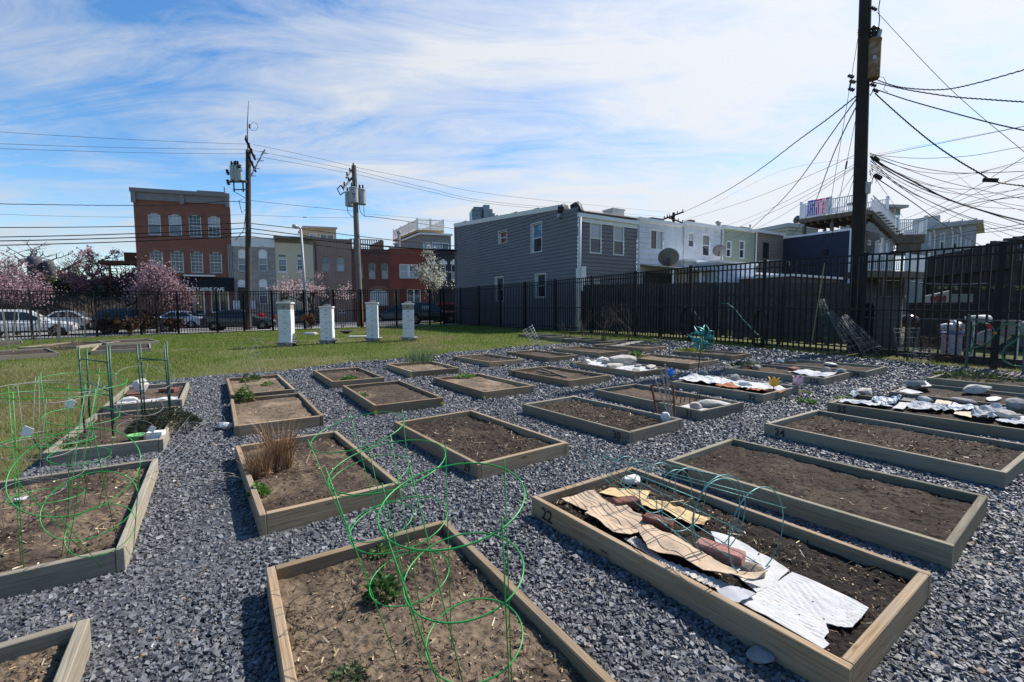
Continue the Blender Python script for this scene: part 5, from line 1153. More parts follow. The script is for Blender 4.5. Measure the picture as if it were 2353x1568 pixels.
def W(F, reg, x0, x1, y0, y1):
 """rectangle on a facade from two picture corners, squared up"""
 a = F.hit(*reg(x0, (y0))); b = F.hit(*reg(x1, y1)); c = F.hit(*reg(x1, y0)); d = F.hit(*reg(x0, y1))
 return ((a[0]+d[0])/2, (b[0]+c[0])/2, (b[1]+d[1])/2, (a[1]+c[1])/2)
def shell(F, mb, x0, x1, z0, z1, depth, roof_m=None, back=True):
 mb.quad(F.P(x0, z0, -depth), F.P(x0, z0), F.P(x0, z1), F.P(x0, z1, -depth)); mb.quad(F.P(x1, z0), F.P(x1, z0, -depth), F.P(x1, z1, -depth), F.P(x1, z1))
 if back: mb.quad(F.P(x1, z0, -depth), F.P(x0, z0, -depth), F.P(x0, z1, -depth), F.P(x1, z1, -depth))
 mb.quad(F.P(x0, z1), F.P(x1, z1), F.P(x1, z1, -depth), F.P(x0, z1, -depth))
M_ROOF = paint('tar roof', (.05, .05, .052), .9, .25, 2)
ST = Fac((-10.2, 47.0), 17.5, True)
B_CAFE = brick('cafe brick', (.27, .082, .045), (.19, .056, .034), (.33, .24, .19), .23, .085, .011)
B_ARCH = brick('arch brick', (.20, .07, .048), (.26, .09, .06), (.34, .27, .23), .07, .24, .010)
B_STONE = brick('formstone', (.42, .40, .36), (.29, .27, .24), (.42, .40, .37), .55, .22, .012, .9, .1, .5)
B_CREAM = brick('cream painted brick', (.66, .58, .42), (.64, .56, .40), (.58, .51, .36), .21, .075, .008, .8, 0, .12, .25)
B_BRIGHT = brick('brick with pale mortar', (.25, .10, .072), (.18, .072, .055), (.58, .53, .47), .26, .095, .017)
B_DARK = brick('dark red brick', (.18, .064, .05), (.125, .045, .037), (.22, .15, .13), .21, .075, .009)
P_RED = paint('red painted stucco', (.21, .055, .038), .8, .2, .8, .2); P_NAVY = paint('charcoal paint', (.035, .037, .045), .7, .2, 2)
M_CORN = paint('grey cornice', (.20, .195, .20), .7, .12, 3); M_BLACKAWN = paint('black awning', (.010, .010, .011), .8, .3, 3)
# ---- cafe
def cafe():
 l = ST.hit(*r1(1035, 197)); r = ST.hit(*r1(1800, 255)); x0, x1 = l[0], r[0]; z0, z1 = -.1, (l[1]+r[1])/2
 x0 = ST.hit(*r1(1080, 900))[0]; p = ST.P((x0+x1)/2, 0, -5); root = thing('cafe_building', 'three-storey red brick cafe with grey cornice and black awning', 'building', (p.x, p.y, 0))
 cols_u = [(1155, 1258, 398, 572), (1320, 1420, 405, 575), (1478, 1573, 415, 578), (1628, 1720, 422, 582)]
 cols_l = [(1183, 1278, 690, 860), (1342, 1442, 697, 862), (1498, 1595, 700, 862), (1650, 1745, 700, 862)]
 ru = [W(ST, r1, *c) for c in cols_u]; rl = [W(ST, r1, *c) for c in cols_l]
 zu = (sum(q[2] for q in ru)/4, sum(q[3] for q in ru)/4); zl = (sum(q[2] for q in rl)/4, sum(q[3] for q in rl)/4)
 xs = [((a[0]+b[0])/2, (a[1]+b[1])/2) for a, b in zip(ru, rl)]
 ops = [(a, b, *zu) for a, b in xs] + [(a, b, *zl) for a, b in xs]
 sx0 = ST.hit(*r1(1515, 1100))[0]; sx1 = ST.hit(*r1(1610, 1100))[0]; tx0 = ST.hit(*r1(1650, 1100))[0]; tx1 = ST.hit(*r1(1798, 1100))[0]; zd = ST.hit(*r1(1560, 1195))[1]; ztop = ST.hit(*r1(1560, 1005))[1]
 ops += [(sx0, sx1, zd, ztop), (tx0, tx1, zd+.15, ztop)]
 mb = MB(); ST.wall(mb, x0, x1, z0, z1-.05, ops, .12); shell(ST, mb, x0, x1, z0, z1-.06, 13); mb.build('wall', B_CAFE, root)
 mb = MB(); zc = z1-.95; ST.box(mb, x0-.12, x1+.06, z1-.32, z1, -.3, .32); ST.box(mb, x0-.05, x1+.02, zc, z1-.322, -.1, .12)
 for x in (x0+.1, (x0+x1)/2, x1-.15): ST.box(mb, x-.16, x+.16, zc-.28, z1-.33, .121, .26)
 mb.build('cornice', M_CORN, root)
 for i, (a, b) in enumerate(xs):
  window(ST, root, a, b, *zu, mun=(3, 3), up=[G_BLIND, G_BLIND, G_DARK, G_BLIND][i], lo=[G_MID, G_MID, G_DARK, G_DARK][i], mlo=False if i < 2 else None, sill=M_CORN); arch_top(ST, root, a, b, zu[1], .14, B_CAFE, B_ARCH)
  window(ST, root, a, b, *zl, mun=(3, 3), up=G_DARK, lo=G_DARK, sill=M_CORN); arch_top(ST, root, a, b, zl[1], .14, B_CAFE, B_ARCH)
 window(ST, root, sx0, sx1, zd, ztop, up=G_DARK, mid=False, name='shop_door', fw=.14); window(ST, root, tx0, tx1, zd+.15, ztop, up=G_DARK, mid=False, vmid=True, name='shop_window', fw=.13)
 ax0 = ST.hit(*r1(1180, 990))[0]; ax1 = ST.hit(*r1(1838, 990))[0]; za = ST.hit(*r1(1700, 900))[1]; zb = ST.hit(*r1(1700, 1007))[1]; zs = ST.hit(*r1(1700, 978))[1]; mb = MB(); dd = .95
 ft = ST.hit(*r1(1700, 985), dd)[1]; fb = ST.hit(*r1(1700, 1008), dd)[1]
 zk = za-.0; mb.hexa([ST.P(ax0, fb+.02, .02), ST.P(ax1, fb+.02, .02), ST.P(ax1, fb, dd), ST.P(ax0, fb, dd), ST.P(ax0, zk, .02), ST.P(ax1, zk, .02), ST.P(ax1, ft, dd), ST.P(ax0, ft, dd)]); aw = mb.build('awning', M_BLACKAWN, root)
 t0 = ST.hit(*r1(1482, 995), dd+.01); t1 = ST.hit(*r1(1757, 995), dd+.01); vs, fs = text_geo('NITY WINE CAFE', 1.0, .012); wx = max(v.x for v in vs)-min(v.x for v in vs); sc = (t1[0]-t0[0])/wx
 mb = MB(); mb.add([ST.P((t0[0]+t1[0])/2 + v.x*sc, (ft+fb)/2 - .01 + v.y*.46, dd+.012) for v in vs], fs); mb.build('lettering', M_WHITE, aw)
 mb = MB(); a, b = W(ST, r1, 1447, 1690, 885, 893)[:2]; zz = ST.hit(*r1(1570, 889))[1]; ST.box(mb, a, b, zz-.06, zz+.06, .02, .22); mb.build('awning_tube', M_WHITE, root)
 mb = MB(); 
 for x in (1793, 1806, 1817): xx = ST.hit(*r1(x, 760))[0]; ST.box(mb, xx-.035, xx+.035, ST.hit(*r1(x, 905))[1], ST.hit(*r1(x, 645))[1], .01, .09)
 mb.build('conduit', M_GREYMET, root)
 mb = MB(); a = ST.hit(*r1(1540, 240))[0]; ST.box(mb, a, x1-.25, z1+.002, z1+.35, -3, -.8); mb.build('roof_hatch', M_CORN, root)
 mb = MB(); xx = ST.hit(*r1(1762, 225))[0]; mb.bar(ST.P(xx, z1, -.6), ST.P(xx, z1+.75, -.6), .07, 8); mb.build('vent_pipe', M_GREYMET, root)
 # fire stair on the left side
 st = thing('fire_stair', 'rusty red steel fire stair and deck at the left side of the cafe', 'stair', ST.P(x0-2.2, 0, -3)); mb = MB(); zz = ST.hit(*r1(980, 745))[1]
 ST.box(mb, x0-3.4, x0-.15, zz-.3, zz, -5, -3.2); ST.box(mb, x0-1.6, x0-.15, zz+.002, zz+.9, -5, -4.4); mb.build('deck', M_RUST, st)
 mb = MB(); mb.bar(ST.P(x0-2.6, 0, -3.6), ST.P(x0-2.6, zz, -3.6), .09, 8); mb.build('column', M_RUST, st)
 mb = MB()
 for k in range(17): a = k*.55; c = ST.P(x0-2.6, zz-.2-k*.25, -3.6); e_ = c + Vector((math.cos(a), math.sin(a), 0))*.9; mb.box((c+e_)/2, (.9, .28, .04), a)
 mb.build('tread', M_RUST, st)
cafe()
def rowhouse(label, xl, xr, ytop_l, wallm, zb=.2, depth=12, name='row_house', lapw=0):
 a = ST.hit(*r2(xl, 800))[0]; b = ST.hit(*r2(xr, 800))[0]; z1 = ST.hit(*r2((xl+xr)/2, ytop_l))[1]
 p = ST.P((a+b)/2, 0, -4); root = thing(name, label, 'house', (p.x, p.y, 0), 0, 'row houses across the street'); return root, a, b, zb, z1
X0 = {}
def stone_house():
 root, a, b, z0, z1 = rowhouse('grey stone-clad row house with white siding top and white arched windows', 58, 396, 593, B_STONE)
 zs = ST.hit(*r2(220, 658))[1]; w1 = W(ST, r2, 105, 168, 748, 853); w2 = W(ST, r2, 265, 333, 750, 853); w3 = W(ST, r2, 268, 335, 975, 1110); dr = W(ST, r2, 105, 168, 978, 1190); hs = []
 for q in (w1, w2): hs.append((q[0], q[1], q[2], q[3]+.42*1.9))
 w3h = (w3[0], w3[1], w3[2], w3[3]+.72); drh = (dr[0], dr[1], z0+.7, dr[3]+.72)
 mb = MB(); ST.wall(mb, a, b, z0-.3, zs, hs+[w3h, drh], .10); shell(ST, mb, a, b, z0-.3, z1-.02, 12); mb.build('wall', B_STONE, root)
 mb = MB(); ST.wall(mb, a, b, zs, z1-.02, (), 0, .13); ST.box(mb, a, b, zs-.06, zs, 0, .07); ST.box(mb, a, b, z1-.02, z1+.06, -.2, .08); mb.build('siding_top', M_WHITE, root)
 for q, h in ((w1, hs[0]), (w2, hs[1]), (w3, w3h)):
  window(ST, root, q[0], q[1], q[2], q[3], up=G_CURT, lo=G_MID, sill=B_STONE); mb = MB(); ST.rect(mb, h[0], h[1], q[3], h[3], -.05); mb.build('window_header', M_WHITE, root); arch_top(ST, root, h[0], h[1], h[3], .2, B_STONE, B_STONE, .3)
 mb = MB(); ST.rect(mb, drh[0], drh[1], dr[3], drh[3], -.05); mb.build('door_header', M_WHITE, root); mb = MB(); ST.box(mb, drh[0], drh[1], drh[2], dr[3], -.12, -.06); mb.build('door', paint('brown door', (.06, .04, .03), .6), root); arch_top(ST, root, drh[0], drh[1], drh[3], .2, B_STONE, B_STONE, .3)
 for x0_, x1_ in ((70, 125), (200, 245)): q = W(ST, r2, x0_, x1_, 1085, 1150); mb = MB(); ST.box(mb, *q, .25, .5); mb.build('utility_cover', paint('pale grey cover', (.5, .56, .58), .5), root)
 mb = MB(); ST.box(mb, dr[0]-.2, dr[1]+.2, z0-.3, z0+.68, .02, 1.0); ST.box(mb, dr[0]-.1, dr[1]+.1, z0-.3, z0+.35, 1.002, 1.4); mb.build('steps', M_CONC, root)
stone_house()
def cream_house():
 root, a, b, z0, z1 = rowhouse('cream painted brick row house with dentil cornice', 397, 694, 590, B_CREAM); q1_ = W(ST, r2, 417, 486, 757, 858); q2_ = W(ST, r2, 563, 632, 757, 858); t1 = W(ST, r2, 415, 482, 720, 746); t2 = W(ST, r2, 562, 629, 720, 746); d_ = W(ST, r2, 432, 497, 965, 1190); l_ = W(ST, r2, 578, 648, 950, 1095); dt = W(ST, r2, 432, 497, 938, 962)
 ops = [(q[0], q[1], q[2], q[3]) for q in (q1_, q2_, t1, t2, l_)] + [(d_[0], d_[1], z0+.7, d_[3]), dt]
 mb = MB(); ST.wall(mb, a, b, z0-.3, z1-.5, ops, .12); shell(ST, mb, a, b, z0-.3, z1-.3, 12); mb.build('wall', B_CREAM, root)
 mb = MB(); ST.box(mb, a-.03, b+.03, z1-.16, z1+.05, -.2, .42); ST.box(mb, a, b, z1-.52, z1-.162, -.1, .12)
 x = a+.1
 while x < b-.15: ST.box(mb, x, x+.10, z1-.34, z1-.163, .121, .3); x += .22
 mb.build('cornice', paint('olive cornice', (.20, .175, .12), .7, .2, 4), root)
 for q in (q1_, q2_): window(ST, root, *q, mun=(3, 2), up=G_MID, lo=G_DARK, sill=M_WHITE, fw=.09)
 for q in (t1, t2, dt): window(ST, root, *q, mid=False, up=glass('green transom', (.03, .09, .075)), fw=.05)
 window(ST, root, *l_, mun=(2, 1), up=G_MID, lo=G_DARK, sill=B_CREAM); mb = MB(); ST.box(mb, d_[0], d_[1], z0+.7, d_[3], -.12, -.06); mb.build('door', paint('olive door', (.09, .08, .05), .6), root)
 mb = MB(); q = W(ST, r2, 500, 550, 1100, 1170); ST.box(mb, *q, .3, .6); mb.build('utility_cover', paint('pale grey cover', (.5, .56, .58), .5), root)
 mb = MB(); ST.box(mb, d_[0]-.2, d_[1]+.2, z0-.3, z0+.68, .02, 1.0); mb.build('steps', M_CONC, root)
 PF = Fac(ST.P(0, 0, -4.5).xy, 17.5, True); r_ = thing('roof_room', 'cream roof-top room with a flat white-edged roof above the cream house', 'roof room', PF.P(PF.hit(*r2(760, 590))[0], z1-.3, -1)); x0_ = PF.hit(*r2(632, 590))[0]; x1_ = PF.hit(*r2(872, 590))[0]; zt1 = PF.hit(*r2(750, 520))[1]
 wa = W(PF, r2, 660, 722, 558, 600); wb = W(PF, r2, 745, 855, 566, 600); wa = (wa[0], wa[1], wa[2]-.5, wa[3]); wb = (wb[0], wb[1], wb[2]-.5, wb[3]); mb = MB(); PF.wall(mb, x0_, x1_, z1-.4, zt1, [wa, wb], .08); shell(PF, mb, x0_, x1_, z1-.4, zt1, 4); mb.build('wall', paint('cream siding', (.45, .38, .25), .7, .1, 2), r_)
 mb = MB(); PF.box(mb, x0_-.2, x1_+.15, zt1+.002, zt1+.18, -4.2, .3); mb.build('roof', paint('grey roof edge', (.42, .43, .45), .6), r_); window(PF, r_, *wa, up=G_BLIND, mid=False, d=-.05); window(PF, r_, *wb, up=G_MID, mid=False, vmid=True, d=-.05)
 mb = MB(); PF.box(mb, x0_+1.5, x0_+2.3, zt1+.185, zt1+.45, -2, -1.4); mb.build('roof_vent', M_DARKMET, r_)
cream_house()
def bright_house():
 root, a, b, z0, z1 = rowhouse('red brick row house with pale mortar and keystone arches', 694, 992, 606, B_BRIGHT); q = [W(ST, r2, 755, 822, 733, 857), W(ST, r2, 873, 940, 738, 858)]; l_ = W(ST, r2, 865, 945, 953, 1080); d_ = W(ST, r2, 745, 812, 955, 1190); bs = W(ST, r2, 885, 945, 1158, 1182)
 ops = q + [l_, (d_[0], d_[1], z0+.8, d_[3]), bs]; mb = MB(); ST.wall(mb, a, b, z0-.3, z1, ops, .12); shell(ST, mb, a, b, z0-.3, z1-.05, 12); mb.build('wall', B_BRIGHT, root)
 tan = paint('tan window frame', (.36, .30, .24), .6)
 for k, w_ in enumerate(q): window(ST, root, *w_, mat=tan, up=[G_MID, G_CURT][k], lo=[G_CURT, G_BLIND][k], sill=B_BRIGHT, mun=(2, 2) if k == 0 else None, mlo=False); arch_top(ST, root, w_[0], w_[1], w_[3], .22, B_BRIGHT, B_BRIGHT, .3, .14, True)
 window(ST, root, *l_, mat=tan, mun=(3, 2), up=G_DARK, lo=G_DARK, sill=B_BRIGHT); arch_top(ST, root, l_[0], l_[1], l_[3], .25, B_BRIGHT, B_BRIGHT, .32, .15, True); arch_top(ST, root, d_[0], d_[1], d_[3], .25, B_BRIGHT, B_BRIGHT, .32, .15, True)
 mb = MB(); ST.box(mb, d_[0], d_[1], z0+.8, d_[3], -.12, -.06); mb.build('door', paint('grey door', (.14, .13, .12), .6), root); window(ST, root, *bs, mat=M_TRIM, mid=False, vmid=True, up=G_DARK); mb = MB(); ST.box(mb, a-.02, b+.02, z1+.002, z1+.09, -.3, .05); mb.build('coping', M_CORN, root)
 mb = MB(); xx = ST.hit(*r2(712, 800))[0]; mb.bar(ST.P(xx, ST.hit(*r2(712, 850))[1], .06), ST.P(xx, z1-.3, .06), .05, 8); mb.build('downpipe', M_DARKMET, root)
 mb = MB(); ST.box(mb, d_[0]-.2, d_[1]+.2, z0-.3, z0+.78, .02, 1.1); mb.build('steps', B_BRIGHT, root)
bright_house()
def dark_house():
 root, a, b, z0, z1 = rowhouse('dark red brick row house with narrow windows and wide ground-floor arch', 992, 1293, 686, B_DARK); q = [W(ST, r2, 1027, 1079, 787, 915), W(ST, r2, 1127, 1180, 787, 915), W(ST, r2, 1228, 1280, 790, 915)]; l_ = W(ST, r2, 1132, 1282, 992, 1125); d_ = W(ST, r2, 1030, 1090, 1000, 1190)
 ops = q + [l_, (d_[0], d_[1], z0+.6, d_[3])]; mb = MB(); ST.wall(mb, a, b, z0-.3, z1, ops, .12); shell(ST, mb, a, b, z0-.3, z1-.1, 12); mb.build('wall', B_DARK, root); tan = paint('pale tan frame', (.42, .37, .31), .6)
 for w_ in q: window(ST, root, *w_, mat=tan, up=G_DARK, lo=G_CURT, sill=B_DARK, fw=.06); arch_top(ST, root, w_[0], w_[1], w_[3], .10, B_DARK, B_DARK, .2)
 window(ST, root, *l_, mat=tan, up=G_BLIND, lo=G_BLIND, mid=False, vmid=True, fw=.12); arch_top(ST, root, l_[0], l_[1], l_[3], .35, B_DARK, B_ARCH, .3); mb = MB(); ST.box(mb, d_[0], d_[1], z0+.6, d_[3], -.12, -.06); mb.build('door', paint('dark door', (.03, .025, .025), .5), root)
 mb = MB(); ST.box(mb, a, b, z1+.002, z1+.07, -.3, .10); ST.box(mb, a+.02, b-.02, z1-.35, z1-.28, .001, .06); mb.build('coping', M_DARKMET, root)
 PF = Fac(ST.P(0, 0, -1.5).xy, 17.5, True); x0_ = PF.hit(*r2(985, 640))[0]; x1_ = PF.hit(*r2(1237, 640))[0]; zz = PF.hit(*r2(1100, 680))[1]; zh = PF.hit(*r2(1100, 602))[1]; tim = paint('brown deck timber', (.22, .16, .10), .85, .25, 4)
 r_ = thing('roof_deck', 'brown timber roof deck railing over the dark brick house', 'roof deck', PF.P((x0_+x1_)/2, zz, -2)); mb = MB(); PF.box(mb, x0_, x1_, z1+.08, zz, -5, 0); mb.build('deck', tim, r_); mb = MB(); PF.box(mb, x0_, x1_, zh-.07, zh, -.10, .03); PF.box(mb, x0_, x1_, zz+.10, zz+.17, -.06, -.01)
 x = x0_+.05
 while x < x1_: PF.box(mb, x, x+.10, zz+.02, zh-.072, -.06, -.03); x += .22
 for dd in (x0_, x1_-.06):
  y = 0
  while y > -4.8: PF.box(mb, dd, dd+.06, zz+.02, zh-.072, y-.14, y-.04); y -= .22
  PF.box(mb, dd-.02, dd+.08, zh-.072, zh-.002, -5, -.101)
 mb.build('railing', tim, r_)
dark_house()
def red_house():
 root, a, b, z0, z1 = rowhouse('red painted row house with a white double window', 1293, 1597, 678, P_RED); dw = W(ST, r2, 1367, 1513, 798, 910); d_ = W(ST, r2, 1320, 1366, 995, 1190); l_ = W(ST, r2, 1425, 1536, 995, 1100); ops = [dw, (d_[0], d_[1], z0+.6, d_[3]), l_]
 mb = MB(); ST.wall(mb, a, b, z0-.3, z1, ops, .10); shell(ST, mb, a, b, z0-.3, z1-.05, 12); mb.build('wall', P_RED, root); xm = (dw[0]+dw[1])/2
 window(ST, root, dw[0], xm+.02, dw[2], dw[3], up=G_BLIND, lo=G_BLIND, sill=P_RED, fw=.10); window(ST, root, xm+.03, dw[1], dw[2], dw[3], up=G_MID, lo=G_BLIND, sill=P_RED, fw=.10)
 xm = (l_[0]+l_[1])/2; window(ST, root, l_[0], xm, l_[2], l_[3], up=G_DARK, lo=G_MID, sill=P_RED, fw=.08); window(ST, root, xm+.01, l_[1], l_[2], l_[3], up=G_DARK, lo=G_MID, sill=P_RED, fw=.08)
 mb = MB(); ST.box(mb, d_[0], d_[1], z0+.6, d_[3], -.1, -.05); mb.build('door', paint('tan framed door', (.25, .2, .14), .5), root); mb = MB(); ST.box(mb, a-.02, b+.02, z1+.002, z1+.10, -.3, .10); mb.build('coping', M_TRIM, root)
red_house()
def charcoal_house():
 root, a, b, z0, z1 = rowhouse('charcoal row house with ornate white window heads behind the white tree', 1597, 1835, 690, P_NAVY); q = [W(ST, r2, 1597, 1640, 800, 918), W(ST, r2, 1690, 1732, 800, 918), W(ST, r2, 1775, 1817, 800, 918)]; mb = MB(); ST.wall(mb, a, b, z0-.3, z1, q, .1); shell(ST, mb, a, b, z0-.3, z1-.05, 12); mb.build('wall', P_NAVY, root)
 for w_ in q:
  window(ST, root, *w_, up=G_DARK, lo=G_BLIND, sill=M_WHITE, fw=.09); mb = MB(); ST.box(mb, w_[0]-.12, w_[1]+.12, w_[3]+.004, w_[3]+.20, 0, .10); ST.box(mb, w_[0]-.06, w_[1]+.06, w_[3]+.204, w_[3]+.36, 0, .16); xm = (w_[0]+w_[1])/2; ST.box(mb, xm-.14, xm+.14, w_[3]+.364, w_[3]+.52, 0, .08); mb.build('window_hood', M_WHITE, root)
 mb = MB(); ST.box(mb, a, b, z1+.002, z1+.12, -.3, .2); mb.build('cornice', P_NAVY, root)
 PF = Fac(ST.P(0, 0, -3.5).xy, 17.5, True); x0_ = PF.hit(*r2(1535, 650))[0]; x1_ = PF.hit(*r2(1772, 650))[0]; zt1 = PF.hit(*r2(1650, 572))[1]; r_ = thing('roof_room', 'grey roof-top room with three white windows and white railed deck on top', 'roof room', PF.P((x0_+x1_)/2, z1, -4))
 ws = [W(PF, r2, 1552, 1612, 628, 672), W(PF, r2, 1622, 1690, 625, 685), W(PF, r2, 1700, 1756, 632, 685)]; ws = [(q_[0], q_[1], q_[2]-.35, q_[3]) for q_ in ws]
 mb = MB(); PF.wall(mb, x0_, x1_, z1-.2, zt1, ws, .08); shell(PF, mb, x0_, x1_, z1-.2, zt1, 9); mb.build('wall', paint('grey-tan siding', (.24, .235, .22), .75, .1, 2), r_)
 for k, q_ in enumerate(ws): window(PF, r_, *q_, up=[G_BLIND, G_BLIND, G_MID][k], mid=False, d=-.05, fw=.08)
 mb = MB(); PF.box(mb, x0_-.15, x1_+.15, zt1+.002, zt1+.2, -9.1, .25); mb.build('roof', M_TRIM, r_)
 mb = MB(); PF.box(mb, x0_-.2, x1_-.6, zt1+.35, zt1+.62, -8.8, -.4); mb.build('deck', paint('new deck timber', (.42, .27, .11), .8, .2, 4), r_); mb = MB()
 for x in (x0_, x1_-1.0):
  for y in (-8, -4.5, -1): PF.box(mb, x, x+.15, zt1+.205, zt1+.348, y, y+.15)
 mb.build('deck_feet', M_DARKMET, r_)
 mb = MB(); zd = zt1+.63; H = 1.1; X0_, X1_ = x0_-.15, x1_-.65
 PF.box(mb, X0_, X1_, zd+H-.08, zd+H, -.55, -.45); PF.box(mb, X0_, X1_, zd+.08, zd+.15, -.53, -.47)
 x = X0_
 while x < X1_: PF.box(mb, x, x+.04, zd+.151, zd+H-.081, -.52, -.48); x += .14
 y = -8.7
 for X_ in (X0_, X1_): PF.box(mb, X_-.04, X_+.04, zd+H-.08, zd+H-.002, -8.7, -.56); PF.box(mb, X_-.03, X_+.03, zd+.08, zd+.148, -8.7, -.56)
 while y < -.6:
  for X_ in (X0_, X1_): PF.box(mb, X_-.02, X_+.02, zd+.151, zd+H-.081, y, y+.04)
  y += .14
 for x in (X0_, (X0_+X1_)/2, X1_): PF.box(mb, x-.07, x+.07, zd, zd+H+.14, -.57, -.43)
 for y in (-8.7, -6, -3.2): PF.box(mb, X0_-.07, X0_+.07, zd, zd+H+.14, y-.07, y+.07)
 mb.build('railing', M_WHITE, r_)
 mb = MB(); F2 = Fac(ST.P(0, 0, -1.8).xy, 17.5); h = F2.hit(*r2(1365, 665)); t_ = F2.hit(*r2(1363, 560)); p_ = F2.P(h[0], 0); mb.bar((p_.x, p_.y, h[1]-1.2), (p_.x, p_.y, t_[1]), .14, 10); mb.lathe([(.2, 0), (.24, .1), (.2, .3), (.1, .36)], (p_.x, p_.y, t_[1]+.002), 10); tag(mb.build('flue_pipe', M_GREYMET, None), 'grey metal flue pipe on the roof of the red house', 'flue')
charcoal_house()
# ---- far tower block
def tower_block():
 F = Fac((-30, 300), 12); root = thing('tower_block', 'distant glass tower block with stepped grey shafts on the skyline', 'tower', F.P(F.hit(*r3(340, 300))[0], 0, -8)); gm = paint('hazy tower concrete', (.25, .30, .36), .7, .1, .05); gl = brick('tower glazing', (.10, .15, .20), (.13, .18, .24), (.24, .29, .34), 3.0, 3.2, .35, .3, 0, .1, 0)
 for nm, x0, x1, y1, m_, d in (('glass_wing', 270, 345, 268, gl, 0), ('glass_wing', 290, 365, 240, gl, -4), ('shaft', 365, 415, 230, gm, -2), ('shaft', 418, 440, 260, gm, -3), ('shaft', 443, 462, 288, gm, -5)):
  a = F.hit(*r3(x0, 300))[0]; b = F.hit(*r3(x1, 300))[0]; z = F.hit(*r3((x0+x1)/2, y1))[1]; mb = MB(); F.box(mb, a, b-.2, 0, z, -14+d, d); mb.build(nm, m_, root)
tower_block()
# ------------------------------------------------------------------ grey sided house by the garden
C0 = (3.44, 23.85); GL = Fac(C0, -58); GR_ = Fac(C0, 32)
M_GSIDE = paint('grey siding', (.165, .155, .165), .6, .08, 1.2); M_BROWNC = paint('brown corner board', (.13, .10, .09), .6); M_WSIDE = paint('white siding', (.66, .68, .72), .6, .08, 1.5, 0, 0, .4, (.5, .5, .49))
def grey_house():
 p = GL.P(-8, 0, -2); root = thing('siding_house', 'grey clapboard end house with white framed windows beside the garden', 'house', (p.x, p.y, 0))
 xf = GL.hit(*r3(140, 700))[0]; zf = GL.hit(*r3(135, 383))[1]; xe = GL.hit(*r3(955, 240))[0]; ze = GL.hit(*r3(955, 240))[1]; zc = GL.hit(*r3(1097, 318))[1]
 ws = [W(GL, r3, 482, 545, 442, 536), W(GL, r3, 738, 818, 380, 606), W(GL, r3, 455, 517, 804, 993), W(GL, r3, 771, 848, 777, 960)]
 lap = .20; mb = MB(); zr = lambda x: zf + (ze-zf)*(x-xf)/(xe-xf) if x < xe else ze-.25 + (zc-ze+.25)*(x-xe)/(0-xe)
 top = max(w_[3] for w_ in ws)+.02; top = lap*math.ceil(top/lap); GL.wall(mb, xf, 0, 0, top, ws, .16, lap); z = top
 while z < zf+.01:
  zn = z+lap; zm = z+lap*.5; xr = 0
  if zm > zc: 
   xr = 0
   while xr > xf and zr(xr) < zm: xr -= .02
  if xr > xf+.05: GL.laps(mb, xf, xr, z, min(zn, zf), lap)
  z = zn
 D = 4.3; GR_.wall(mb, 0, D, 0, zc, [], 0, lap) if False else None
 ws2 = [W(GR_, r3, 1192, 1284, 378, 617), W(GR_, r3, 1377, 1460, 403, 632)]; GR_.wall(mb, 0, D, 0, zc-.1, ws2, .06, lap)
 mb.quad(GL.P(xf, 0), GL.P(xf, 0, -D), GL.P(xf, zf, -D), GL.P(xf, zf))
 mb.build('wall', M_GSIDE, root)
 mb = MB(); mb.quad(GL.P(xf, zf), GL.P(xe, ze-.15), GL.P(xe, ze-.15, -D), GL.P(xf, zf, -D)); mb.quad(GL.P(xe, ze-.25), GL.P(0, zc), GL.P(0, zc, -D), GL.P(xe, ze-.25, -D)); mb.build('roof', M_ROOF, root)
 mb = MB(); mb.hexa([GL.P(xf-.05, zf-.28, .05), GL.P(xe, ze-.22, .05), GL.P(xe, ze-.22, -.25), GL.P(xf-.05, zf-.28, -.25), GL.P(xf-.05, zf, .09), GL.P(xe, ze+.02, .09), GL.P(xe, ze+.02, -.25), GL.P(xf-.05, zf, -.25)]); mb.build('roof_edge', M_TRIM, root)
 mb = MB(); GL.box(mb, xf-.06, xf+.22, 0, zf-.29, .02, .05); mb.build('corner_board', M_BROWNC, root)
 for i, w_ in enumerate(ws): 
  window(GL, root, *w_, d=-.14, fw=.05, up=glass('glass with painted sky blue', (.10, .20, .34)) if i == 1 else G_DARK, lo=G_DARK); mb = MB(); e_ = .05  # blue sky reflection put into the upper pane's base colour
  GL.box(mb, w_[0]-e_, w_[0], w_[2]-e_, w_[3]+e_, -.02, .035); GL.box(mb, w_[1], w_[1]+e_, w_[2]-e_, w_[3]+e_, -.02, .035); GL.box(mb, w_[0], w_[1], w_[3], w_[3]+e_, -.02, .034); GL.box(mb, w_[0], w_[1], w_[2]-e_, w_[2], -.02, .034)
  mb.quad(GL.P(w_[1]-.004, w_[2], .0), GL.P(w_[1]-.004, w_[2], -.13), GL.P(w_[1]-.004, w_[3], -.13), GL.P(w_[1]-.004, w_[3], .0)); GL.box(mb, w_[0]+.002, w_[0]+.006, w_[2], w_[3], -.13, -.02); mb.build('window_casing', M_TRIM, root)
 for w_ in ws2: window(GR_, root, *w_, d=-.03, fw=.06, up=G_BLIND, lo=G_DARK)
 mb = MB(); GR_.box(mb, -.08, D+.02, zc-.10, zc+.10, .02, .16); GR_.box(mb, -.05, D, zc-.32, zc-.102, .02, .05); mb.build('gutter', M_TRIM, root)
 mb = MB(); GR_.box(mb, -.03, .12, 0, zc-.33, .02, .055); mb.build('corner_trim', M_TRIM, root)
 zk = GL.hit(*r3(1100, 725))[1]; mb = MB(); mb.tube([GR_.P(.05, zc-.1, .12), GR_.P(.05, zk+.1, .12), GR_.P(.02, zk, .14), GL.P(.05, zk-.12, .12), GL.P(.05, zk-.6, .10), GL.P(.05, .1, .10)], .05, 8); mb.build('downpipe', M_TRIM, root, smooth=True)
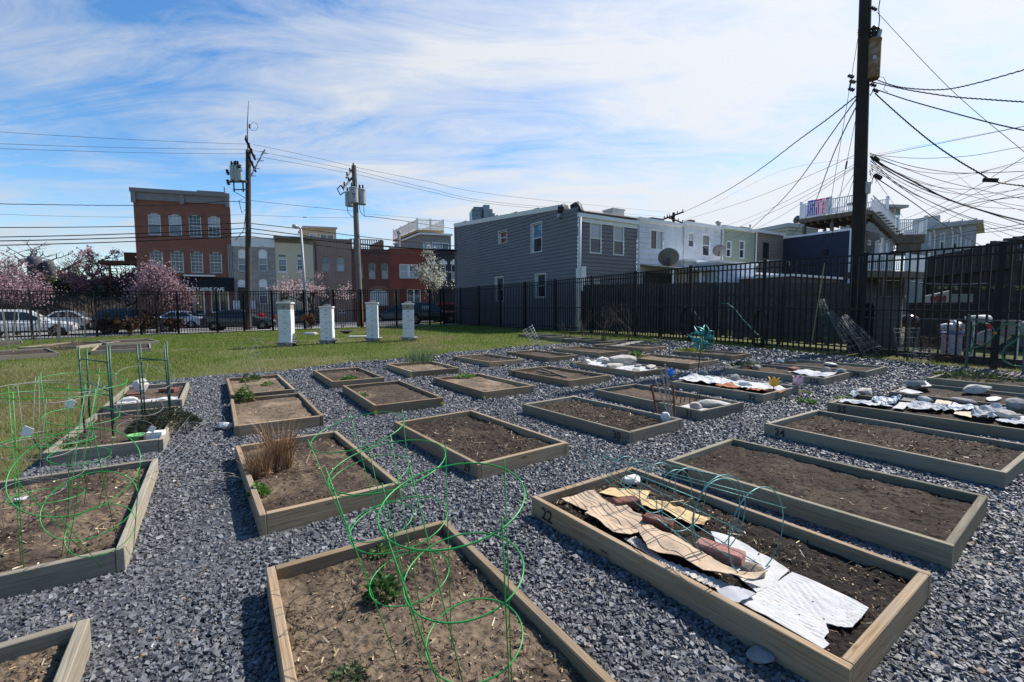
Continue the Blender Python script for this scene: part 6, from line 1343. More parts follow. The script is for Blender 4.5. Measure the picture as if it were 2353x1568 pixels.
 mb = MB(); GR_.box(mb, .10, .42, zk-1.2, zk+.05, .02, .16); mb.build('meter_box', M_TRIM, root)
 q = W(GR_, r3, 1150, 1240, 818, 885); mb = MB(); GR_.box(mb, q[0], q[1], q[2]-.2, q[3], .03, .35); mb.build('air_conditioner', paint('cream grille', (.45, .43, .38), .5), root)
 for (x0, y0, x1, y1, dd) in ((955, 290, 990, 232, -.05), (1035, 292, 1115, 224, -.7)):
  F = GL; a, b = F.hit(*r3(x0, y0), dd)[0], F.hit(*r3(x1, y0), dd)[0]; z0_ = F.hit(*r3(x0, y0), dd)[1]-.5; z1_ = F.hit(*r3(x0, y1), dd)[1]; mb = MB(); mb.rock(F.P((a+b)/2, (z0_+z1_)/2, dd-.25), ((b-a)*.86, .8, (z1_-z0_)*.86), R_(-58), 7); mb.build('wrapped_chimney', M_BLACK, root)
 mb = MB(); xx, z_ = GL.hit(*r3(968, 322)); GL.box(mb, xx-.12, xx+.12, z_-.1, z_+.1, .02, .2); mb.build('wall_lamp', M_GREYMET, root)
grey_house()
def rear_house(label, s0, s1, ztop, mat, lap=.25, wins=(), reg=r3, depth=9, frame=None, name='row_house'):
 p = GR_.P((s0+s1)/2, 0, -4); root = thing(name, label, 'house', (p.x, p.y, 0), 0, 'row houses behind the plank fence')
 ws = [W(GR_, reg, *w_[:4]) for w_ in wins]; mb = MB(); GR_.wall(mb, s0, s1, 0, ztop-.12, ws, .07, lap); mb.quad(GR_.P(s0, ztop-.12), GR_.P(s1, ztop-.12), GR_.P(s1, ztop+.5, -depth), GR_.P(s0, ztop+.5, -depth)); mb.build('wall', mat, root)
 for w_, q in zip(wins, ws): window(GR_, root, *q, d=-.04, mat=frame or M_TRIM, up=w_[4], lo=w_[5], fw=.07, **(w_[6] if len(w_) > 6 else {}))
 mb = MB(); GR_.box(mb, s0+.01, s1-.01, ztop-.12, ztop+.06, .005, .16); mb.build('gutter', M_TRIM, root)
 mb = MB(); xx = s0+.10; mb.tube([GR_.P(xx, ztop-.12, .1), GR_.P(xx, 3.3, .1)], .045, 8); mb.build('downpipe', M_TRIM, root)
 return root
S = [4.32, 8.26, 12.1, 16.0, 19.8]
M_WSIDE2 = paint('cream white siding', (.62, .63, .66), .6, .08, 1.5, 0, 0, .4, (.45, .45, .43)); M_GREENS = paint('pale green siding', (.34, .37, .28), .6, .08, 1.5); M_TANS = paint('tan brown siding', (.25, .205, .17), .6, .1, 1.5)
h1 = rear_house('white sided row house with a sliding window, next to the grey house', S[0], S[1]-.01, 6.42, M_WSIDE, .30, [(1668, 1770, 432, 590, G_DARK, G_BLIND, dict(mid=False, vmid=True))])
h2 = rear_house('white sided row house with two narrow windows, second from the grey house', S[1], S[2]-.01, 6.6, M_WSIDE2, .30, [(100, 150, 452, 570, G_BLIND, G_DARK), (212, 273, 467, 640, G_MID, G_DARK)], r4)
h3 = rear_house('pale green sided row house with two windows', S[2], S[3]-.01, 6.72, M_GREENS, .22, [(400, 441, 517, 647, G_MID, G_DARK), (503, 545, 515, 657, G_MID, G_DARK)], r4)
h4 = rear_house('tan brown sided row house with one dark framed window', S[3], S[4]-.01, 6.78, M_TANS, .22, [(685, 737, 530, 660, G_DARK, G_DARK)], r4, frame=M_DARKMET)
def roofthing(label, name, reg, x0, x1, y0, y1, F, d, mat, cat, cap=True):
 a, z0 = F.hit(*reg(x0, y1), d); b, z1 = F.hit(*reg(x1, y0), d); mb = MB(); F.box(mb, a, b, z0-.6, z1, d-(b-a)*.9, d)
 if cap: F.box(mb, a-.06, b+.06, z1+.002, z1+.10, d-(b-a)*.9-.06, d+.06)
 return tag(mb.build(name, mat, None), label, cat)
roofthing('pale square chimney on the roof behind the grey house', 'roof_chimney', r3, 1375, 1463, 285, 335, GR_, -3.5, M_CONC, 'chimney')
roofthing('low dark roof hatch on the first white house', 'roof_hatch', r3, 1680, 1765, 358, 372, GR_, -2.5, M_DARKMET, 'hatch')
roofthing('small dark brick chimney on the second white house', 'roof_chimney', r3, 1980, 2010, 368, 395, GR_, -2.5, M_RUST, 'chimney')
roofthing('grey metal box vent on the green house roof', 'roof_vent', r4, 520, 575, 425, 445, GR_, -1.5, M_GREYMET, 'vent')
def pipe(label, reg, x, y0, y1, d, r_):
 xx, z0 = GR_.hit(*reg(x, y0), d); z1 = GR_.hit(*reg(x, y1), d)[1]; p_ = GR_.P(xx, 0, d); mb = MB(); mb.bar((p_.x, p_.y, z0-.4), (p_.x, p_.y, z1), r_, 10); mb.lathe([(r_*1.2, 0), (r_*1.8, .04), (r_*1.2, .14), (.01, .16)], (p_.x, p_.y, z1), 10); tag(mb.build('flue_pipe', M_GREYMET, None), label, 'flue')
pipe('pale flue pipe on the boundary of the white and green houses', r4, 340, 412, 380, -1.2, .14); pipe('thin dark roof pipe on the tan house', r4, 587, 450, 405, -.5, .04)
mb = MB(); pts = [GR_.P(GR_.hit(*r3(x, 400), -.35)[0], GR_.hit(*r3(x, y), -.35)[1], -.35) for x, y in ((1108, 296), (1200, 302), (1330, 318), (1480, 338), (1580, 352), (1680, 376))]; mb.tube(pts, .11, 7); tag(mb.build('tarp_roll', paint('dark tarp', (.05, .05, .045), .8, .4, 4, .3), None, smooth=True), 'dark rolled tarp along the rear roof edge of the grey house', 'tarp')
# porches, lean-tos and low extensions behind the houses
def lean_to():
 q = W(GR_, r3, 1600, 1912, 770, 880); d = 2.4; root = thing('lean_to', 'dark open lean-to porch with tin roof behind the first white house', 'porch', GR_.P((q[0]+q[1])/2, .2, 1.2)); zr = GR_.hit(*r3(1750, 712), .1)[1]; x0, x1 = S[0]+.25, S[2]-.3; zf = zr-.35
 mb = MB(); mb.hexa([GR_.P(x0, zf-.08, d), GR_.P(x1, zf-.08, d), GR_.P(x1, zr-.08, .03), GR_.P(x0, zr-.08, .03), GR_.P(x0, zf, d), GR_.P(x1, zf, d), GR_.P(x1, zr, .03), GR_.P(x0, zr, .03)]); mb.build('roof', paint('tin roof', (.18, .17, .155), .6, .3, 2), root)
 for x in (x0+.1, x0+2.4, x0+4.3, x1-.1): mb = MB(); GR_.box(mb, x-.05, x+.05, 0, zf-.085, d-.2, d-.1); mb.build('post', M_WHITE, root)
 mb = MB(); GR_.box(mb, x0+.1, x0+2.3, .3, zf-.12, .3, .36); mb.build('back_panel', M_DARKMET, root)
 for i, (xx, w_) in enumerate(((x0+2.6, .5), (x0+4.6, .9), (x0+5.7, .5))): mb = MB(); mb.add([GR_.P(xx+w_*k/8, z, d-.4+.05*math.sin(k*1.9)) for k in range(9) for z in (1.0, zf-.3)], [(2*k, 2*k+2, 2*k+3, 2*k+1) for k in range(8)]); mb.build('hanging_cloth', paint('pale cloth', (.46, .48, .60), .8, .15, 4), root)
lean_to()
def extension(label, reg, box, d, mat, roofm=None, lap=.2):
 x0, x1, y0, y1 = box; F = Fac(GR_.P(0, 0, d).xy, 32); a = F.hit(*reg(x0, (y0+y1)/2))[0]; b = F.hit(*reg(x1, (y0+y1)/2))[0]; z1 = F.hit(*reg((x0+x1)/2, y0))[1]; root = thing('rear_extension', label, 'extension', F.P((a+b)/2, 0, -d/2), 0, 'low extensions behind the row houses')
 mb = MB(); F.wall(mb, a, b, 0, z1, (), 0, lap); mb.quad(F.P(a, 0, -d+.05), F.P(a, 0), F.P(a, z1), F.P(a, z1, -d+.05)); mb.quad(F.P(b, 0), F.P(b, 0, -d+.05), F.P(b, z1, -d+.05), F.P(b, z1)); mb.build('wall', mat, root); mb = MB(); F.box(mb, a-.1, b+.1, z1+.002, z1+.12, -d+.05, .15); mb.build('roof', roofm or M_GREYMET, root); return root
extension('white parapet extension behind the second white house', r4, (66, 330, 690, 880), 1.2, M_WSIDE2, M_TRIM, .3); extension('bluish white boarded extension behind the green house', r4, (330, 622, 700, 890), 2.6, paint('bluish white boards', (.50, .55, .66), .6, .1, 2), M_TRIM, .3)
e3 = extension('dark low extension with white eaves behind the tan house', r4, (640, 900, 790, 890), 2.6, paint('dim grey board', (.12, .115, .11), .7, .2, 2), M_TRIM, .3); extension('low brown shed with pale roof edge before the navy house', r4, (905, 1290, 808, 890), 5.5, paint('dim brown board', (.09, .075, .07), .8, .2, 2), M_TRIM, .3)
F = Fac(GR_.P(0, 0, 3.0).xy, 32); x, z = F.hit(*r4(858, 880)); mb = MB(); mb.lathe([(.02, -.9), (.16, -.75), (.10, -.1), (.03, .02), (.015, .15)], F.P(x, z+.6), 8); tag(mb.build('folded_parasol', paint('teal canvas', (.03, .07, .085), .8), None), 'folded teal parasol behind the plank fence', 'parasol')
mb = MB(); F = Fac(GR_.P(0, 0, 1.4).xy, 32); mb.tube([F.P(*F.hit(*r4(x, y))) for x, y in ((655, 682), (780, 676), (870, 672), (893, 680), (900, 705), (898, 730))], .06, 8); tag(mb.build('vent_duct', M_GREYMET, None, smooth=True), 'pale bent duct along the tan house extension', 'duct')
def dish(label, reg, c, r_, F, d, arm, aim):
 p_ = F.P(*F.hit(*reg(*c), d), d); root = thing('satellite_dish', label, 'satellite dish', p_, 0, 'satellite dishes'); ax = Vector(aim).normalized(); mb = MB(); mb.lathe([(.001, .0), (r_*.5, r_*.06), (r_*.85, r_*.18), (r_, r_*.27), (r_*.98, r_*.29), (r_*.5, r_*.09), (.001, .02)], p_, 24, axis=ax); mb.build('reflector', paint('grey dish', (.16, .16, .165), .5, .1, 4), root, smooth=True); b = F.P(*F.hit(*reg(*arm), d-.1), d-.1); mb = MB(); mb.tube([b, b.lerp(p_, .5)+Vector((0, 0, .05)), p_-ax*.02], .03, 6); mb.build('mast', M_DARKMET, root); mb = MB(); mb.bar(p_-Vector((0, 0, r_*.8)), p_+ax*r_*1.0-Vector((0, 0, r_*.3)), .012, 5); mb.box(p_+ax*r_-Vector((0, 0, r_*.3)), (.06, .06, .06)); mb.build('receiver_arm', M_DARKMET, root)
dish('grey satellite dish on the lean-to roof of the first white house', r3, (1812, 655), .56, GR_, 1.6, (1790, 712), (.25, .8, .5)); dish('grey satellite dish between the white and the green house', r4, (350, 598), .40, GR_, .5, (340, 640), (.2, .8, .5)); 
# ---- navy house, its decks and stairs
N0 = GR_.P(S[4], 0); NS = Fac(N0.xy, -58); t_end = NS.hit(*r4(1385, 650))[0]; M_NAVYS = paint('navy siding', (.030, .036, .058), .55, .1, 1.5); M_TIMB = paint('grey brown timber', (.135, .105, .085), .85, .25, 3, .2); M_RAILW = paint('white vinyl rail', (.72, .74, .79), .5, .05, 3)
def navy_house():
 za = NS.hit(*r4(835, 478))[1]; zb = NS.hit(*r4(1380, 432))[1]; z1 = (za+zb)/2; root = thing('navy_house', 'navy sided house wing with white corner boards under the roof deck', 'house', NS.P(t_end/2, 0, -2)); mb = MB(); NS.wall(mb, 0, t_end, 0, z1, (), 0, .16); NR = Fac(NS.P(t_end, 0).xy, 32); w_ = W(NR, r5, 330, 356, 510, 552); NR.wall(mb, 0, 4.2, 0, z1, [w_], .05, .16); mb.quad(NS.P(0, z1), NS.P(t_end, z1), NS.P(t_end, z1, -4.2), NS.P(0, z1, -4.2)); mb.build('wall', M_NAVYS, root)
 mb = MB(); NS.box(mb, t_end-.16, t_end+.02, 0, z1, .02, .05); NR.box(mb, -.02, .14, 0, z1, .02, .05); NS.box(mb, 0, t_end-.165, z1-.14, z1+.02, .02, .07); mb.build('trim', M_RAILW, root); window(NR, root, *w_, mid=False, up=G_MID, d=-.02); mb = MB(); x, z = NS.hit(*r4(1185, 605)); NS.box(mb, x-.12, x+.12, z-.16, z+.16, .02, .2); mb.build('wall_lamp', M_BLACK, root); return z1, NR
NZ, NR = navy_house()
def railing(mb, a, b, H=1.0, post=True, step=.13):
 a, b = Vector(a), Vector(b); d = b-a; L = d.length; dh = Vector((d.x, d.y, 0)).normalized(); n = Vector((-dh.y, dh.x, 0)); U = lambda z: Vector((0, 0, z))
 for z, w_, t_ in ((H, .07, .05), (.10, .05, .05)):
  p_ = [a-n*w_/2, b-n*w_/2, b+n*w_/2, a+n*w_/2]; mb.hexa([q+U(z-t_) for q in p_]+[q+U(z) for q in p_])
 k = max(2, int(L/step))
 for j in range(1, k): c = a+d*(j/k); w_ = .02; p_ = [c-dh*w_-n*w_, c+dh*w_-n*w_, c+dh*w_+n*w_, c-dh*w_+n*w_]; mb.hexa([q+U(.101) for q in p_]+[q+U(H-.052) for q in p_])
def rpost(mb, p_, H=1.15, w_=.13): p_ = Vector(p_); mb.box(p_+Vector((0, 0, H/2)), (w_, w_, H), R_(32)); mb.bbox(p_+Vector((0, 0, H+.03)), (w_*1.5, w_*1.5, .06), .03, R_(32))
def decks():
 FD = Fac(NS.P(0, 0, .35).xy, -58); a = FD.hit(*r4(985, 370)); b = FD.hit(*r4(1408, 330)); c_ = FD.hit(*r5(315, 330)); zd = NZ+1.05; x0, x1 = a[0], c_[0]
 root = thing('roof_deck', 'white railed timber roof deck standing over the navy house', 'roof deck', FD.P((x0+x1)/2, zd, -1.5)); mb = MB(); FD.box(mb, x0-.1, x1, zd-.28, zd, -3.4, .05)
 for k in range(9): x = x0+.2+k*(x1-x0-.4)/8; FD.box(mb, x, x+.06, zd-.50, zd-.282, -3.2, -.05)
 mb.build('deck', M_TIMB, root); mb = MB()
 for x in (x0+.2, (x0+x1)/2, x1-.2):
  for dd in (-.15, -3.1): mb = MB(); FD.box(mb, x-.09, x+.09, NZ, zd-.505, dd-.09, dd+.09); mb.build('post', M_TIMB, root)
 mb = MB(); H = 1.05; P_ = lambda x, d: FD.P(x, zd, d)
 railing(mb, P_(x0, 0), P_(x1, 0), H); railing(mb, P_(x0, 0), P_(x0, -3.3), H); railing(mb, P_(x0, -3.3), P_(x1, -3.3), H)
 for x, d in ((x0, 0), (x0+(x1-x0)*.48, 0), (x1, 0), (x0, -3.3), (x1, -3.3)): rpost(mb, P_(x, d))
 mb.build('railing', M_RAILW, root)
 # stairs down to the right
 top = P_(x1, -1.0); Ys = top.y+.4; L1 = dp(*r5(565, 470), Ys); L2 = dp(*r5(725, 470), Ys-.2); zl = L1.z
 st = thing('outdoor_stair', 'white railed timber stair leading down from the roof deck', 'stair', top); t0 = Vector((top.x, top.y, zd)); t1 = Vector((L1.x, L1.y, zl)); w_ = Vector((.5, .8, 0))*1.0
 mb = MB(); n = 9
 for k in range(n): q = t0.lerp(t1, (k+.5)/n); mb.box(q + w_*.5 - Vector((0, 0, .04)), ((t1-t0).length/n*.95, 1.0, .06), math.atan2((t1-t0).y, (t1-t0).x)); 
 mb.build('tread', M_TIMB, st); mb = MB()
 for o_ in (Vector((0, 0, 0)), w_): p_ = [t0+o_, t1+o_]; mb.hexa([p_[0]-Vector((0, .04, .42)), p_[1]-Vector((0, .04, .42)), p_[1]-Vector((0, -.04, .42)), p_[0]-Vector((0, -.04, .42)), p_[0]-Vector((0, .04, .06)), p_[1]-Vector((0, .04, .06)), p_[1]-Vector((0, -.04, .06)), p_[0]-Vector((0, -.04, .06))])
 mb.build('stringer', M_TIMB, st); mb = MB(); railing(mb, t0, t1, 1.0); railing(mb, t0+w_, t1+w_, 1.0); mb.build('railing', M_RAILW, st)
 ld = thing('stair_landing', 'white railed landing with stacked timbers between the two stairs', 'landing', L1); e_ = Vector((.5, .8, 0))*1.4; mb = MB(); A = [L1, Vector((L2.x+.5, L2.y, zl)), Vector((L2.x+.5, L2.y, zl))+e_, L1+e_]; U = lambda z: Vector((0, 0, z))
 mb.hexa([q-U(.55) for q in A]+[q for q in A]); mb.build('deck', M_TIMB, ld); mb = MB(); zz = dp(*r5(660, 660), Ys).z
 mb.hexa([q*.0+q.lerp(sum(A, Vector())/4, .2)-U(1.3) for q in A]+[q.lerp(sum(A, Vector())/4, .2)-U(.553) for q in A]); mb.build('timber_stack', M_TIMB, ld)
 mb = MB(); railing(mb, A[0], A[1], 1.0); railing(mb, A[1], A[2], 1.0); railing(mb, A[2], A[3], 1.0)
 for q in A[:3]: rpost(mb, q)
 mb.build('railing', M_RAILW, ld)
 # lower deck
 Yl = Ys-.9; B0 = dp(*r5(255, 765), Yl); B1 = dp(*r5(640, 745), Yl); B2 = dp(*r5(800, 750), Yl+1.2); zl2 = (B0.z+B1.z)/2; lo = thing('lower_deck', 'lower white railed timber deck behind the big pole', 'deck', B1); Q = [Vector((B0.x, B0.y, zl2)), Vector((B1.x, B1.y, zl2)), Vector((B2.x, B2.y, zl2)), Vector((B2.x+.3, B2.y+2.2, zl2)), Vector((B0.x, B0.y+3.0, zl2))]
 mb = MB(); mb.poly(Q); mb.poly([q-U(.4) for q in Q][::-1])
 for i in range(5): p_, q = Q[i], Q[(i+1) % 5]; mb.quad(p_-U(.4), q-U(.4), q, p_)
 mb.build('deck', M_TIMB, lo); mb = MB(); railing(mb, Q[0], Q[1], 1.0); 
 for q in Q[:3]: rpost(mb, q, 1.2, .16)
 mb.build('railing', M_RAILW, lo); mb = MB(); n = 12
 for k in range(n): p_, q = Q[1].lerp(Q[2], k/n), Q[1].lerp(Q[2], (k+.92)/n); v = (q-p_).normalized(); m_ = Vector((-v.y, v.x, 0))*.02; mb.hexa([p_-m_, q-m_, q+m_, p_+m_, p_-m_+U(1.1), q-m_+U(1.1), q+m_+U(1.1), p_+m_+U(1.1)])
 mb.build('privacy_panel', M_RAILW, lo); mb = MB()
 for q in (Q[0].lerp(Q[1], .1), Q[1], Q[2], Q[0].lerp(Q[1], .55)): mb = MB(); mb.box((q.x, q.y+.1, (zl2-.4)/2), (.16, .16, zl2-.42)); mb.build('post', M_TIMB, lo)
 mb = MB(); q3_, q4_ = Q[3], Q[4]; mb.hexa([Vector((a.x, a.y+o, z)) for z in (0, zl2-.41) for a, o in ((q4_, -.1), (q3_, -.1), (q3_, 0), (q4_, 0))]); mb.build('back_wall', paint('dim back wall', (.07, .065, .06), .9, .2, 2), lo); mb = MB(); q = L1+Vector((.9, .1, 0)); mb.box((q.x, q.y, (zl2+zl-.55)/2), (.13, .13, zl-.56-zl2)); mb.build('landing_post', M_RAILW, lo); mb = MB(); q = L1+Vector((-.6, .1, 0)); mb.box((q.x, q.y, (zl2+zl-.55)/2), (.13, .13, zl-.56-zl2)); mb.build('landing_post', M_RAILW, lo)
 s2 = thing('outdoor_stair', 'short white railed stair from the lower deck up to the landing', 'stair', L1); mb = MB(); a0 = dp(*r5(400, 640), Yl+1.5); a1 = dp(*r5(560, 560), Yl+1.5); 
 for k in range(7): q = a0.lerp(a1, (k+.5)/7); mb.box(q-U(.3), (.3, .9, .05))
 mb.build('tread', M_TIMB, s2); mb = MB(); railing(mb, a0-U(.2), a1-U(.2), .95); rpost(mb, a0-U(.2), 1.2, .15); rpost(mb, a0.lerp(a1, .3)-U(.2), 1.2, .15); mb.build('railing', M_RAILW, s2)
 # draped cloth
 mb = MB(); stripes = [(.22, .16, .55), (.12, .10, .42), (.22, .16, .55), (.75, .05, .30), (.80, .76, .80), (.75, .04, .22), (.78, .72, .78), (.72, .03, .12)]; cm = [paint('towel stripe %d' % i, c, .8, .1, 5) for i, c in enumerate(stripes)]; xa, xb = FD.hit(*r4(1030, 300))[0], FD.hit(*r4(1218, 300))[0]; n = len(stripes)
 for i in range(n):
  a_, b_ = xa+(xb-xa)*i/n, xa+(xb-xa)*(i+1)/n
  for j in range(4): z0, z1 = zd+.14+j*.27, zd+.14+(j+1)*.27; w0 = -.10-.03*math.sin(i*1.7+j); mb.quad(FD.P(a_, z0, w0), FD.P(b_, z0, w0-.02), FD.P(b_, z1, w0-.03), FD.P(a_, z1, w0-.01), (i+(j == 3 and i > 3)) % n)
 tag(mb.build('beach_towel', cm, None), 'purple, pink and white striped cloth hung on the roof deck railing', 'cloth')
 tb = thing('garden_table', 'dark metal table and chairs standing on the roof deck', 'table', FD.P(x0+(x1-x0)*.72, zd, -1.4)); mb = MB(); c = FD.P(x0+(x1-x0)*.72, zd, -1.4); mb.lathe([(.55, .72), (.55, .75)], c, 16); mb.build('tabletop', M_DARKMET, tb)
 for k in range(4): mb = MB(); q = c+Vector((.4*math.cos(k*PI/2+.5), .4*math.sin(k*PI/2+.5), 0)); mb.bar(q, q+Vector((0, 0, .72)), .02, 5); mb.build('leg', M_DARKMET, tb)
decks()
dish('small grey satellite dish at the left end of the roof deck', r4, (962, 352), .30, NS, .3, (965, 385), (-.2, .8, .45))
def cornice_house():
 F = Fac((22.5, 42), 20); root = thing('far_house', 'pale corniced house top behind the roof deck', 'house', F.P(F.hit(*r4(920, 430))[0], 0, -3)); a, b = F.hit(*r4(880, 420))[0], F.hit(*r4(1100, 420))[0]; z1 = F.hit(*r4(910, 388))[1]; m_ = paint('pale cornice paint', (.48, .49, .48), .7, .1, 3); mb = MB(); F.box(mb, a, b, 0, z1-.9, -8, 0); mb.build('wall', m_, root); mb = MB(); F.box(mb, a-.5, b, z1-.35, z1, -8.2, .5); F.box(mb, a-.3, b, z1-.6, z1-.352, -8, .3); F.box(mb, a-.12, b, z1-.9, z1-.602, -8, .12); mb.build('cornice', m_, root)
cornice_house()
def far_right():
 F = Fac((30.5, 34.0), 32); G = Fac(F.P(0, 0).xy, -40); 
 Y = 40; root = thing('roof_room', 'tan flat-roofed roof room behind the deck stair', 'roof room', dp(*r5(520, 280), Y)); a, b, z1 = dp(*r5(428, 330), Y), dp(*r5(612, 330), Y-1), dp(*r5(520, 262), Y).z; H = Fac(a.xy, 8); L = (b-a).length; mb = MB(); w_ = W(H, r5, 545, 590, 262, 320); w2 = W(H, r5, 455, 500, 270, 320); H.wall(mb, 0, L, 4, z1, [w_, w2], .05); shell(H, mb, 0, L, 4, z1, 4); mb.build('wall', paint('tan render', (.30, .28, .25), .8, .1, 2), root); mb = MB(); H.box(mb, -.4, L+.6, z1+.002, z1+.22, -4.4, .6); mb.build('roof', paint('grey roof slab', (.30, .30, .31), .7), root); window(H, root, *w_, mid=False, up=G_MID, d=-.03); window(H, root, *w2, mid=False, up=G_BLIND, d=-.03)
 # grey row house wing with parapet screens
 a, b = dp(*r5(640, 560), 37), dp(*r5(1178, 560), 33); H = Fac(a.xy, math.degrees(math.atan2(b.y-a.y, b.x-a.x))); H.b = Vector((.73, .72, 0)); L = ((b-a).xy).length; root = thing('terrace_house', 'pale grey house with roof-terrace screens and tall windows, far right', 'house', H.P(L/2, 0, -3)); z1 = H.hit(*r5(1000, 410))[1]; wins = [(815, 832, 450, 560), (903, 940, 455, 592), (1003, 1042, 478, 590), (1098, 1112, 508, 585), (1128, 1142, 512, 585)]; ws = [W(H, r5, *w_) for w_ in wins]
 m_ = paint('pale grey siding', (.40, .40, .40), .7, .1, 2); mb = MB(); H.wall(mb, 0, L, 0, z1, ws, .06, .2); shell(H, mb, 0, L, 0, z1, 6); mb.build('wall', m_, root)
 for w_ in ws: window(H, root, *w_, up=G_BLIND, lo=G_DARK, d=-.03, fw=.06)
 mb = MB(); H.box(mb, -.1, L+.5, z1+.002, z1+.2, -6.2, .35); mb.build('gutter', m_, root); mb = MB(); zt2 = H.hit(*r5(1000, 345))[1]
 k = 5
 for i in range(k): x0 = L*(.08+.92*i/k); x1 = L*(.08+.92*(i+1)/k)-.05; H.box(mb, x0, x1, z1+.205, zt2-(i*.06), -.25, -.20); H.box(mb, x1-.04, x1+.04, z1+.205, zt2+.1-(i*.06), -.35, -.26)
 mb.build('terrace_screen', paint('grey screen panel', (.36, .37, .38), .4, .1, 3), root)
 mb = MB(); zq = H.hit(*r5(760, 290))[1]; H.box(mb, L*.02, L*.45, zt2+.2, zq, -4, -3); mb.build('roof_block', m_, root)
 for x in (870, 1010, 1075): mb = MB(); xx = H.hit(*r5(x, 450))[0]; mb.tube([H.P(xx, z1-.05, .3), H.P(xx, z1-.5, .08), H.P(xx, 1, .08)], .05, 6); mb.build('downpipe', M_TRIM, root)
 # timber screen house with dark porch
 a, b = dp(*r5(800, 700), 23), dp(*r5(1480, 700), 17.5); H = Fac(a.xy, math.degrees(math.atan2(b.y-a.y, b.x-a.x))); L = ((b-a).xy).length; root = thing('timber_porch', 'dark timber porch with upright board screen behind the alley', 'porch', H.P(L/2, 0, -2)); zt_, zb_ = H.hit(*r5(900, 625))[1], H.hit(*r5(900, 750))[1]; dk = paint('dark porch boards', (.052, .044, .038), .85, .3, 3); mb = MB(); x = 0
 while x < L: H.box(mb, x, x+.20, zb_, zt_+.25*(x/L)*0, 0, .04); H.box(mb, x+.21, x+.26, zb_, zt_, -.04, -.005); x += .27
 mb.build('board_screen', dk, root); mb = MB(); H.box(mb, -.05, L+.05, zb_-.28, zb_-.004, -3, .06); H.box(mb, 0, L, zb_-1.9, zb_-.282, -.4, -.1); mb.build('deck', paint('dark beam', (.040, .035, .032), .85, .2, 3), root)
 for k in range(5): mb = MB(); x = L*k/4; H.box(mb, x-.07, x+.07, 0, zb_-.285, -.095, .03); mb.build('post', dk, root)
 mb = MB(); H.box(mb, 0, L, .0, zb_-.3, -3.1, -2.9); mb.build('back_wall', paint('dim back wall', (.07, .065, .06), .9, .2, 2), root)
 mb = MB(); pts = [H.P(*H.hit(*r5(x, y), .2), .2) for x, y in ((660, 835), (800, 850), (950, 858), (1120, 856), (1290, 848))]; mb.tube(pts, .016, 6); tag(mb.build('white_pipe', M_GREYMET, None), 'white pipe strung along the dark porch', 'pipe')
 mb = MB(); pts = [H.P(*H.hit(*r5(x, y), .25), .25) for x, y in ((640, 832), (900, 872), (1200, 878), (1400, 862), (1560, 876))]; mb.tube(pts, .012, 5); rr = random.Random(3)
 for x in (900, 950, 1025, 1240, 1330, 1390, 1540, 1510):
  for k in range(5): p_ = H.P(*H.hit(*r5(x+rr.uniform(-8, 8), 880+rr.uniform(-6, 16)), .3), .3); e_ = Vector((rr.gauss(0, 1), rr.gauss(0, 1), rr.gauss(0, 1))).normalized()*.09; f_ = e_.orthogonal()*.5; mb.quad(p_-e_, p_+f_, p_+e_, p_-f_, 1)
 tag(mb.build('leaf_garland', [M_DARKMET, paint('yellow leaf', (.35, .33, .07), .7)], None), 'garland with yellow-green leaves hanging along the dark porch', 'garland')
 # right grey rendered house edge
 a, b = dp(*r5(1462, 700), 19), dp(*r5(1700, 700), 17); H = Fac(a.xy, math.degrees(math.atan2(b.y-a.y, b.x-a.x))); L = ((b-a).xy).length; root = thing('rendered_house', 'grey rendered house at the right picture edge', 'house', H.P(L/2, 0, -2)); z1 = H.hit(*r5(1500, 585))[1]; w_ = W(H, r5, 1535, 1600, 640, 760); mb = MB(); H.wall(mb, 0, L, 0, z1, [w_], .05); shell(H, mb, 0, L, 0, z1, 5); mb.build('wall', paint('grey render', (.23, .235, .25), .8, .1, 2), root); window(H, root, *w_, up=G_BLIND, lo=G_MID, d=-.03); mb = MB(); H.box(mb, -.1, L, z1+.002, z1+.15, -5.1, .12); mb.build('roof_edge', M_TRIM, root)
 q = Fac(H.P(0, 0, -1).xy, -15); mb = MB(); a, b = dp(*r5(1205, 560), 24), dp(*r5(1600, 545), 20); V = Fac(a.xy, math.degrees(math.atan2(b.y-a.y, b.x-a.x))); L = ((b-a).xy).length; root = thing('flat_roof_shed', 'dark flat-roofed timber building with small things on its roof edge', 'building', V.P(L/2, 0, -2)); z1 = V.hit(*r5(1300, 545))[1]; mb = MB(); V.box(mb, 0, L, z1-2.2, z1-.12, -4, 0); mb.build('wall', paint('dark plank wall', (.05, .042, .036), .85, .3, 4), root); mb = MB(); V.box(mb, -.1, L, z1-.118, z1, -4.1, .15); mb.build('roof', M_ROOF, root); mb = MB(); rr = random.Random(9)
 for k in range(9): x = L*(.1+.09*k); V.box(mb, x, x+rr.uniform(.08, .2), z1+.002, z1+rr.uniform(.06, .22), -.3, -.1)
 mb.build('roof_clutter', M_DARKMET, root)
far_right()
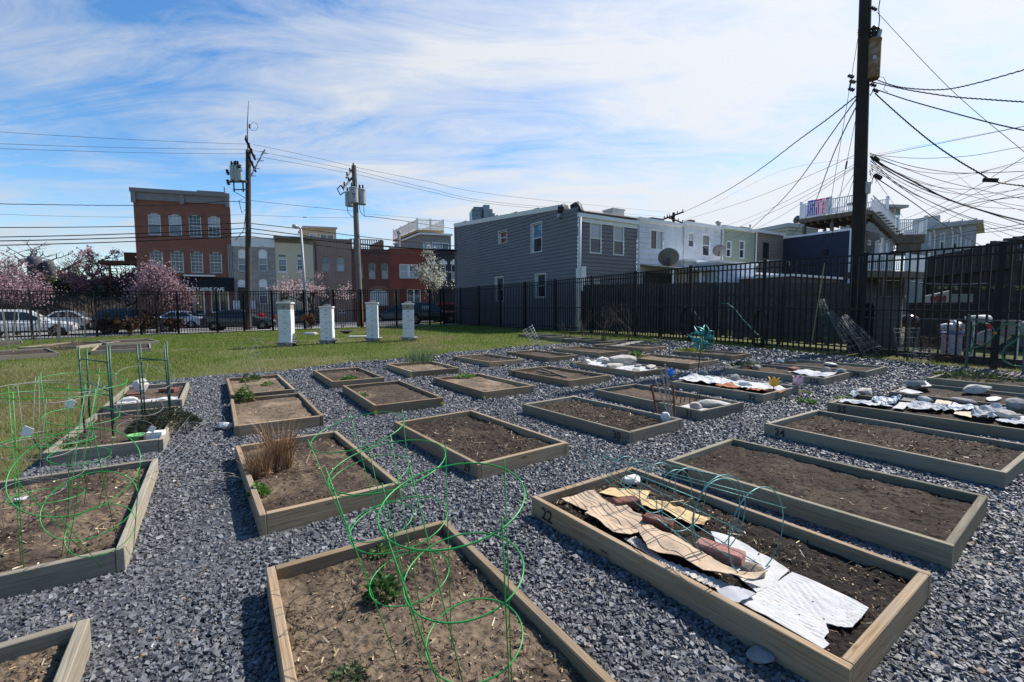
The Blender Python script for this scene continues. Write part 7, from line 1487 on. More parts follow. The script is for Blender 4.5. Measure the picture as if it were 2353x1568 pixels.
# ---- yard clutter beyond the right fence
def yard(px, py, Y): return dp(px, py, Y)
def clutter():
 Y = 12.6; a, b = dp(*r5(385, 1140), Y), dp(*r5(600, 1140), Y-.4); zt_ = dp(*r5(490, 965), Y).z; d = (b-a); mb = MB(); c = (a+b)/2; blk = brick('concrete block', (.16, .155, .15), (.13, .125, .12), (.11, .105, .10), .40, .20, .012, .95); mb.box((c.x, c.y, zt_/2), (d.xy.length, .3, zt_), math.atan2(d.y, d.x)); mb.box((c.x, c.y, zt_+.027), (d.xy.length+.1, .38, .05), math.atan2(d.y, d.x)); tag(mb.build('block_wall', blk, None), 'short grey concrete block wall right of the big pole', 'wall')
 # chain-link fence
 Y0, Y1 = 12.2, 8.6; A = dp(*r5(300, 1300), Y0); B = dp(*r5(1620, 1300), Y1); A.z = B.z = .08; L = (B-A).length; v = (B-A)/L; root = thing('chain_link_fence', 'low chain-link fence with grey posts beyond the black fence', 'fence', A); H = 1.0; mb = MB(); st = .075; k = int(L/st)
 for i in range(-int(H/st), k):
  for sg in (1, -1):
   x0, z0, x1, z1 = i*st, 0.0 if sg > 0 else H, i*st+H, H if sg > 0 else 0.0
   if x0 < 0: f = -x0/H; z0 += (z1-z0)*f; x0 = 0
   if x1 > L: f = (L-x0)/(x1-x0); z1 = z0+(z1-z0)*f; x1 = L
   if x1-x0 > .03: mb.bar(A+v*x0+Vector((0, 0, z0)), A+v*x1+Vector((0, 0, z1)), .0016, 3, cap=False)
 CLK = paint('dull wire', (.10, .10, .10), .6, .2, 5); mb.build('wire_mesh', CLK, root, uv=False); mb = MB(); mb.bar(A+Vector((0, 0, H)), B+Vector((0, 0, H)), .012, 6); mb.build('top_rail', CLK, root)
 for x in (385, 660, 1125, 1580): f = (dp(*r5(x, 1200), (Y0+Y1)/2)); t = None; best = min(range(200), key=lambda j: abs(math.atan2((A+v*(L*j/199)).x, (A+v*(L*j/199)).y)-math.atan2(f.x, f.y))); p_ = A+v*(L*best/199); mb = MB(); mb.bar(p_-Vector((0, 0, .1)), p_+Vector((0, 0, H+.12)), .026, 8); mb.build('post', CLK, root)
 # dark low kerb wall
 a, b = dp(*r5(300, 1370), 12.9), dp(*r5(1640, 1385), 9.4); d = b-a; c = (a+b)/2; mb = MB(); mb.box((c.x, c.y, .13), (d.xy.length, .2, .2), math.atan2(d.y, d.x)); tag(mb.build('kerb_stone', paint('dark kerb', (.06, .055, .05), .9, .3, 4), None), 'dark kerb edging the yard beyond the alley verge', 'kerb')
 # dark long rail / hedge bar
 a, b = dp(*r5(660, 1020), 15), dp(*r5(1640, 1005), 12.5); d = b-a; c = (a+b)/2; mb = MB(); mb.box((c.x, c.y, c.z/2), (d.xy.length, .12, c.z), math.atan2(d.y, d.x)); mb.box((c.x, c.y, c.z+.03), (d.xy.length+.1, .2, .05), math.atan2(d.y, d.x)); tag(mb.build('board_fence', paint('black board fence', (.030, .029, .028), .8, .4, 3), None), 'dark low board fence with pale top rail in the yard', 'fence')
 # emblem panel
 Y = 17; a, b, t_ = dp(*r5(782, 960), Y), dp(*r5(975, 960), Y), dp(*r5(880, 908), Y).z; bz = dp(*r5(880, 1000), Y).z; root = thing('yard_panel', 'white shed panel with a red spread-winged emblem in the yard', 'panel', a); F = Fac(a.xy, 0); L = b.x-a.x; mb = MB(); mb.hexa([F.P(0, bz-.6), F.P(L, bz-.6), F.P(L, bz-.6, -.08), F.P(0, bz-.6, -.08), F.P(0, t_-.2), F.P(L, t_), F.P(L, t_, -.08), F.P(0, t_-.2, -.08)]); mb.build('board', paint('dull white board', (.33, .31, .28), .8, .15, 3), root)
 cx, cz = F.hit(*r5(887, 975)); s_ = .30; mb = MB(); sh = [(-1, .35), (-.75, .65), (-.45, .35), (-.2, .55), (0, .9), (.2, .55), (.45, .35), (.75, .65), (1, .35), (.95, -.3), (.7, -.7), (.6, -.1), (.4, -.6), (.3, 0), (.15, -.8), (0, -.5), (-.15, -.8), (-.3, 0), (-.4, -.6), (-.6, -.1), (-.7, -.7), (-.95, -.3)]
 mb.poly([F.P(cx+s_*x, cz+s_*z*.8, .006) for x, z in sh]); mb.build('emblem', paint('dark red emblem', (.16, .012, .018), .7), root); mb = MB(); F.box(mb, L+.05, L+.9, bz-.6, t_-.12, -.1, -.02); mb.build('side_board', paint('dull grey board', (.2, .195, .18), .8), root)
 # bin, table, grill
 Y = 11.3; a, b = dp(*r5(880, 1300), Y), dp(*r5(1105, 1300), Y-.3); zt_ = dp(*r5(990, 1240), Y).z; root = thing('storage_tub', 'white storage tub with blue rim, full of clutter', 'tub', (a+b)/2); c = (a+b)/2; an = math.atan2(b.y-a.y, b.x-a.x); w_ = (b-a).length; mb = MB(); mb.bbox((c.x, c.y, .1+(zt_-.1)/2), (w_*.62, .5, zt_-.1), .03, an); mb.build('tub', paint('lilac white plastic', (.48, .44, .54), .5, .08, 3), root); mb = MB(); mb.box((c.x, c.y, zt_+.012), (w_*.68, .56, .022), an); mb.build('rim', paint('blue rim', (.08, .16, .55), .5), root)
 rr = random.Random(2)
 for i in range(6): mb = MB(); q = Vector((c.x+rr.uniform(-.3, .3), c.y+rr.uniform(-.1, .1), zt_+.05+rr.uniform(0, .2))); mb.rock(q, (rr.uniform(.18, .32), .2, rr.uniform(.14, .24)), rr.uniform(0, 3), 200+i); tag(mb.build('plastic_bag', paint('translucent bag', (.56, .55, .58), .4, .15, 4), None, smooth=True), 'pale crumpled plastic bag on top of the white tub', 'bag', 'bags on the white tub')
 Y = 11.0; a, b = dp(*r5(1150, 1145), Y), dp(*r5(1545, 1145), Y-.6); c = (a+b)/2; an = math.atan2(b.y-a.y, b.x-a.x); w_ = (b-a).length; zt_ = c.z; root = thing('patio_table', 'pale glass-topped patio table with draped cover in the yard', 'table', (c.x, c.y, .1)); mb = MB(); mb.bbox((c.x, c.y, zt_), (w_, .8, .03), .01, an); mb.build('tabletop', paint('frosted glass', (.42, .44, .44), .15, .1, 2, 0, 0, .7), root); mb = MB(); mb.bbox((c.x+.45, c.y, zt_-.17), (w_*.55, .84, .30), .03, an); mb.build('cover', paint('clear sheet', (.30, .31, .32), .35, .2, 4), root)
 for sx_ in (-1, 1):
  for sy_ in (-1, 1): q = c + Vector((math.cos(an)*sx_*w_*.44-math.sin(an)*sy_*.34, math.sin(an)*sx_*w_*.44+math.cos(an)*sy_*.34, 0)); mb = MB(); mb.bar((q.x, q.y, .06), (q.x, q.y, zt_-.02), .022, 6); mb.build('leg', M_WHITE, root)
 mb = MB(); q = dp(*r5(1205, 1118), Y); mb.rock(q, (.5, .3, .13), 0, 301); tag(mb.build('folded_blanket', paint('grey white cloth', (.5, .52, .51), .8), None, smooth=True), 'pale bundled cloth lying on the patio table', 'cloth')
 mb = MB(); q = dp(*r5(1330, 1275), Y-.2); mb.rock(q, (.75, .4, .4), .1, 302); tag(mb.build('plastic_sack', paint('pale sack', (.40, .40, .41), .5, .1, 3), None, smooth=True), 'pale plastic sack under the patio table', 'sack'); mb = MB(); q = dp(*r5(1450, 1290), Y-.1); mb.bbox(q, (.8, .4, .35), .05); tag(mb.build('blue_crate', paint('dark blue plastic', (.012, .03, .075), .5), None), 'dark blue crate under the patio table', 'crate')
 Y = 13; q = dp(*r5(655, 1140), Y); root = thing('kettle_grill', 'dark red lidded grill behind the dry brush', 'grill', (q.x, q.y, .1)); mb = MB(); mb.lathe([(.02, .16), (.12, .15), (.21, .09), (.25, 0), (.25, -.02), (.24, -.025)], (q.x, q.y, q.z), 18); mb.build('lid', paint('red enamel', (.045, .005, .008), .25, .1, 3), root, smooth=True); mb = MB(); mb.lathe([(.24, -.03), (.25, -.04), (.21, -.13), (.12, -.19), (.02, -.2)], (q.x, q.y, q.z), 18); mb.build('bowl', paint('dark red enamel', (.05, .006, .008), .3), root, smooth=True)
 for k in range(3): mb = MB(); w_ = k*2.1; mb.bar((q.x+.13*math.cos(w_), q.y+.13*math.sin(w_), q.z-.17), (q.x+.24*math.cos(w_), q.y+.24*math.sin(w_), .08), .012, 6); mb.build('leg', M_DARKMET, root)
 for i, (x, y) in enumerate([(310, 1200), (360, 1190)]): pass
 mb = MB(); Y = 12.4; rr = random.Random(5)
 for k in range(7): q = dp(*r5(300+k*13, 1200), Y); mb.box((q.x, q.y, .75), (.085, .02, rr.uniform(1.3, 1.5)))
 tag(mb.build('board_gate', paint('blue grey boards', (.13, .125, .14), .9, .3, 4), None), 'grey upright board gate beside the concrete block wall', 'gate')
clutter()
# ---- street, pavements, left timber fence
def strip(name, label, pts_in, pts_out, mat, dz, thick=0.0):
 V = []; F = []; n = len(pts_in)
 for a, b in zip(pts_in, pts_out): V += [(a[0], a[1], zt(*a[:2])+dz), (b[0], b[1], zt(*b[:2])+dz)]
 F = [(2*i, 2*i+2, 2*i+3, 2*i+1) for i in range(n-1)]; V = np.array(V)
 if thick: m = len(V); V = np.concatenate([V, V-np.array([0, 0, thick])]); F += [(2*i+1, 2*i+3, 2*i+3+m, 2*i+1+m) for i in range(n-1)] + [(2*i+2, 2*i, 2*i+m, 2*i+2+m) for i in range(n-1)]
 o = big_mesh(name, V, F, mat); me = o.data
 bm = bmesh.new(); bm.from_mesh(me); bmesh.ops.recalc_face_normals(bm, faces=bm.faces[:])
 if sum(f.normal.z*f.calc_area() for f in bm.faces if abs(f.normal.z) > .5) < 0:
  for f in bm.faces: f.normal_flip()
 bm.to_mesh(me); bm.free(); tag(o, label, kind='structure'); return o
M_ASPH = paint('asphalt', (.17, .168, .165), .95, .2, 3, .4); M_WALK = paint('pavement concrete', (.47, .45, .42), .9, .1, 1.5, .2)
LX = [Vector((p_[0], p_[1])) for p_ in LFP]; LX[-1] = Vector((-5.1, 33.65)); ext0 = LX[0]+(LX[0]-LX[1]).normalized()*60; ext1 = LX[-1]+Vector((.954, .3007))*70; CUR = [ext0]+LX+[ext1]
def offs(P_, d):
 out = []
 for i in range(len(P_)): v = (P_[min(i+1, len(P_)-1)]-P_[max(i-1, 0)]).normalized(); out.append(P_[i]+Vector((-v.y, v.x))*d)
 return out
strip('pavement', 'narrow concrete pavement behind the street fence', offs(CUR, .12), offs(CUR, 1.25), M_WALK, .045, .12)
farE = [p_ for p_ in [ST.P(x, 0, 2.2).xy for x in np.linspace(-110, 75, len(CUR))]]
strip('road', 'asphalt street between the parked cars', offs(CUR, 1.25), farE, M_ASPH, .0)
far0 = [ST.P(x, 0, 2.2).xy for x in np.linspace(-110, 75, 20)]; far1 = [ST.P(x, 0, -.05).xy for x in np.linspace(-110, 75, 20)]
strip('pavement_far', 'pale pavement in front of the row houses', far0, far1, M_WALK, .14, .14)
def left_fence():
 F = Fac(ST.P(ST.hit(*r1(1050, 1000))[0]-.2, 0, -.5).xy, 17.5); a = -28; z1 = F.hit(*r1(700, 1052))[1]; root = thing('timber_fence', 'dark timber board fence left of the cafe', 'fence', F.P(-14, 0)); dk = paint('dark timber', (.035, .030, .028), .9, .3, 4)
 for s in range(7):
  mb = MB(); x = a+s*4
  while x < a+s*4+3.95: F.box(mb, x, x+.14, .0, z1+.03*math.sin(x*7), 0, .025); x += .15
  mb.build('board_panel', dk, root, uv=False)
 mb = MB(); F2 = Fac(F.P(0, 0, -9).xy, 17.5); z2 = F2.hit(*r1(700, 1010))[1]; x0, x1 = F2.hit(*r1(440, 1020))[0], F2.hit(*r1(1060, 1020))[0]; r2_ = thing('low_building', 'low pale building behind the timber fence left of the cafe', 'building', F2.P((x0+x1)/2, 0, -3)); F2.box(mb, x0, x1, 0, z2+.8, -6, 0); mb.build('wall', paint('pale render', (.42, .41, .38), .8, .1, 1), r2_); mb = MB(); F2.box(mb, x0-.2, x1+.2, z2+.802, z2+1.0, -6.2, .3); mb.build('roof', M_GREYMET, r2_)
 for i, (x, y, x2, y2, lab) in enumerate(((210, 735, 335, 860, 'dark cylindrical roof tank left of the pink trees'), (335, 770, 430, 860, 'brown roof tank beside the dark tank'))):
  F3 = Fac((-48, 52), 17.5); xa, zt_ = F3.hit(*r1(x, y)); xb, zb_ = F3.hit(*r1(x2, y2)); rr_ = (xb-xa)/2; root = thing('roof_tank', lab, 'tank', F3.P((xa+xb)/2, 0)); mb = MB(); mb.lathe([(rr_, zb_-1), (rr_, zt_-.4), (rr_*.8, zt_), (.05, zt_+.05)], F3.P((xa+xb)/2, 0), 20); mb.build('tank', paint('dim tank', (.07, .07, .08), .8, .2, 1), root, smooth=True); mb = MB(); mb.lathe([(rr_*1.1, 0), (rr_*1.1, zb_-1.02)], F3.P((xa+xb)/2, 0), 12); mb.build('base', paint('dim base', (.06, .055, .05), .9), root)
left_fence()
# ------------------------------------------------------------------ trees
def tree(label, name, base, h, crown_r, clear, trunk_r, seed, n_leaf, leaf, lsize, tone, bark=(.07, .055, .045), spread=.55, depth=5, nb=(2, 3), up=.25, stems=1, lmat=None, lspread=.10, cat='tree', group=None, lean=0.0, fill=0.0):
 rr = random.Random(seed); base = Vector(base); root = thing(name, label, cat, base, 0, group); mb = MB(); tips = []
 def grow(p, d, l, r_, k):
  m = p + d*l*.5 + Vector((rr.gauss(0, .05), rr.gauss(0, .05), rr.gauss(0, .03)))*l; q = m + (d+Vector((rr.gauss(0, .2), rr.gauss(0, .2), rr.gauss(0, .1)))).normalized()*l*.5
  mb.tube([p, m, q], [r_, r_*.82, r_*.64], 6 if r_ > .03 else 4 if r_ > .012 else 3, cap=False)
  if k <= 2: tips.append((q, k)); tips.append((m, k)); tips.append((p.lerp(m, .5), k)) ; tips.append((m.lerp(q, .5), k))
  if k > 0:
   for i in range(rr.randint(*nb)):
    d2 = (d + Vector((rr.gauss(0, spread), rr.gauss(0, spread), rr.gauss(up*.5, spread*.6)))).normalized(); grow(m.lerp(q, rr.uniform(.2, 1)), d2, l*rr.uniform(.62, .86), r_*.62, k-1)
 L0 = (h-clear)*.36
 for s in range(stems):
  t = base + Vector((lean + rr.gauss(0, .05), rr.gauss(0, .05), clear)); mb.tube([base-Vector((0, 0, .1)), base.lerp(t, .5)+Vector((rr.gauss(0, .03), 0, 0)), t], [trunk_r*1.25, trunk_r, trunk_r*.9], 8, cap=False)
  for i in range(4): a = 2*PI*(i+rr.random()*.6)/4; grow(t-Vector((0, 0, rr.uniform(0, .3)*clear)), Vector((math.cos(a)*spread*1.3, math.sin(a)*spread*1.3, 1.0)).normalized(), L0*rr.uniform(.8, 1.15), trunk_r*.55, depth-1)
  grow(t, Vector((rr.gauss(0, .1), rr.gauss(0, .1), 1)).normalized(), L0*1.1, trunk_r*.65, depth-1)
 # fit the limbs into the crown's size
 zs = [p[2] for p in mb.v]; top = max(zs); k_ = (h+base.z-(base.z+clear*.8))/(top-(base.z+clear*.8)); rx = np.percentile([abs(p[0]-base.x) for p in mb.v], 97); kx = crown_r/max(rx, .1)
 def fit(p):
  z = p[2]; zc = base.z+clear*.8; f = min(1, max(0, (z-base.z)/max(clear, .1))); return (base.x+(p[0]-base.x)*(1+(kx-1)*f), base.y+(p[1]-base.y)*(1+(kx-1)*f), zc+(z-zc)*k_ if z > zc else z)
 mb.v = [fit(p) for p in mb.v]; mb.build('trunk', paint('bark %.3f' % bark[0], bark, .9, .3, 6, .3), root, uv=False)
 if n_leaf:
  r = np.random.default_rng(seed); T = np.array([fit(t) for t, k in tips]); i = r.integers(0, len(T), n_leaf); P = T[i] + r.normal(0, lspread, (n_leaf, 3))
  if fill: j = r.uniform(0, 1, n_leaf) < fill; P[j] += r.normal(0, lspread*2.5, (int(j.sum()), 3))
  a = r.normal(size=(n_leaf, 3)); a /= np.linalg.norm(a, axis=1)[:, None]; b = np.cross(a, r.normal(size=(n_leaf, 3))); b /= np.linalg.norm(b, axis=1)[:, None]; s_ = lsize*r.uniform(.5, 1.4, n_leaf)[:, None]
  V = np.stack([P-a*s_, P+b*s_*.7, P+a*s_, P-b*s_*.7], 1).reshape(-1, 3); cl = np.array(leaf)[r.integers(0, len(leaf), n_leaf)]*r.uniform(1-tone, 1+tone, n_leaf)[:, None]
  big_mesh('crown', V-np.array(base), np.arange(n_leaf*4).reshape(-1, 4), lmat or M_PETAL, cols=np.repeat(cl, 4, 0), parent=root)
 return root
def at_(px, Y, z=None): x = (px-1176.5)/1046*Y; return (x, Y, zt(x, Y) if z is None else z)
PINK = [(.40, .26, .30), (.52, .38, .41), (.26, .15, .18), (.12, .065, .075)]
tree('pink blossoming cherry tree at the left picture edge', 'blossom_tree', at_(40, 28.5), 4.8, 1.9, 1.2, .11, 3, 9500, PINK, .055, .3, depth=5, fill=.5, lspread=.14)
tree('pink blossoming cherry tree over the black car, before the cafe', 'blossom_tree', at_(362, 29.3), 4.6, 1.5, 1.2, .10, 9, 9000, PINK, .052, .3, depth=5, fill=.5, lspread=.13)
tree('dark red budding tree with open limbs left of the cafe', 'budding_tree', at_(262, 47), 8.2, 4.1, 2.2, .22, 12, 9000, [(.34, .15, .17), (.42, .22, .24), (.22, .10, .11)], .085, .3, spread=.75, depth=6, lspread=.10)
tree('bare grey tree far behind at the left edge', 'bare_tree', at_(62, 62), 11.6, 6.4, 3.5, .46, 14, 0, None, 0, 0, bark=(.10, .085, .085), spread=.6, depth=6)
tree('bare tree behind the red budding tree', 'bare_tree', at_(215, 66), 9.5, 4.5, 3.0, .32, 15, 0, None, 0, 0, bark=(.085, .07, .068), spread=.6, depth=6)
tree('dense dark evergreen shrub behind the timber fence left of the cafe', 'evergreen_shrub', at_(185, 46), 4.9, 2.6, .8, .15, 16, 6000, [(.07, .09, .035), (.10, .12, .05), (.04, .05, .024)], .12, .35, depth=4, lmat=M_LEAF, cat='shrub', lspread=.3)
tree('evergreen shrub with brown edges beside the fire stair', 'evergreen_shrub', at_(268, 44), 3.6, 2.2, .6, .12, 17, 4500, [(.09, .085, .04), (.11, .095, .05), (.045, .05, .03)], .11, .35, depth=4, lmat=M_LEAF, cat='shrub', lspread=.3)
for i, (px_, Y, h, lab) in enumerate(((215, 36, 2.9, 'arching bare shrub with tan twigs before the timber fence'), (262, 35.5, 2.6, 'bare twiggy shrub touching the pink tree'))): tree(lab, 'bare_shrub', at_(px_, Y), h, 1.7, .3, .05, 20+i, 0, None, 0, 0, bark=(.15, .115, .085), spread=.6, depth=5, cat='shrub', stems=2)
tree('thin pale-pink blossoming tree before the cream house', 'blossom_tree', at_(719, 41), 4.9, 2.9, 1.5, .13, 23, 3000, [(.58, .42, .44), (.70, .58, .58), (.36, .22, .23)], .06, .25, spread=.7, depth=5, bark=(.035, .03, .03))
tree('white blossoming pear tree before the charcoal house', 'blossom_tree', at_(1000, 40.5), 6.9, 2.0, 1.8, .13, 29, 2300, [(.70, .69, .64), (.58, .57, .50), (.30, .30, .22)], .07, .25, spread=.6, depth=5, bark=(.035, .03, .03))
# ------------------------------------------------------------------ parked cars
CARGLASS = glass('car glass', (.012, .015, .018), .05); M_TYRE = paint('tyre rubber', (.012, .012, .012), .8, .2, 6); M_RIM = paint('alloy rim', (.38, .39, .41), .3, .15, 6, 0, .7)
def carpaint(name, col, metal=.2):
 if name in MATS: return MATS[name]
 t = NT(name); c = t.coord('Object'); n = t.noise(c, 2.5, 4); k = t.mix(t.math('MULTIPLY', n, .3), col, tuple(x*.6+.01 for x in col)); MATS[name] = t.set(k, .32, metal, .5, **{'Coat Weight': .8, 'Coat Roughness': .06}); return MATS[name]
PROF = { # side profile: x from rear (0) to nose (1), z as part of height; lower body top line and greenhouse
 'sedan': dict(body=[(0, .40), (.01, .60), (.06, .655), (.20, .665), (.34, .655), (.70, .635), (.74, .62), (.93, .545), (.985, .46), (1, .34)], cab=[(.13, .655), (.27, .965), (.42, 1.0), (.53, .975), (.72, .63)], win=[(.19, .68), (.285, .915), (.42, .945), (.52, .92), (.66, .665)], pil=(.44,), wheel=.225, wx=(.185, .805)),
 'suv': dict(body=[(0, .36), (.01, .58), (.05, .60), (.30, .605), (.70, .585), (.76, .575), (.93, .52), (.985, .44), (1, .30)], cab=[(.02, .60), (.09, .94), (.25, 1.0), (.48, .99), (.56, .955), (.745, .58)], win=[(.07, .635), (.13, .89), (.26, .935), (.47, .925), (.54, .895), (.68, .615)], pil=(.30, .47), wheel=.215, wx=(.185, .80)),
 'jeep': dict(body=[(0, .34), (.005, .58), (.04, .595), (.30, .60), (.64, .59), (.70, .585), (.955, .56), (.99, .50), (1, .30)], cab=[(.015, .595), (.05, .96), (.12, 1.0), (.50, .995), (.56, .975), (.66, .59)], win=[(.06, .63), (.085, .91), (.14, .935), (.49, .93), (.53, .91), (.60, .62)], pil=(.28, .45), wheel=.24, wx=(.19, .82))}
def car(label, pos, yaw, kind, L, Wd, H, pm, flip=False, front_lit=True):
 pr = PROF[kind]; root = thing('parked_car', label, 'car', pos, R_(yaw)+(PI if flip else 0), 'cars parked along the street'); gz = .17*H; hw = Wd/2
 X = lambda t: (t-.5)*L
 def topz(t):
  b = pr['body']
  for (a, z0), (c, z1) in zip(b, b[1:]):
   if a <= t <= c: return (z0+(z1-z0)*(t-a)/max(c-a, 1e-6))*H
  return b[-1][1]*H
 ts = sorted({0, .004, .015, .03, .06, .1, .15, .2, .3, .4, .5, .6, .7, .8, .88, .93, .96, .985, .996, 1.0}); mb = MB(); rings = []
 for t in ts:
  e_ = min(t, 1-t); w_ = hw*(1-.16*max(0, 1-e_/.05)**2); z1 = topz(t); z0 = gz + (.05*H if e_ < .02 else 0)
  half = [(0, z0), (w_*.90, z0), (w_*.985, z0+.06*H), (w_, z0+(z1-z0)*.5), (w_*.985, z1-.07*H), (w_*.93, z1-.012*H), (w_*.60, z1+.012*H), (0, z1+.018*H)]
  rings.append([(X(t), y, z) for y, z in half] + [(X(t), -y, z) for y, z in half[-2:0:-1]])
 n = len(rings[0]); vs = [p for r_ in rings for p in r_]; fs = [(i*n+j, i*n+(j+1) % n, (i+1)*n+(j+1) % n, (i+1)*n+j) for i in range(len(rings)-1) for j in range(n)] + [tuple(range(n)), tuple((len(rings)-1)*n+j for j in range(n))[::-1]]
 mb.add(vs, fs)
 cab = pr['cab']; ins = .17*hw; cs = []
 for t, z in cab: f = (z-cab[0][1])/(1-cab[0][1]); cs.append((X(t), hw*.95-ins*f*1.25, z*H))
 k = len(cs); vs = [(x, y, z-.02) if z < cab[0][1]*H+.01 else (x, y, z) for x, y, z in cs] + [(x, -y, z-.02) if z < cab[0][1]*H+.01 else (x, -y, z) for x, y, z in cs]; mid = [(x, 0, z+.018*H) for x, y, z in cs]; vs += mid
 fs = [tuple(range(k))[::-1], tuple(range(k, 2*k))] + [(i, i+1, 2*k+i+1, 2*k+i) for i in range(k-1)] + [(2*k+i, 2*k+i+1, k+i+1, k+i) for i in range(k-1)]; mb.add(vs, fs)
 body = mb.build('body', pm, root, local=True); bv = body.modifiers.new('soft', 'BEVEL'); bv.width = .03; bv.segments = 2; bv.limit_method = 'ANGLE'; bv.angle_limit = R_(28)
 def ycab(z): f = (z/H-cab[0][1])/(1-cab[0][1]); return hw*.95-ins*f*1.25
 w_ = pr['win']
 def interp(x_, pts):
  for (a, z0), (c, z1) in zip(pts, pts[1:]):
   if a <= x_ <= c: return z0+(z1-z0)*(x_-a)/max(c-a, 1e-6)
  return pts[-1][1]
 cuts = [w_[0][0]] + list(pr['pil']) + [w_[-1][0]]; zb = (w_[0][1], w_[-1][1])
 for sg in (1, -1):
  for a, b in zip(cuts, cuts[1:]):
   xs = [a+.008]+[p[0] for p in w_[1:-1] if a+.01 < p[0] < b-.01]+[b-.008]; bot = lambda x_: zb[0]+(zb[1]-zb[0])*(x_-w_[0][0])/(w_[-1][0]-w_[0][0]); up_ = [(X(x_), interp(x_, w_)*H) for x_ in xs]; lo_ = [(X(x_), bot(x_)*H) for x_ in reversed(xs)]; P = [(x, sg*(ycab(z)+.012), z) for x, z in up_+lo_]; m_ = MB(); m_.poly(P if sg < 0 else P[::-1]); m_.build('side_window', CARGLASS, root, local=True)
 def screen(i0, i1, nm, sgn):
  a, b = cs[i0], cs[i1]; nx = Vector((b[2]-a[2], 0, -(b[0]-a[0]))).normalized()*sgn*.016; P = []
  for f, y_ in ((.08, 1), (.92, 1), (.92, -1), (.08, -1)): x, y, z = [a[j]+(b[j]-a[j])*f for j in range(3)]; P.append((x+nx.x, y_*y*.88, z+nx.z+.004))
  m_ = MB(); m_.poly(P); m_.build(nm, CARGLASS, root, local=True)
 screen(k-2, k-1, 'windscreen', 1); screen(0, 1, 'rear_window', -1)
 R = pr['wheel']*H if kind != 'sedan' else pr['wheel']*H*1.02
 for t in pr['wx']:
  for sg in (1, -1):
   m_ = MB(); m_.lathe([(R*1.14, -.03), (R*1.14, .0)], (X(t), sg*(hw-.005), R), 20, axis=(0, sg, 0)); m_.build('wheel_arch', M_BLACK, root, local=True)
   m_ = MB(); m_.lathe([(R*.60, -.20), (R*.95, -.2), (R, -.16), (R, -.04), (R*.94, 0), (R*.66, .005), (R*.64, -.02)], (X(t), sg*(hw+.012), R), 22, axis=(0, sg, 0)); wh = m_.build('tyre', M_TYRE, root, local=True, smooth=True)
   m_ = MB(); m_.lathe([(R*.64, -.03), (R*.60, -.01), (R*.56, -.05), (.03, -.06)], (X(t), sg*(hw+.012), R), 20, axis=(0, sg, 0))
   for s_ in range(5): a = 2*PI*s_/5; c = Vector((X(t)+R*.32*math.cos(a), sg*(hw-.01), R+R*.32*math.sin(a))); m_.box(c, (R*.56, .02, R*.13), rot=Matrix.Rotation(-a, 3, 'Y'))
   m_.build('rim', M_RIM, wh, local=True)
 def lamp(nm, x, y0, y1, z0, z1, mt):
  for sg in (1, -1): m_ = MB(); m_.bbox((x, sg*(y0+y1)/2, (z0+z1)/2), (.10, y1-y0, z1-z0), .02); m_.build(nm, mt, root, local=True)
 lamp('headlight', X(.972), hw*.50, hw*.93, .395*H, .465*H, paint('headlamp glass', (.55, .57, .6), .1, .1, 5, 0, .3, .8)); lamp('taillight', X(.012), hw*.55, hw*.95, .46*H, .56*H, paint('tail lamp', (.35, .012, .015), .2, .1, 5, 0, 0, .7))
 m_ = MB(); m_.box((X(.99)+.01, 0, .30*H), (.06, Wd*.62, .10*H)); m_.build('grille', M_BLACK, root, local=True)
 for sg in (1, -1): m_ = MB(); m_.bbox((X(.665), sg*(hw+.05), .645*H), (.12, .18, .11), .03); m_.build('mirror', pm, root, local=True); 
 for sg in (1, -1): m_ = MB(); m_.box((0, sg*(hw-.012), gz+.05), (L*.50, .05, .10)); m_.build('sill', M_BLACK, root, local=True)
 for sg in (1, -1):
  for t in (.36, .52): m_ = MB(); m_.box((X(t), sg*(hw+.004), .55*H), (.16, .02, .025)); m_.build('door_handle', pm, root, local=True)
 return root
def cpos(px_, Y, dz=.0): x = (px_-1176.5)/1046*Y; return (x, Y, zt(x, Y)+dz)
CW = carpaint('white car paint', (.66, .67, .68), 0); CB = carpaint('black car paint', (.010, .010, .012)); CG = carpaint('dark grey car paint', (.045, .052, .060), .4); CS = carpaint('silver blue car paint', (.40, .45, .52), .4); CN = carpaint('slate car paint', (.06, .07, .085), .3); CR = carpaint('red car paint', (.22, .01, .015))
car('white sport utility car nearest the left picture edge', cpos(60, 27.2), 39, 'suv', 4.6, 1.85, 1.62, CW)
car('white hatchback parked on the far side behind the white sport utility car', cpos(176, 36.5), 22, 'sedan', 4.4, 1.8, 1.55, CW)
car('black sport utility car parked under the pink tree', cpos(322, 30.4), 36, 'suv', 4.75, 1.9, 1.66, CB)
car('silver-blue sedan on the far side in front of the cafe', cpos(404, 39), 18, 'sedan', 4.5, 1.8, 1.50, CS, True)
car('dark grey sedan parked behind the left utility pole', cpos(556, 32.8), 20, 'sedan', 4.75, 1.84, 1.46, CG)
car('slate sedan on the far side between the first two hives', cpos(690, 43.5), 17.5, 'sedan', 4.6, 1.8, 1.45, CN, True)
car('dark grey sport utility car before the dark brick house', cpos(905, 46), 17.5, 'suv', 4.6, 1.85, 1.68, CG, True)
jp = car('black boxy off-road car near the fence corner', cpos(992, 37.2), 17.5, 'jeep', 4.5, 1.85, 1.75, CB)
car('dark red car half hidden behind the grey sided house', cpos(1042, 44.5), 17.5, 'suv', 4.6, 1.85, 1.75, CR)
mb = MB(); c_ = Vector(jp.location); mb.box((-.55, -.90, 1.32), (.62, .012, .32)); mb.build('window_sticker', paint('pale sticker', (.40, .46, .55), .5), jp, local=True)
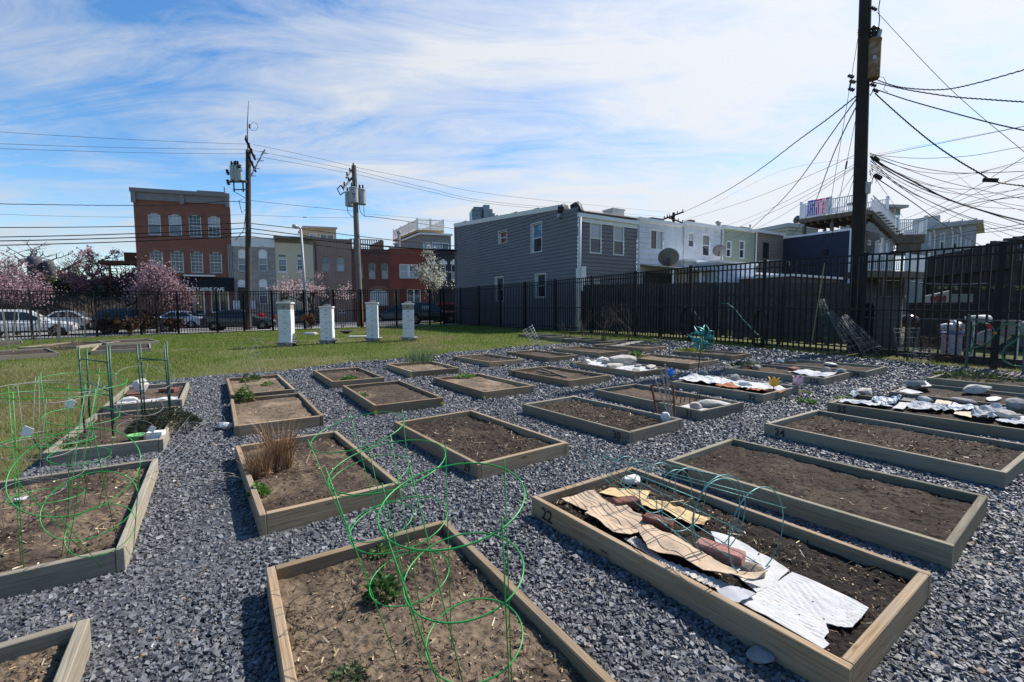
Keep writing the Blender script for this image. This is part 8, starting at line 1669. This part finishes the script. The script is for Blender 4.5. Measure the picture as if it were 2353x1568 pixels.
def scooter():
 p = Vector(cpos(619, 40.5)); root = thing('motor_scooter', 'red motor scooter behind the dark grey sedan', 'scooter', p, R_(17)); m_ = paint('red scooter paint', (.50, .012, .02), .3); 
 mb = MB(); mb.tube([(-.5, 0, .75), (-.1, 0, .62), (.25, 0, .35), (.45, 0, .75), (.5, 0, 1.0)], [.2, .17, .12, .16, .10], 10); mb.build('body', m_, root, local=True, smooth=True); mb = MB(); mb.lathe([(.02, 0), (.24, .02), (.26, .2), (.18, .34), (.02, .38)], (-.62, 0, .85), 14); mb.build('top_box', m_, root, local=True, smooth=True)
 for x in (-.55, .55): mb = MB(); mb.ring((x, 0, .24), .19, .055, (0, 1, 0), 20, 6); mb.build('wheel', M_TYRE, root, local=True, smooth=True)
 mb = MB(); mb.bar((.5, -.3, 1.02), (.5, .3, 1.02), .02, 6); mb.bar((.5, 0, .95), (.57, 0, .24), .03, 6); mb.build('handlebar', M_DARKMET, root, local=True)
scooter()
# ------------------------------------------------------------------ poles and wires
M_POLE = paint('weathered pole', (.055, .046, .040), .9, .3, 3, .4); M_POLED = paint('dark creosote pole', (.026, .021, .018), .9, .3, 3, .4); M_POLEG = paint('grey timber pole', (.15, .14, .13), .9, .25, 3, .3)
M_PORC = paint('brown porcelain', (.05, .035, .03), .3, .2, 5); M_CAN = paint('transformer grey', (.34, .36, .38), .45, .1, 3); M_WIRE = paint('black cable', (.010, .010, .011), .6, .1, 3); M_RUSTCAN = paint('rusty transformer', (.21, .115, .055), .75, .3, 2.6, 0, 0, .3, (.42, .40, .37))
SN = Vector((.3007, -.954, 0)); SU = Vector((.954, .3007, 0)); UP = Vector((0, 0, 1))
def insul(mb, p, s=1.0, ax=(0, 0, 1)): mb.lathe([(.02*s, 0), (.05*s, .02*s), (.025*s, .05*s), (.055*s, .07*s), (.025*s, .11*s), (.05*s, .13*s), (.02*s, .17*s)], p, 8, axis=ax)
def can(root, c, r_, h, m_, arms=True):
 mb = MB(); mb.lathe([(r_*.9, -h/2-.03), (r_, -h/2), (r_, h/2-.05), (r_*1.05, h/2-.05), (r_*1.05, h/2), (r_*.6, h/2+.06), (.02, h/2+.07)], c, 18); o = mb.build('transformer', m_, root, smooth=False); m2 = MB(); c = Vector(c); insul(m2, c+Vector((r_*.35, 0, h/2+.05)), 1.7); m2.build('bushing', M_DARKMET, o); m2 = MB(); insul(m2, c+Vector((-r_*.35, -.05, h/2+.05)), 1.7); m2.build('bushing', M_DARKMET, o); return o
def pole1():
 b = Vector(cpos(570, 30.9)); t = dp(570.5, 346, 30.9); root = thing('utility_pole', 'dark utility pole with tall antenna and a rack of equipment, left of three', 'utility pole', b); mb = MB(); mb.tube([b-UP*.2, b.lerp(t, .5), t], [.20, .175, .15], 12); mb.build('pole', M_POLE, root, uv=False)
 a = dp(571, 232, 30.9); mb = MB(); mb.tube([t-UP*.4+SU*.0+SN*.16, Vector((t.x+.06, t.y-.1, a.z-1.7)), Vector((a.x, a.y, a.z))], [.035, .028, .012], 6); mb.bar(Vector((a.x, a.y, a.z-1.75)), Vector((a.x, a.y, a.z-1.5)), .06, 8); mb.ring(Vector((a.x+.28, a.y, a.z-1.65)), .26, .012, (0, 1, 0), 20, 4); mb.build('antenna', M_DARKMET, root)
 for z, l in ((t.z-.05, 1.55), (t.z-.85, 1.4)): mb = MB(); c = Vector((t.x, t.y, z))+SU*.2; A, B = c-SN*.9-UP*.25, c+SN*l+UP*.28; mb.bar(A, B, .075, 4); o = mb.build('crossarm', M_POLED, root); m2 = MB(); [insul(m2, A.lerp(B, f)+UP*.07, 1.2) for f in (.05, .35, .62, .95)]; m2.build('insulator', M_PORC, o)
 c = dp(590, 378, 30.4); mb = MB()
 for k in range(4): q = c+Vector((.45-.28*k, 0, .75-.48*k)); mb.bar(q-Vector((.12, 0, .18)), q+Vector((.12, 0, .18)), .045, 6); mb.box(q+Vector((.15, 0, -.05)), (.3, .04, .04)); mb.box(q+Vector((-.1, .1, .1)), (.22, .03, .03))
 mb.bar(c+Vector((.55, 0, .95)), c+Vector((-.5, 0, -.85)), .03, 5); mb.build('fuse_switch', M_GREYMET, root)
 c = dp(547, 404, 30.6); mb = MB(); mb.box(c-UP*.38, (1.1, .12, .12)); mb.box(c-UP*1.0+Vector((.1, 0, .1)), (.9, .08, .06)); mb.box(c-UP*.7+Vector((-.3, 0, 0)), (.06, .08, .7)); mb.box(c-UP*.7+Vector((.3, 0, 0)), (.06, .08, .7)); mb.build('equipment_rack', M_DARKMET, root)
 for k, (dx, dz, r_, h) in enumerate(((-.28, .16, .22, .85), (.02, .10, .15, .95), (.24, .0, .14, .65))): can(root, c+Vector((dx, -.1*k, dz)), r_, h, M_CAN)
 mb = MB(); [insul(mb, c+Vector((-.62, 0, z)), 2.2, (-.3, 0, 1)) for z in (.05, -.6)]; mb.build('arrester', M_PORC, root); mb = MB(); [mb.box(b+UP*(2.2+.42*k)+SU*(-.22), (.14, .03, .03)) for k in range(9)]; mb.build('step_bolt', M_DARKMET, root)
 mb = MB(); mb.tube([c+Vector((-.35, 0, -1.0)), dp(563, 455, 30.8), dp(549, 462, 30.7), dp(556, 490, 30.7), dp(566, 480, 30.8), dp(560, 530, 30.8), dp(540, 553, 30.6)], .022, 5); mb.build('drop_cable', M_WIRE, root); return t
T1_ = pole1()
def pole2():
 b = Vector(cpos(829, 32.6)); t = dp(813, 381, 32.6); root = thing('utility_pole', 'pale utility pole with three grey transformers, middle of three', 'utility pole', b); mb = MB(); mb.tube([b-UP*.2, b.lerp(t, .5), t], [.22, .195, .16], 12); mb.build('pole', M_POLEG, root, uv=False)
 mb = MB(); mb.bar(b-UP*.1, b.lerp(t, .16), .235, 12, .215); mb.build('base_sleeve', paint('orange brown pole base', (.16, .085, .04), .9, .3, 3), root)
 for z, A_, B_ in ((t.z, (796, 409, 31.6), (815, 382, 33.2)), (t.z-1, (789, 432, 31.6), (817, 400, 33.2))): mb = MB(); A, B = dp(*A_), dp(*B_); mb.bar(A, B, .085, 4); o = mb.build('crossarm', M_POLEG, root); m2 = MB(); [insul(m2, A.lerp(B, f)+UP*.07, 1.5) for f in (.08, .42, .85)]; m2.build('insulator', M_PORC, o)
 c = dp(787, 438, 31.7); mb = MB(); [mb.bar(c+Vector(a), c+Vector(e_), .035, 5) for a, e_ in (((-.35, 0, .1), (-.1, 0, .35)), ((-.35, 0, .1), (-.15, 0, -.3)), ((-.1, 0, .35), (.1, 0, .0)), ((-.15, 0, -.3), (.15, 0, -.1)), ((-.02, 0, .3), (.18, 0, .25)))]; mb.build('fuse_switch', M_DARKMET, root)
 for i, (px_, py, Y) in enumerate(((803, 458, 32.9), (813, 449, 32.2), (831, 453, 32.7))):
  o = can(root, dp(px_, py, Y), .295, 1.0 if i else .95, M_CAN); 
  if i == 1: q = dp(813.5, 446, Y-.31); m2 = MB(); text_on(m2, '262', .16, q, (1, 0, 0), UP, .006); q2 = dp(813.5, 453, Y-.31); text_on(m2, '07', .14, q2, (1, 0, 0), UP, .006); m2.build('marking', M_BLUEINK, o)
 mb = MB(); mb.tube([dp(825, 470, 32.6), dp(828, 487, 32.5), dp(836, 497, 32.5), dp(844, 498, 32.5)], .02, 5); mb.tube([dp(836, 466, 32.6), dp(836, 484, 32.5), dp(838, 497, 32.5)], .02, 5); mb.tube([dp(798, 470, 32.8), dp(799, 487, 32.7), dp(806, 496, 32.6), dp(818, 503, 32.6)], .02, 5); mb.tube([dp(818, 440, 32.4), dp(823, 433, 32.4), dp(834, 436, 32.5), dp(839, 442, 32.5)], .018, 5); mb.build('drop_cable', M_WIRE, root); return t
pole2()
def lamp():
 b = Vector(cpos(706, 31.6)); t = dp(691.5, 527, 31.6); root = thing('street_lamp', 'grey street lamp with short arm before the cream house', 'street lamp', b); mb = MB(); mb.tube([b, b.lerp(t, .5), t], [.12, .10, .07], 10); mb.build('post', paint('lamp grey', (.33, .34, .36), .5, .1, 3), root, smooth=True); e_ = dp(678, 521, 31.0); mb = MB(); mb.tube([t-UP*.1, t.lerp(e_, .5)+UP*.12, e_+UP*.03], .04, 6); mb.build('arm', M_GREYMET, root); mb = MB(); mb.lathe([(.04, .16), (.16, .10), (.20, 0), (.17, -.10), (.10, -.13), (.01, -.14)], e_, 14, axis=(.25, .1, 1)); mb.build('lamp_head', paint('lamp head', (.40, .40, .40), .4), root, smooth=True)
lamp()
PY = 12.75
def pole3():
 b = dp(1966, 790, PY); b.z = .1; t = dp(1988.5, 0, PY); t2 = b+(t-b)*1.18; root = thing('utility_pole', 'thick dark utility pole with rusty transformer, right of three', 'utility pole', b); mb = MB(); mb.tube([b-UP*.2, b.lerp(t2, .4), b.lerp(t2, .8), t2], [.175, .155, .138, .128], 14); mb.build('pole', M_POLED, root, uv=False)
 can(root, dp(2006, 137, PY-.1), .165, .98, M_RUSTCAN); mb = MB(); q = dp(2018, 90, PY-.2); mb.bar(q-Vector((.04, 0, .18)), q+Vector((.04, 0, .22)), .05, 8); mb.bar(dp(2011, 107, PY-.2), dp(2020, 98, PY-.2), .035, 6); mb.build('fuse_cutout', M_CAN, root); q = dp(2010, 132, PY-.28); mb = MB(); mb.box(q, (.09, .01, .10)); mb.build('plate', paint('blue grey plate', (.38, .42, .52), .4), root)
 mb = MB(); mb.box(dp(1992, 160, PY), (.16, .1, .06)); mb.box(dp(1992, 108, PY), (.16, .1, .06)); mb.build('bracket', M_DARKMET, root)
 mb = MB(); [insul(mb, dp(*p_, PY-.15), 1.0, a) for p_, a in (((2002, 17), (1, 0, -.5)), ((1975, 80), (0, 0, 1)), ((1962, 178), (-1, 0, .3)), ((1966, 190), (-1, 0, .3)), ((1963, 208), (-1, 0, .3)), ((2000, 193), (1, 0, -.4)), ((2006, 205), (1, 0, -.6)))]; mb.build('insulator', M_PORC, root)
 q = dp(1993, 432, PY-.15); mb = MB(); mb.bbox(q, (.13, .10, .32), .01); mb.build('cable_box', paint('aluminium box', (.36, .36, .35), .4, .1, 4, 0, .3), root)
 rr = random.Random(6); mb = MB(); 
 for k in range(14): p_ = [dp(1994+rr.uniform(0, 30), 350+rr.uniform(0, 80), PY-.2) for _ in range(4)]; mb.tube([p_[0]]+[p_[0].lerp(q, .3) for q in p_[1:]], .006, 4)
 mb.bar(dp(2008, 362, PY-.2), dp(2018, 371, PY-.2), .055, 8); mb.bar(dp(2010, 403, PY-.2), dp(2024, 410, PY-.2), .06, 8); mb.bar(dp(2001, 360, PY-.2), dp(2008, 365, PY-.2), .03, 6); mb.build('splice_tangle', M_WIRE, root, uv=False); mb = MB(); mb.tube([dp(2012, 118, PY-.15), dp(2015, 145, PY-.15), dp(2013, 168, PY-.15), dp(2008, 178, PY-.15)], .014, 5); mb.tube([dp(2006, 80, PY-.2), dp(2008, 70, PY-.2), dp(2013, 69, PY-.2), dp(2014, 78, PY-.2)], .010, 5); mb.tube([dp(2018, 78, PY-.2), dp(2021, 45, PY-.2), dp(2019, 20, PY-.2), dp(2023, -6, PY-.2)], .011, 5); mb.tube([dp(1998, 185, PY-.15), dp(1994, 212, PY-.15), dp(2000, 220, PY-.15), dp(2007, 207, PY-.15)], .012, 5); mb.tube([dp(2015, 176, PY-.1), dp(2030, 178, PY-.1), dp(2037, 190, PY-.1), dp(2030, 205, PY-.1), dp(2040, 212, PY-.1)], .007, 5); mb.build('jumper_cable', M_WIRE, root, uv=False)
pole3()
def pole4():
 t = dp(1548, 489, 46); b = Vector((t.x, t.y, 0)); root = thing('utility_pole', 'small far utility pole with crossarms behind the white house roof', 'utility pole', b); mb = MB(); mb.tube([b, t], [.17, .14], 8); mb.build('pole', M_POLED, root)
 for A_, B_ in (((1525, 504, 46), (1571, 487, 45.8)), ((1532, 499, 45.8), (1570, 513, 46.1))): mb = MB(); A, B = dp(*A_), dp(*B_); mb.bar(A, B, .08, 4); o = mb.build('crossarm', M_POLED, root); m2 = MB(); [insul(m2, A.lerp(B, f)+UP*.06, 1.4) for f in (.04, .3, .7, .96)]; m2.build('insulator', M_PORC, o)
pole4()
def spline(P, n=8):
 out = []
 for i in range(len(P)-1):
  p0, p1, p2, p3 = P[max(i-1, 0)], P[i], P[i+1], P[min(i+2, len(P)-1)]
  for k in range(n): t = k/n; out.append(.5*((2*p1)+(p2-p0)*t+(2*p0-5*p1+4*p2-p3)*t*t+(3*p1-p0-3*p2+p3)*t**3))
 return out+[P[-1]]
def wire(label, pts, Ya, Yb, r_, sag=0.0, wob=0.0, group='overhead wires', beads=(), name='overhead_wire'):
 n = len(pts); xs = [p[0] for p in pts]; tt = [0]
 for i in range(1, n): tt.append(tt[-1]+math.hypot(pts[i][0]-pts[i-1][0], pts[i][1]-pts[i-1][1]))
 P = [dp(x, y, 1/((1-t/tt[-1])/Ya+(t/tt[-1])/Yb)) for (x, y), t in zip(pts, tt)]
 if n == 2 : m = 14; P = [P[0].lerp(P[1], i/m)-UP*sag*4*(i/m)*(1-i/m) for i in range(m+1)]
 else: P = spline(P)
 mb = MB()
 if wob: 
  Q = []
  for a, b in zip(P, P[1:]): Q += [a.lerp(b, f) for f in (0, .33, .66)]
  P = [q+Vector((0, 0, wob*.65*math.sin(i*1.9))) for i, q in enumerate(Q)]+[P[-1]]
 mb.tube(P, r_, 5); 
 for f in beads: q = P[int(f*(len(P)-1))]; q2 = P[min(int(f*(len(P)-1))+1, len(P)-1)]; d = (q2-q).normalized(); mb.bar(q-d*.12, q+d*.12, r_*3.2, 7)
 return tag(mb.build(name, M_WIRE, None, uv=False), label, 'wire', group)
YL, Y1, Y2 = 27.0, 30.9, 32.6
for lab, y0, y1, r_, sg in (('top power line running left from the antenna pole', 300.8, 331.6, .010, .1), ('second power line running left from the antenna pole', 328, 343.5, .010, .1), ('third power line running left from the antenna pole', 339, 353.8, .010, .1), ('thin line above the cables, running left from the antenna pole', 486, 493, .008, .25),
  ('uppermost of four heavy cables running left from the antenna pole', 520, 512.6, .024, .12), ('second of four heavy cables running left from the antenna pole', 542, 525, .028, .12), ('third of four heavy cables running left from the antenna pole', 551.5, 535, .030, .1), ('lowest of four heavy cables running left from the antenna pole', 561.5, 543, .028, .1)): wire(lab, [(-170, y0-(y1-y0)*.3), (566, y1)], 23.5, Y1, r_, sg)
wire('twisted cable crossing the cafe front to the antenna pole', [(-170, 466), (130, 471), (306, 472.5), (430, 470), (520, 463), (566, 466)], 23.5, Y1, .020, 0, .012)
for lab, a, b, c, r_ in (('top power line from the antenna pole to the transformer pole', (581, 332), (700, 357), (806, 382), .010), ('second power line from the antenna pole to the transformer pole', (581, 346), (700, 369), (803, 391), .010), ('third power line from the antenna pole to the transformer pole', (603, 362), (700, 379), (800, 398), .010),
  ('slack neutral line from the antenna pole to the transformer pole', (573, 461), (700, 474.5), (815, 485.5), .012), ('thin line with a dark bead between the two left poles', (573, 494.5), (700, 499.5), (815, 500.5), .009)): wire(lab, [a, b, c], Y1, Y2, r_, beads=(.52,) if 'bead' in lab else ())
for lab, pts, r_ in (('uppermost heavy cable passing the transformer pole to the grey house', [(573, 513.5), (700, 527.5), (822, 543), (930, 555), (1060, 567)], .026), ('second heavy cable passing the transformer pole to the grey house', [(573, 525), (700, 542), (819, 559.5), (930, 569), (1060, 577)], .030), ('third heavy cable passing the transformer pole to the grey house', [(573, 535), (700, 549), (822, 562), (930, 570.5), (1060, 578.5)], .028), ('lowest heavy cable passing the transformer pole to the grey house', [(573, 543), (700, 560), (822, 575), (930, 581), (1060, 586)], .024)): wire(lab, pts, Y1, 36.5, r_)
for lab, a, b, c, d in (('top power line from the transformer pole over the grey house', (816, 384.6), (980, 417), (1149, 449), (1540, 489)), ('second power line from the transformer pole over the grey house', (816, 392), (980, 432), (1149, 466), (1530, 499)), ('third power line from the transformer pole over the grey house', (816, 400), (980, 439), (1149, 471), (1528, 503))): wire(lab, [a, b, c, d], Y2, 46, .012)
wire('thick service cable from the transformer pole behind the grey house', [(844, 497), (900, 504), (980, 516), (1060, 529)], Y2, 40, .026); wire('thin line from the transformer pole behind the grey house', [(844, 492), (950, 501), (1060, 511)], Y2, 40, .010)
# right pole
wire('twisted service cable from the thick pole to the far small pole', [(1968, 221), (1900, 275), (1838, 320), (1728, 402), (1640, 455), (1571, 488)], PY, 45.8, .019, 0, .010); wire('dark service cable from the thick pole down to the green house', [(1969, 226), (1905, 316), (1838, 412), (1785, 472), (1724, 528)], PY, 33, .017, 0, .008); wire('twisted service cable from the thick pole down to the navy house', [(1970, 240), (1915, 355), (1875, 460), (1848, 505), (1821, 539)], PY, 34, .017, 0, .010)
wire('guy wire with upper bead on the left of the thick pole', [(1976, 60), (1893, 560)], PY, 16.5, .007, 0, 0, beads=(.26,)); wire('guy wire with lower bead on the left of the thick pole', [(1970, 255), (1908, 560)], PY, 15.5, .007, 0, 0, beads=(.38,))
for lab, pts, Yb in (('thin line from the thick pole to the first white house', [(1964, 357), (1838, 413), (1700, 467), (1568, 507)], 28), ('upper thin line of three from the thick pole to the second white house', [(1965, 377), (1838, 447), (1740, 493), (1657, 523)], 30), ('middle thin line of three from the thick pole to the pipe', [(1965, 382), (1838, 458), (1740, 503), (1645, 546)], 30), ('lower thin line of three from the thick pole to the green house', [(1966, 384), (1850, 462), (1760, 515), (1665, 556)], 31), ('thin line from the thick pole falling behind the roof deck', [(1968, 390), (1935, 440), (1880, 512)], 24), ('steep thin line from the thick pole past the roof deck rail', [(1966, 400), (1942, 470), (1925, 530)], 22), ('long pale line passing behind the thick pole towards the tan house', [(2353, 290), (1985, 360), (1790, 395), (1640, 470)], 45)): wire(lab, pts, PY if '2353' not in str(pts[0]) else 20, Yb, .0065)
for lab, pts, Yb, r_ in (('top twisted cable sweeping right from the transformer', [(2004, 179), (2040, 193), (2082, 202.5), (2160, 206.5), (2230, 195), (2353, 161), (2420, 140)], 8.5, .013), ('second twisted cable sweeping right from the transformer', [(2003, 188), (2082, 206), (2184, 222), (2270, 229), (2353, 234.5), (2420, 236)], 8.5, .013), ('third cable sagging right from the transformer', [(2011, 205), (2085, 230), (2184, 258), (2270, 281), (2353, 300), (2420, 312)], 9, .013), ('thickest twisted cable falling right from the pole insulators', [(2011, 215), (2055, 255), (2100, 294), (2146, 331), (2200, 368), (2249, 397), (2287, 417.5), (2353, 428), (2420, 436)], 9.5, .016),
  ('straight thin line rising right from the pole', [(2014, 359), (2353, 291), (2420, 277)], 10, .006), ('straight primary wire falling from the pole top', [(2015, 28), (2184, 205), (2353, 349), (2420, 402)], 10, .006), ('nearly level line leaving the cable tangle to the right', [(1998, 352), (2090, 381), (2180, 396), (2249, 398), (2353, 394), (2420, 390)], 12, .009), ('line from the cable tangle to the upper right edge', [(1998, 354), (2080, 388), (2180, 420), (2353, 458), (2420, 470)], 14, .008), ('thick bundle falling right from the cable tangle', [(2000, 360), (2043, 388), (2100, 418), (2178, 458), (2270, 488), (2353, 509), (2420, 522)], 14, .022), ('second bundle beside the thick one from the cable tangle', [(2000, 362), (2050, 398), (2110, 430), (2200, 466), (2290, 496), (2353, 517), (2420, 536)], 14, .012), ('thin line under the bundle from the tangle', [(2000, 368), (2060, 425), (2130, 460), (2230, 500), (2353, 528)], 15, .007), ('outer thin line from the tangle to the far right roofs', [(2002, 364), (2070, 400), (2160, 432), (2260, 458), (2353, 475)], 15, .007), ('thin looping line from the tangle towards the grey terrace', [(2002, 366), (2052, 415), (2110, 458), (2180, 492), (2250, 520), (2300, 545)], 22, .007),
  ('straight dark drop cable from the lower splice to the terrace', [(2012, 408), (2090, 460), (2178, 522), (2260, 568)], 24, .014), ('crossing line rising to the right edge above the terrace', [(2080, 520), (2180, 480), (2353, 430), (2420, 410)], 14, .008), ('twisted line crossing above the terrace screens', [(2070, 530), (2160, 490), (2250, 465), (2353, 452), (2420, 445)], 13, .012), ('beaded line at the right edge above the dark timber building', [(2140, 548), (2240, 530), (2300, 524), (2353, 515), (2420, 508)], 13, .011), ('lowest line at the right edge above the dark timber building', [(2130, 556), (2240, 538), (2300, 531), (2353, 523), (2420, 515)], 13, .009), ('spliced line descending at the upper right edge', [(2420, 372), (2353, 376), (2310, 385), (2250, 398), (2100, 440)], 20, .007), ('thin line down to the landing railing', [(2002, 398), (2040, 450), (2075, 500)], 24, .007)): wire(lab, pts, PY if pts[0][0] < 2030 else 20, Yb, r_, 0, .008 if 'twisted' in lab else 0, beads=(.72,) if 'thickest' in lab or 'spliced' in lab else ())
rr = random.Random(12)
for i, (y1, s_) in enumerate(((338, 14), (372, 30), (410, 40), (436, 34), (482, 26), (536, 18), (551, 10))):
 x0, y0 = 1998+rr.uniform(0, 8), 356+i*5; wire('thin sagging line from the cable tangle, %s at the right edge' % ('uppermost', 'second from top', 'third from top', 'middle', 'third from bottom', 'second from bottom', 'lowest')[i], [(x0, y0), (x0+110, y0+(y1-y0)*.33+s_), (x0+230, y0+(y1-y0)*.66+s_), (2353, y1), (2420, y1+8)], PY, 13+i, .0075)
for i, (a, b, c) in enumerate((((2353, 362), (2200, 452), (2075, 505)), ((2353, 402), (2240, 446), (2120, 500)), ((2353, 444), (2230, 480), (2095, 548)), ((2353, 486), (2262, 452), (2190, 395)))): wire('crossing line %s at the right edge' % ('falling to the deck stair', 'falling to the landing', 'falling to the dark porch', 'rising to the tangle lines')[i], [a, b, c], 12, 24, .008)
print('objects', len(bpy.data.objects))
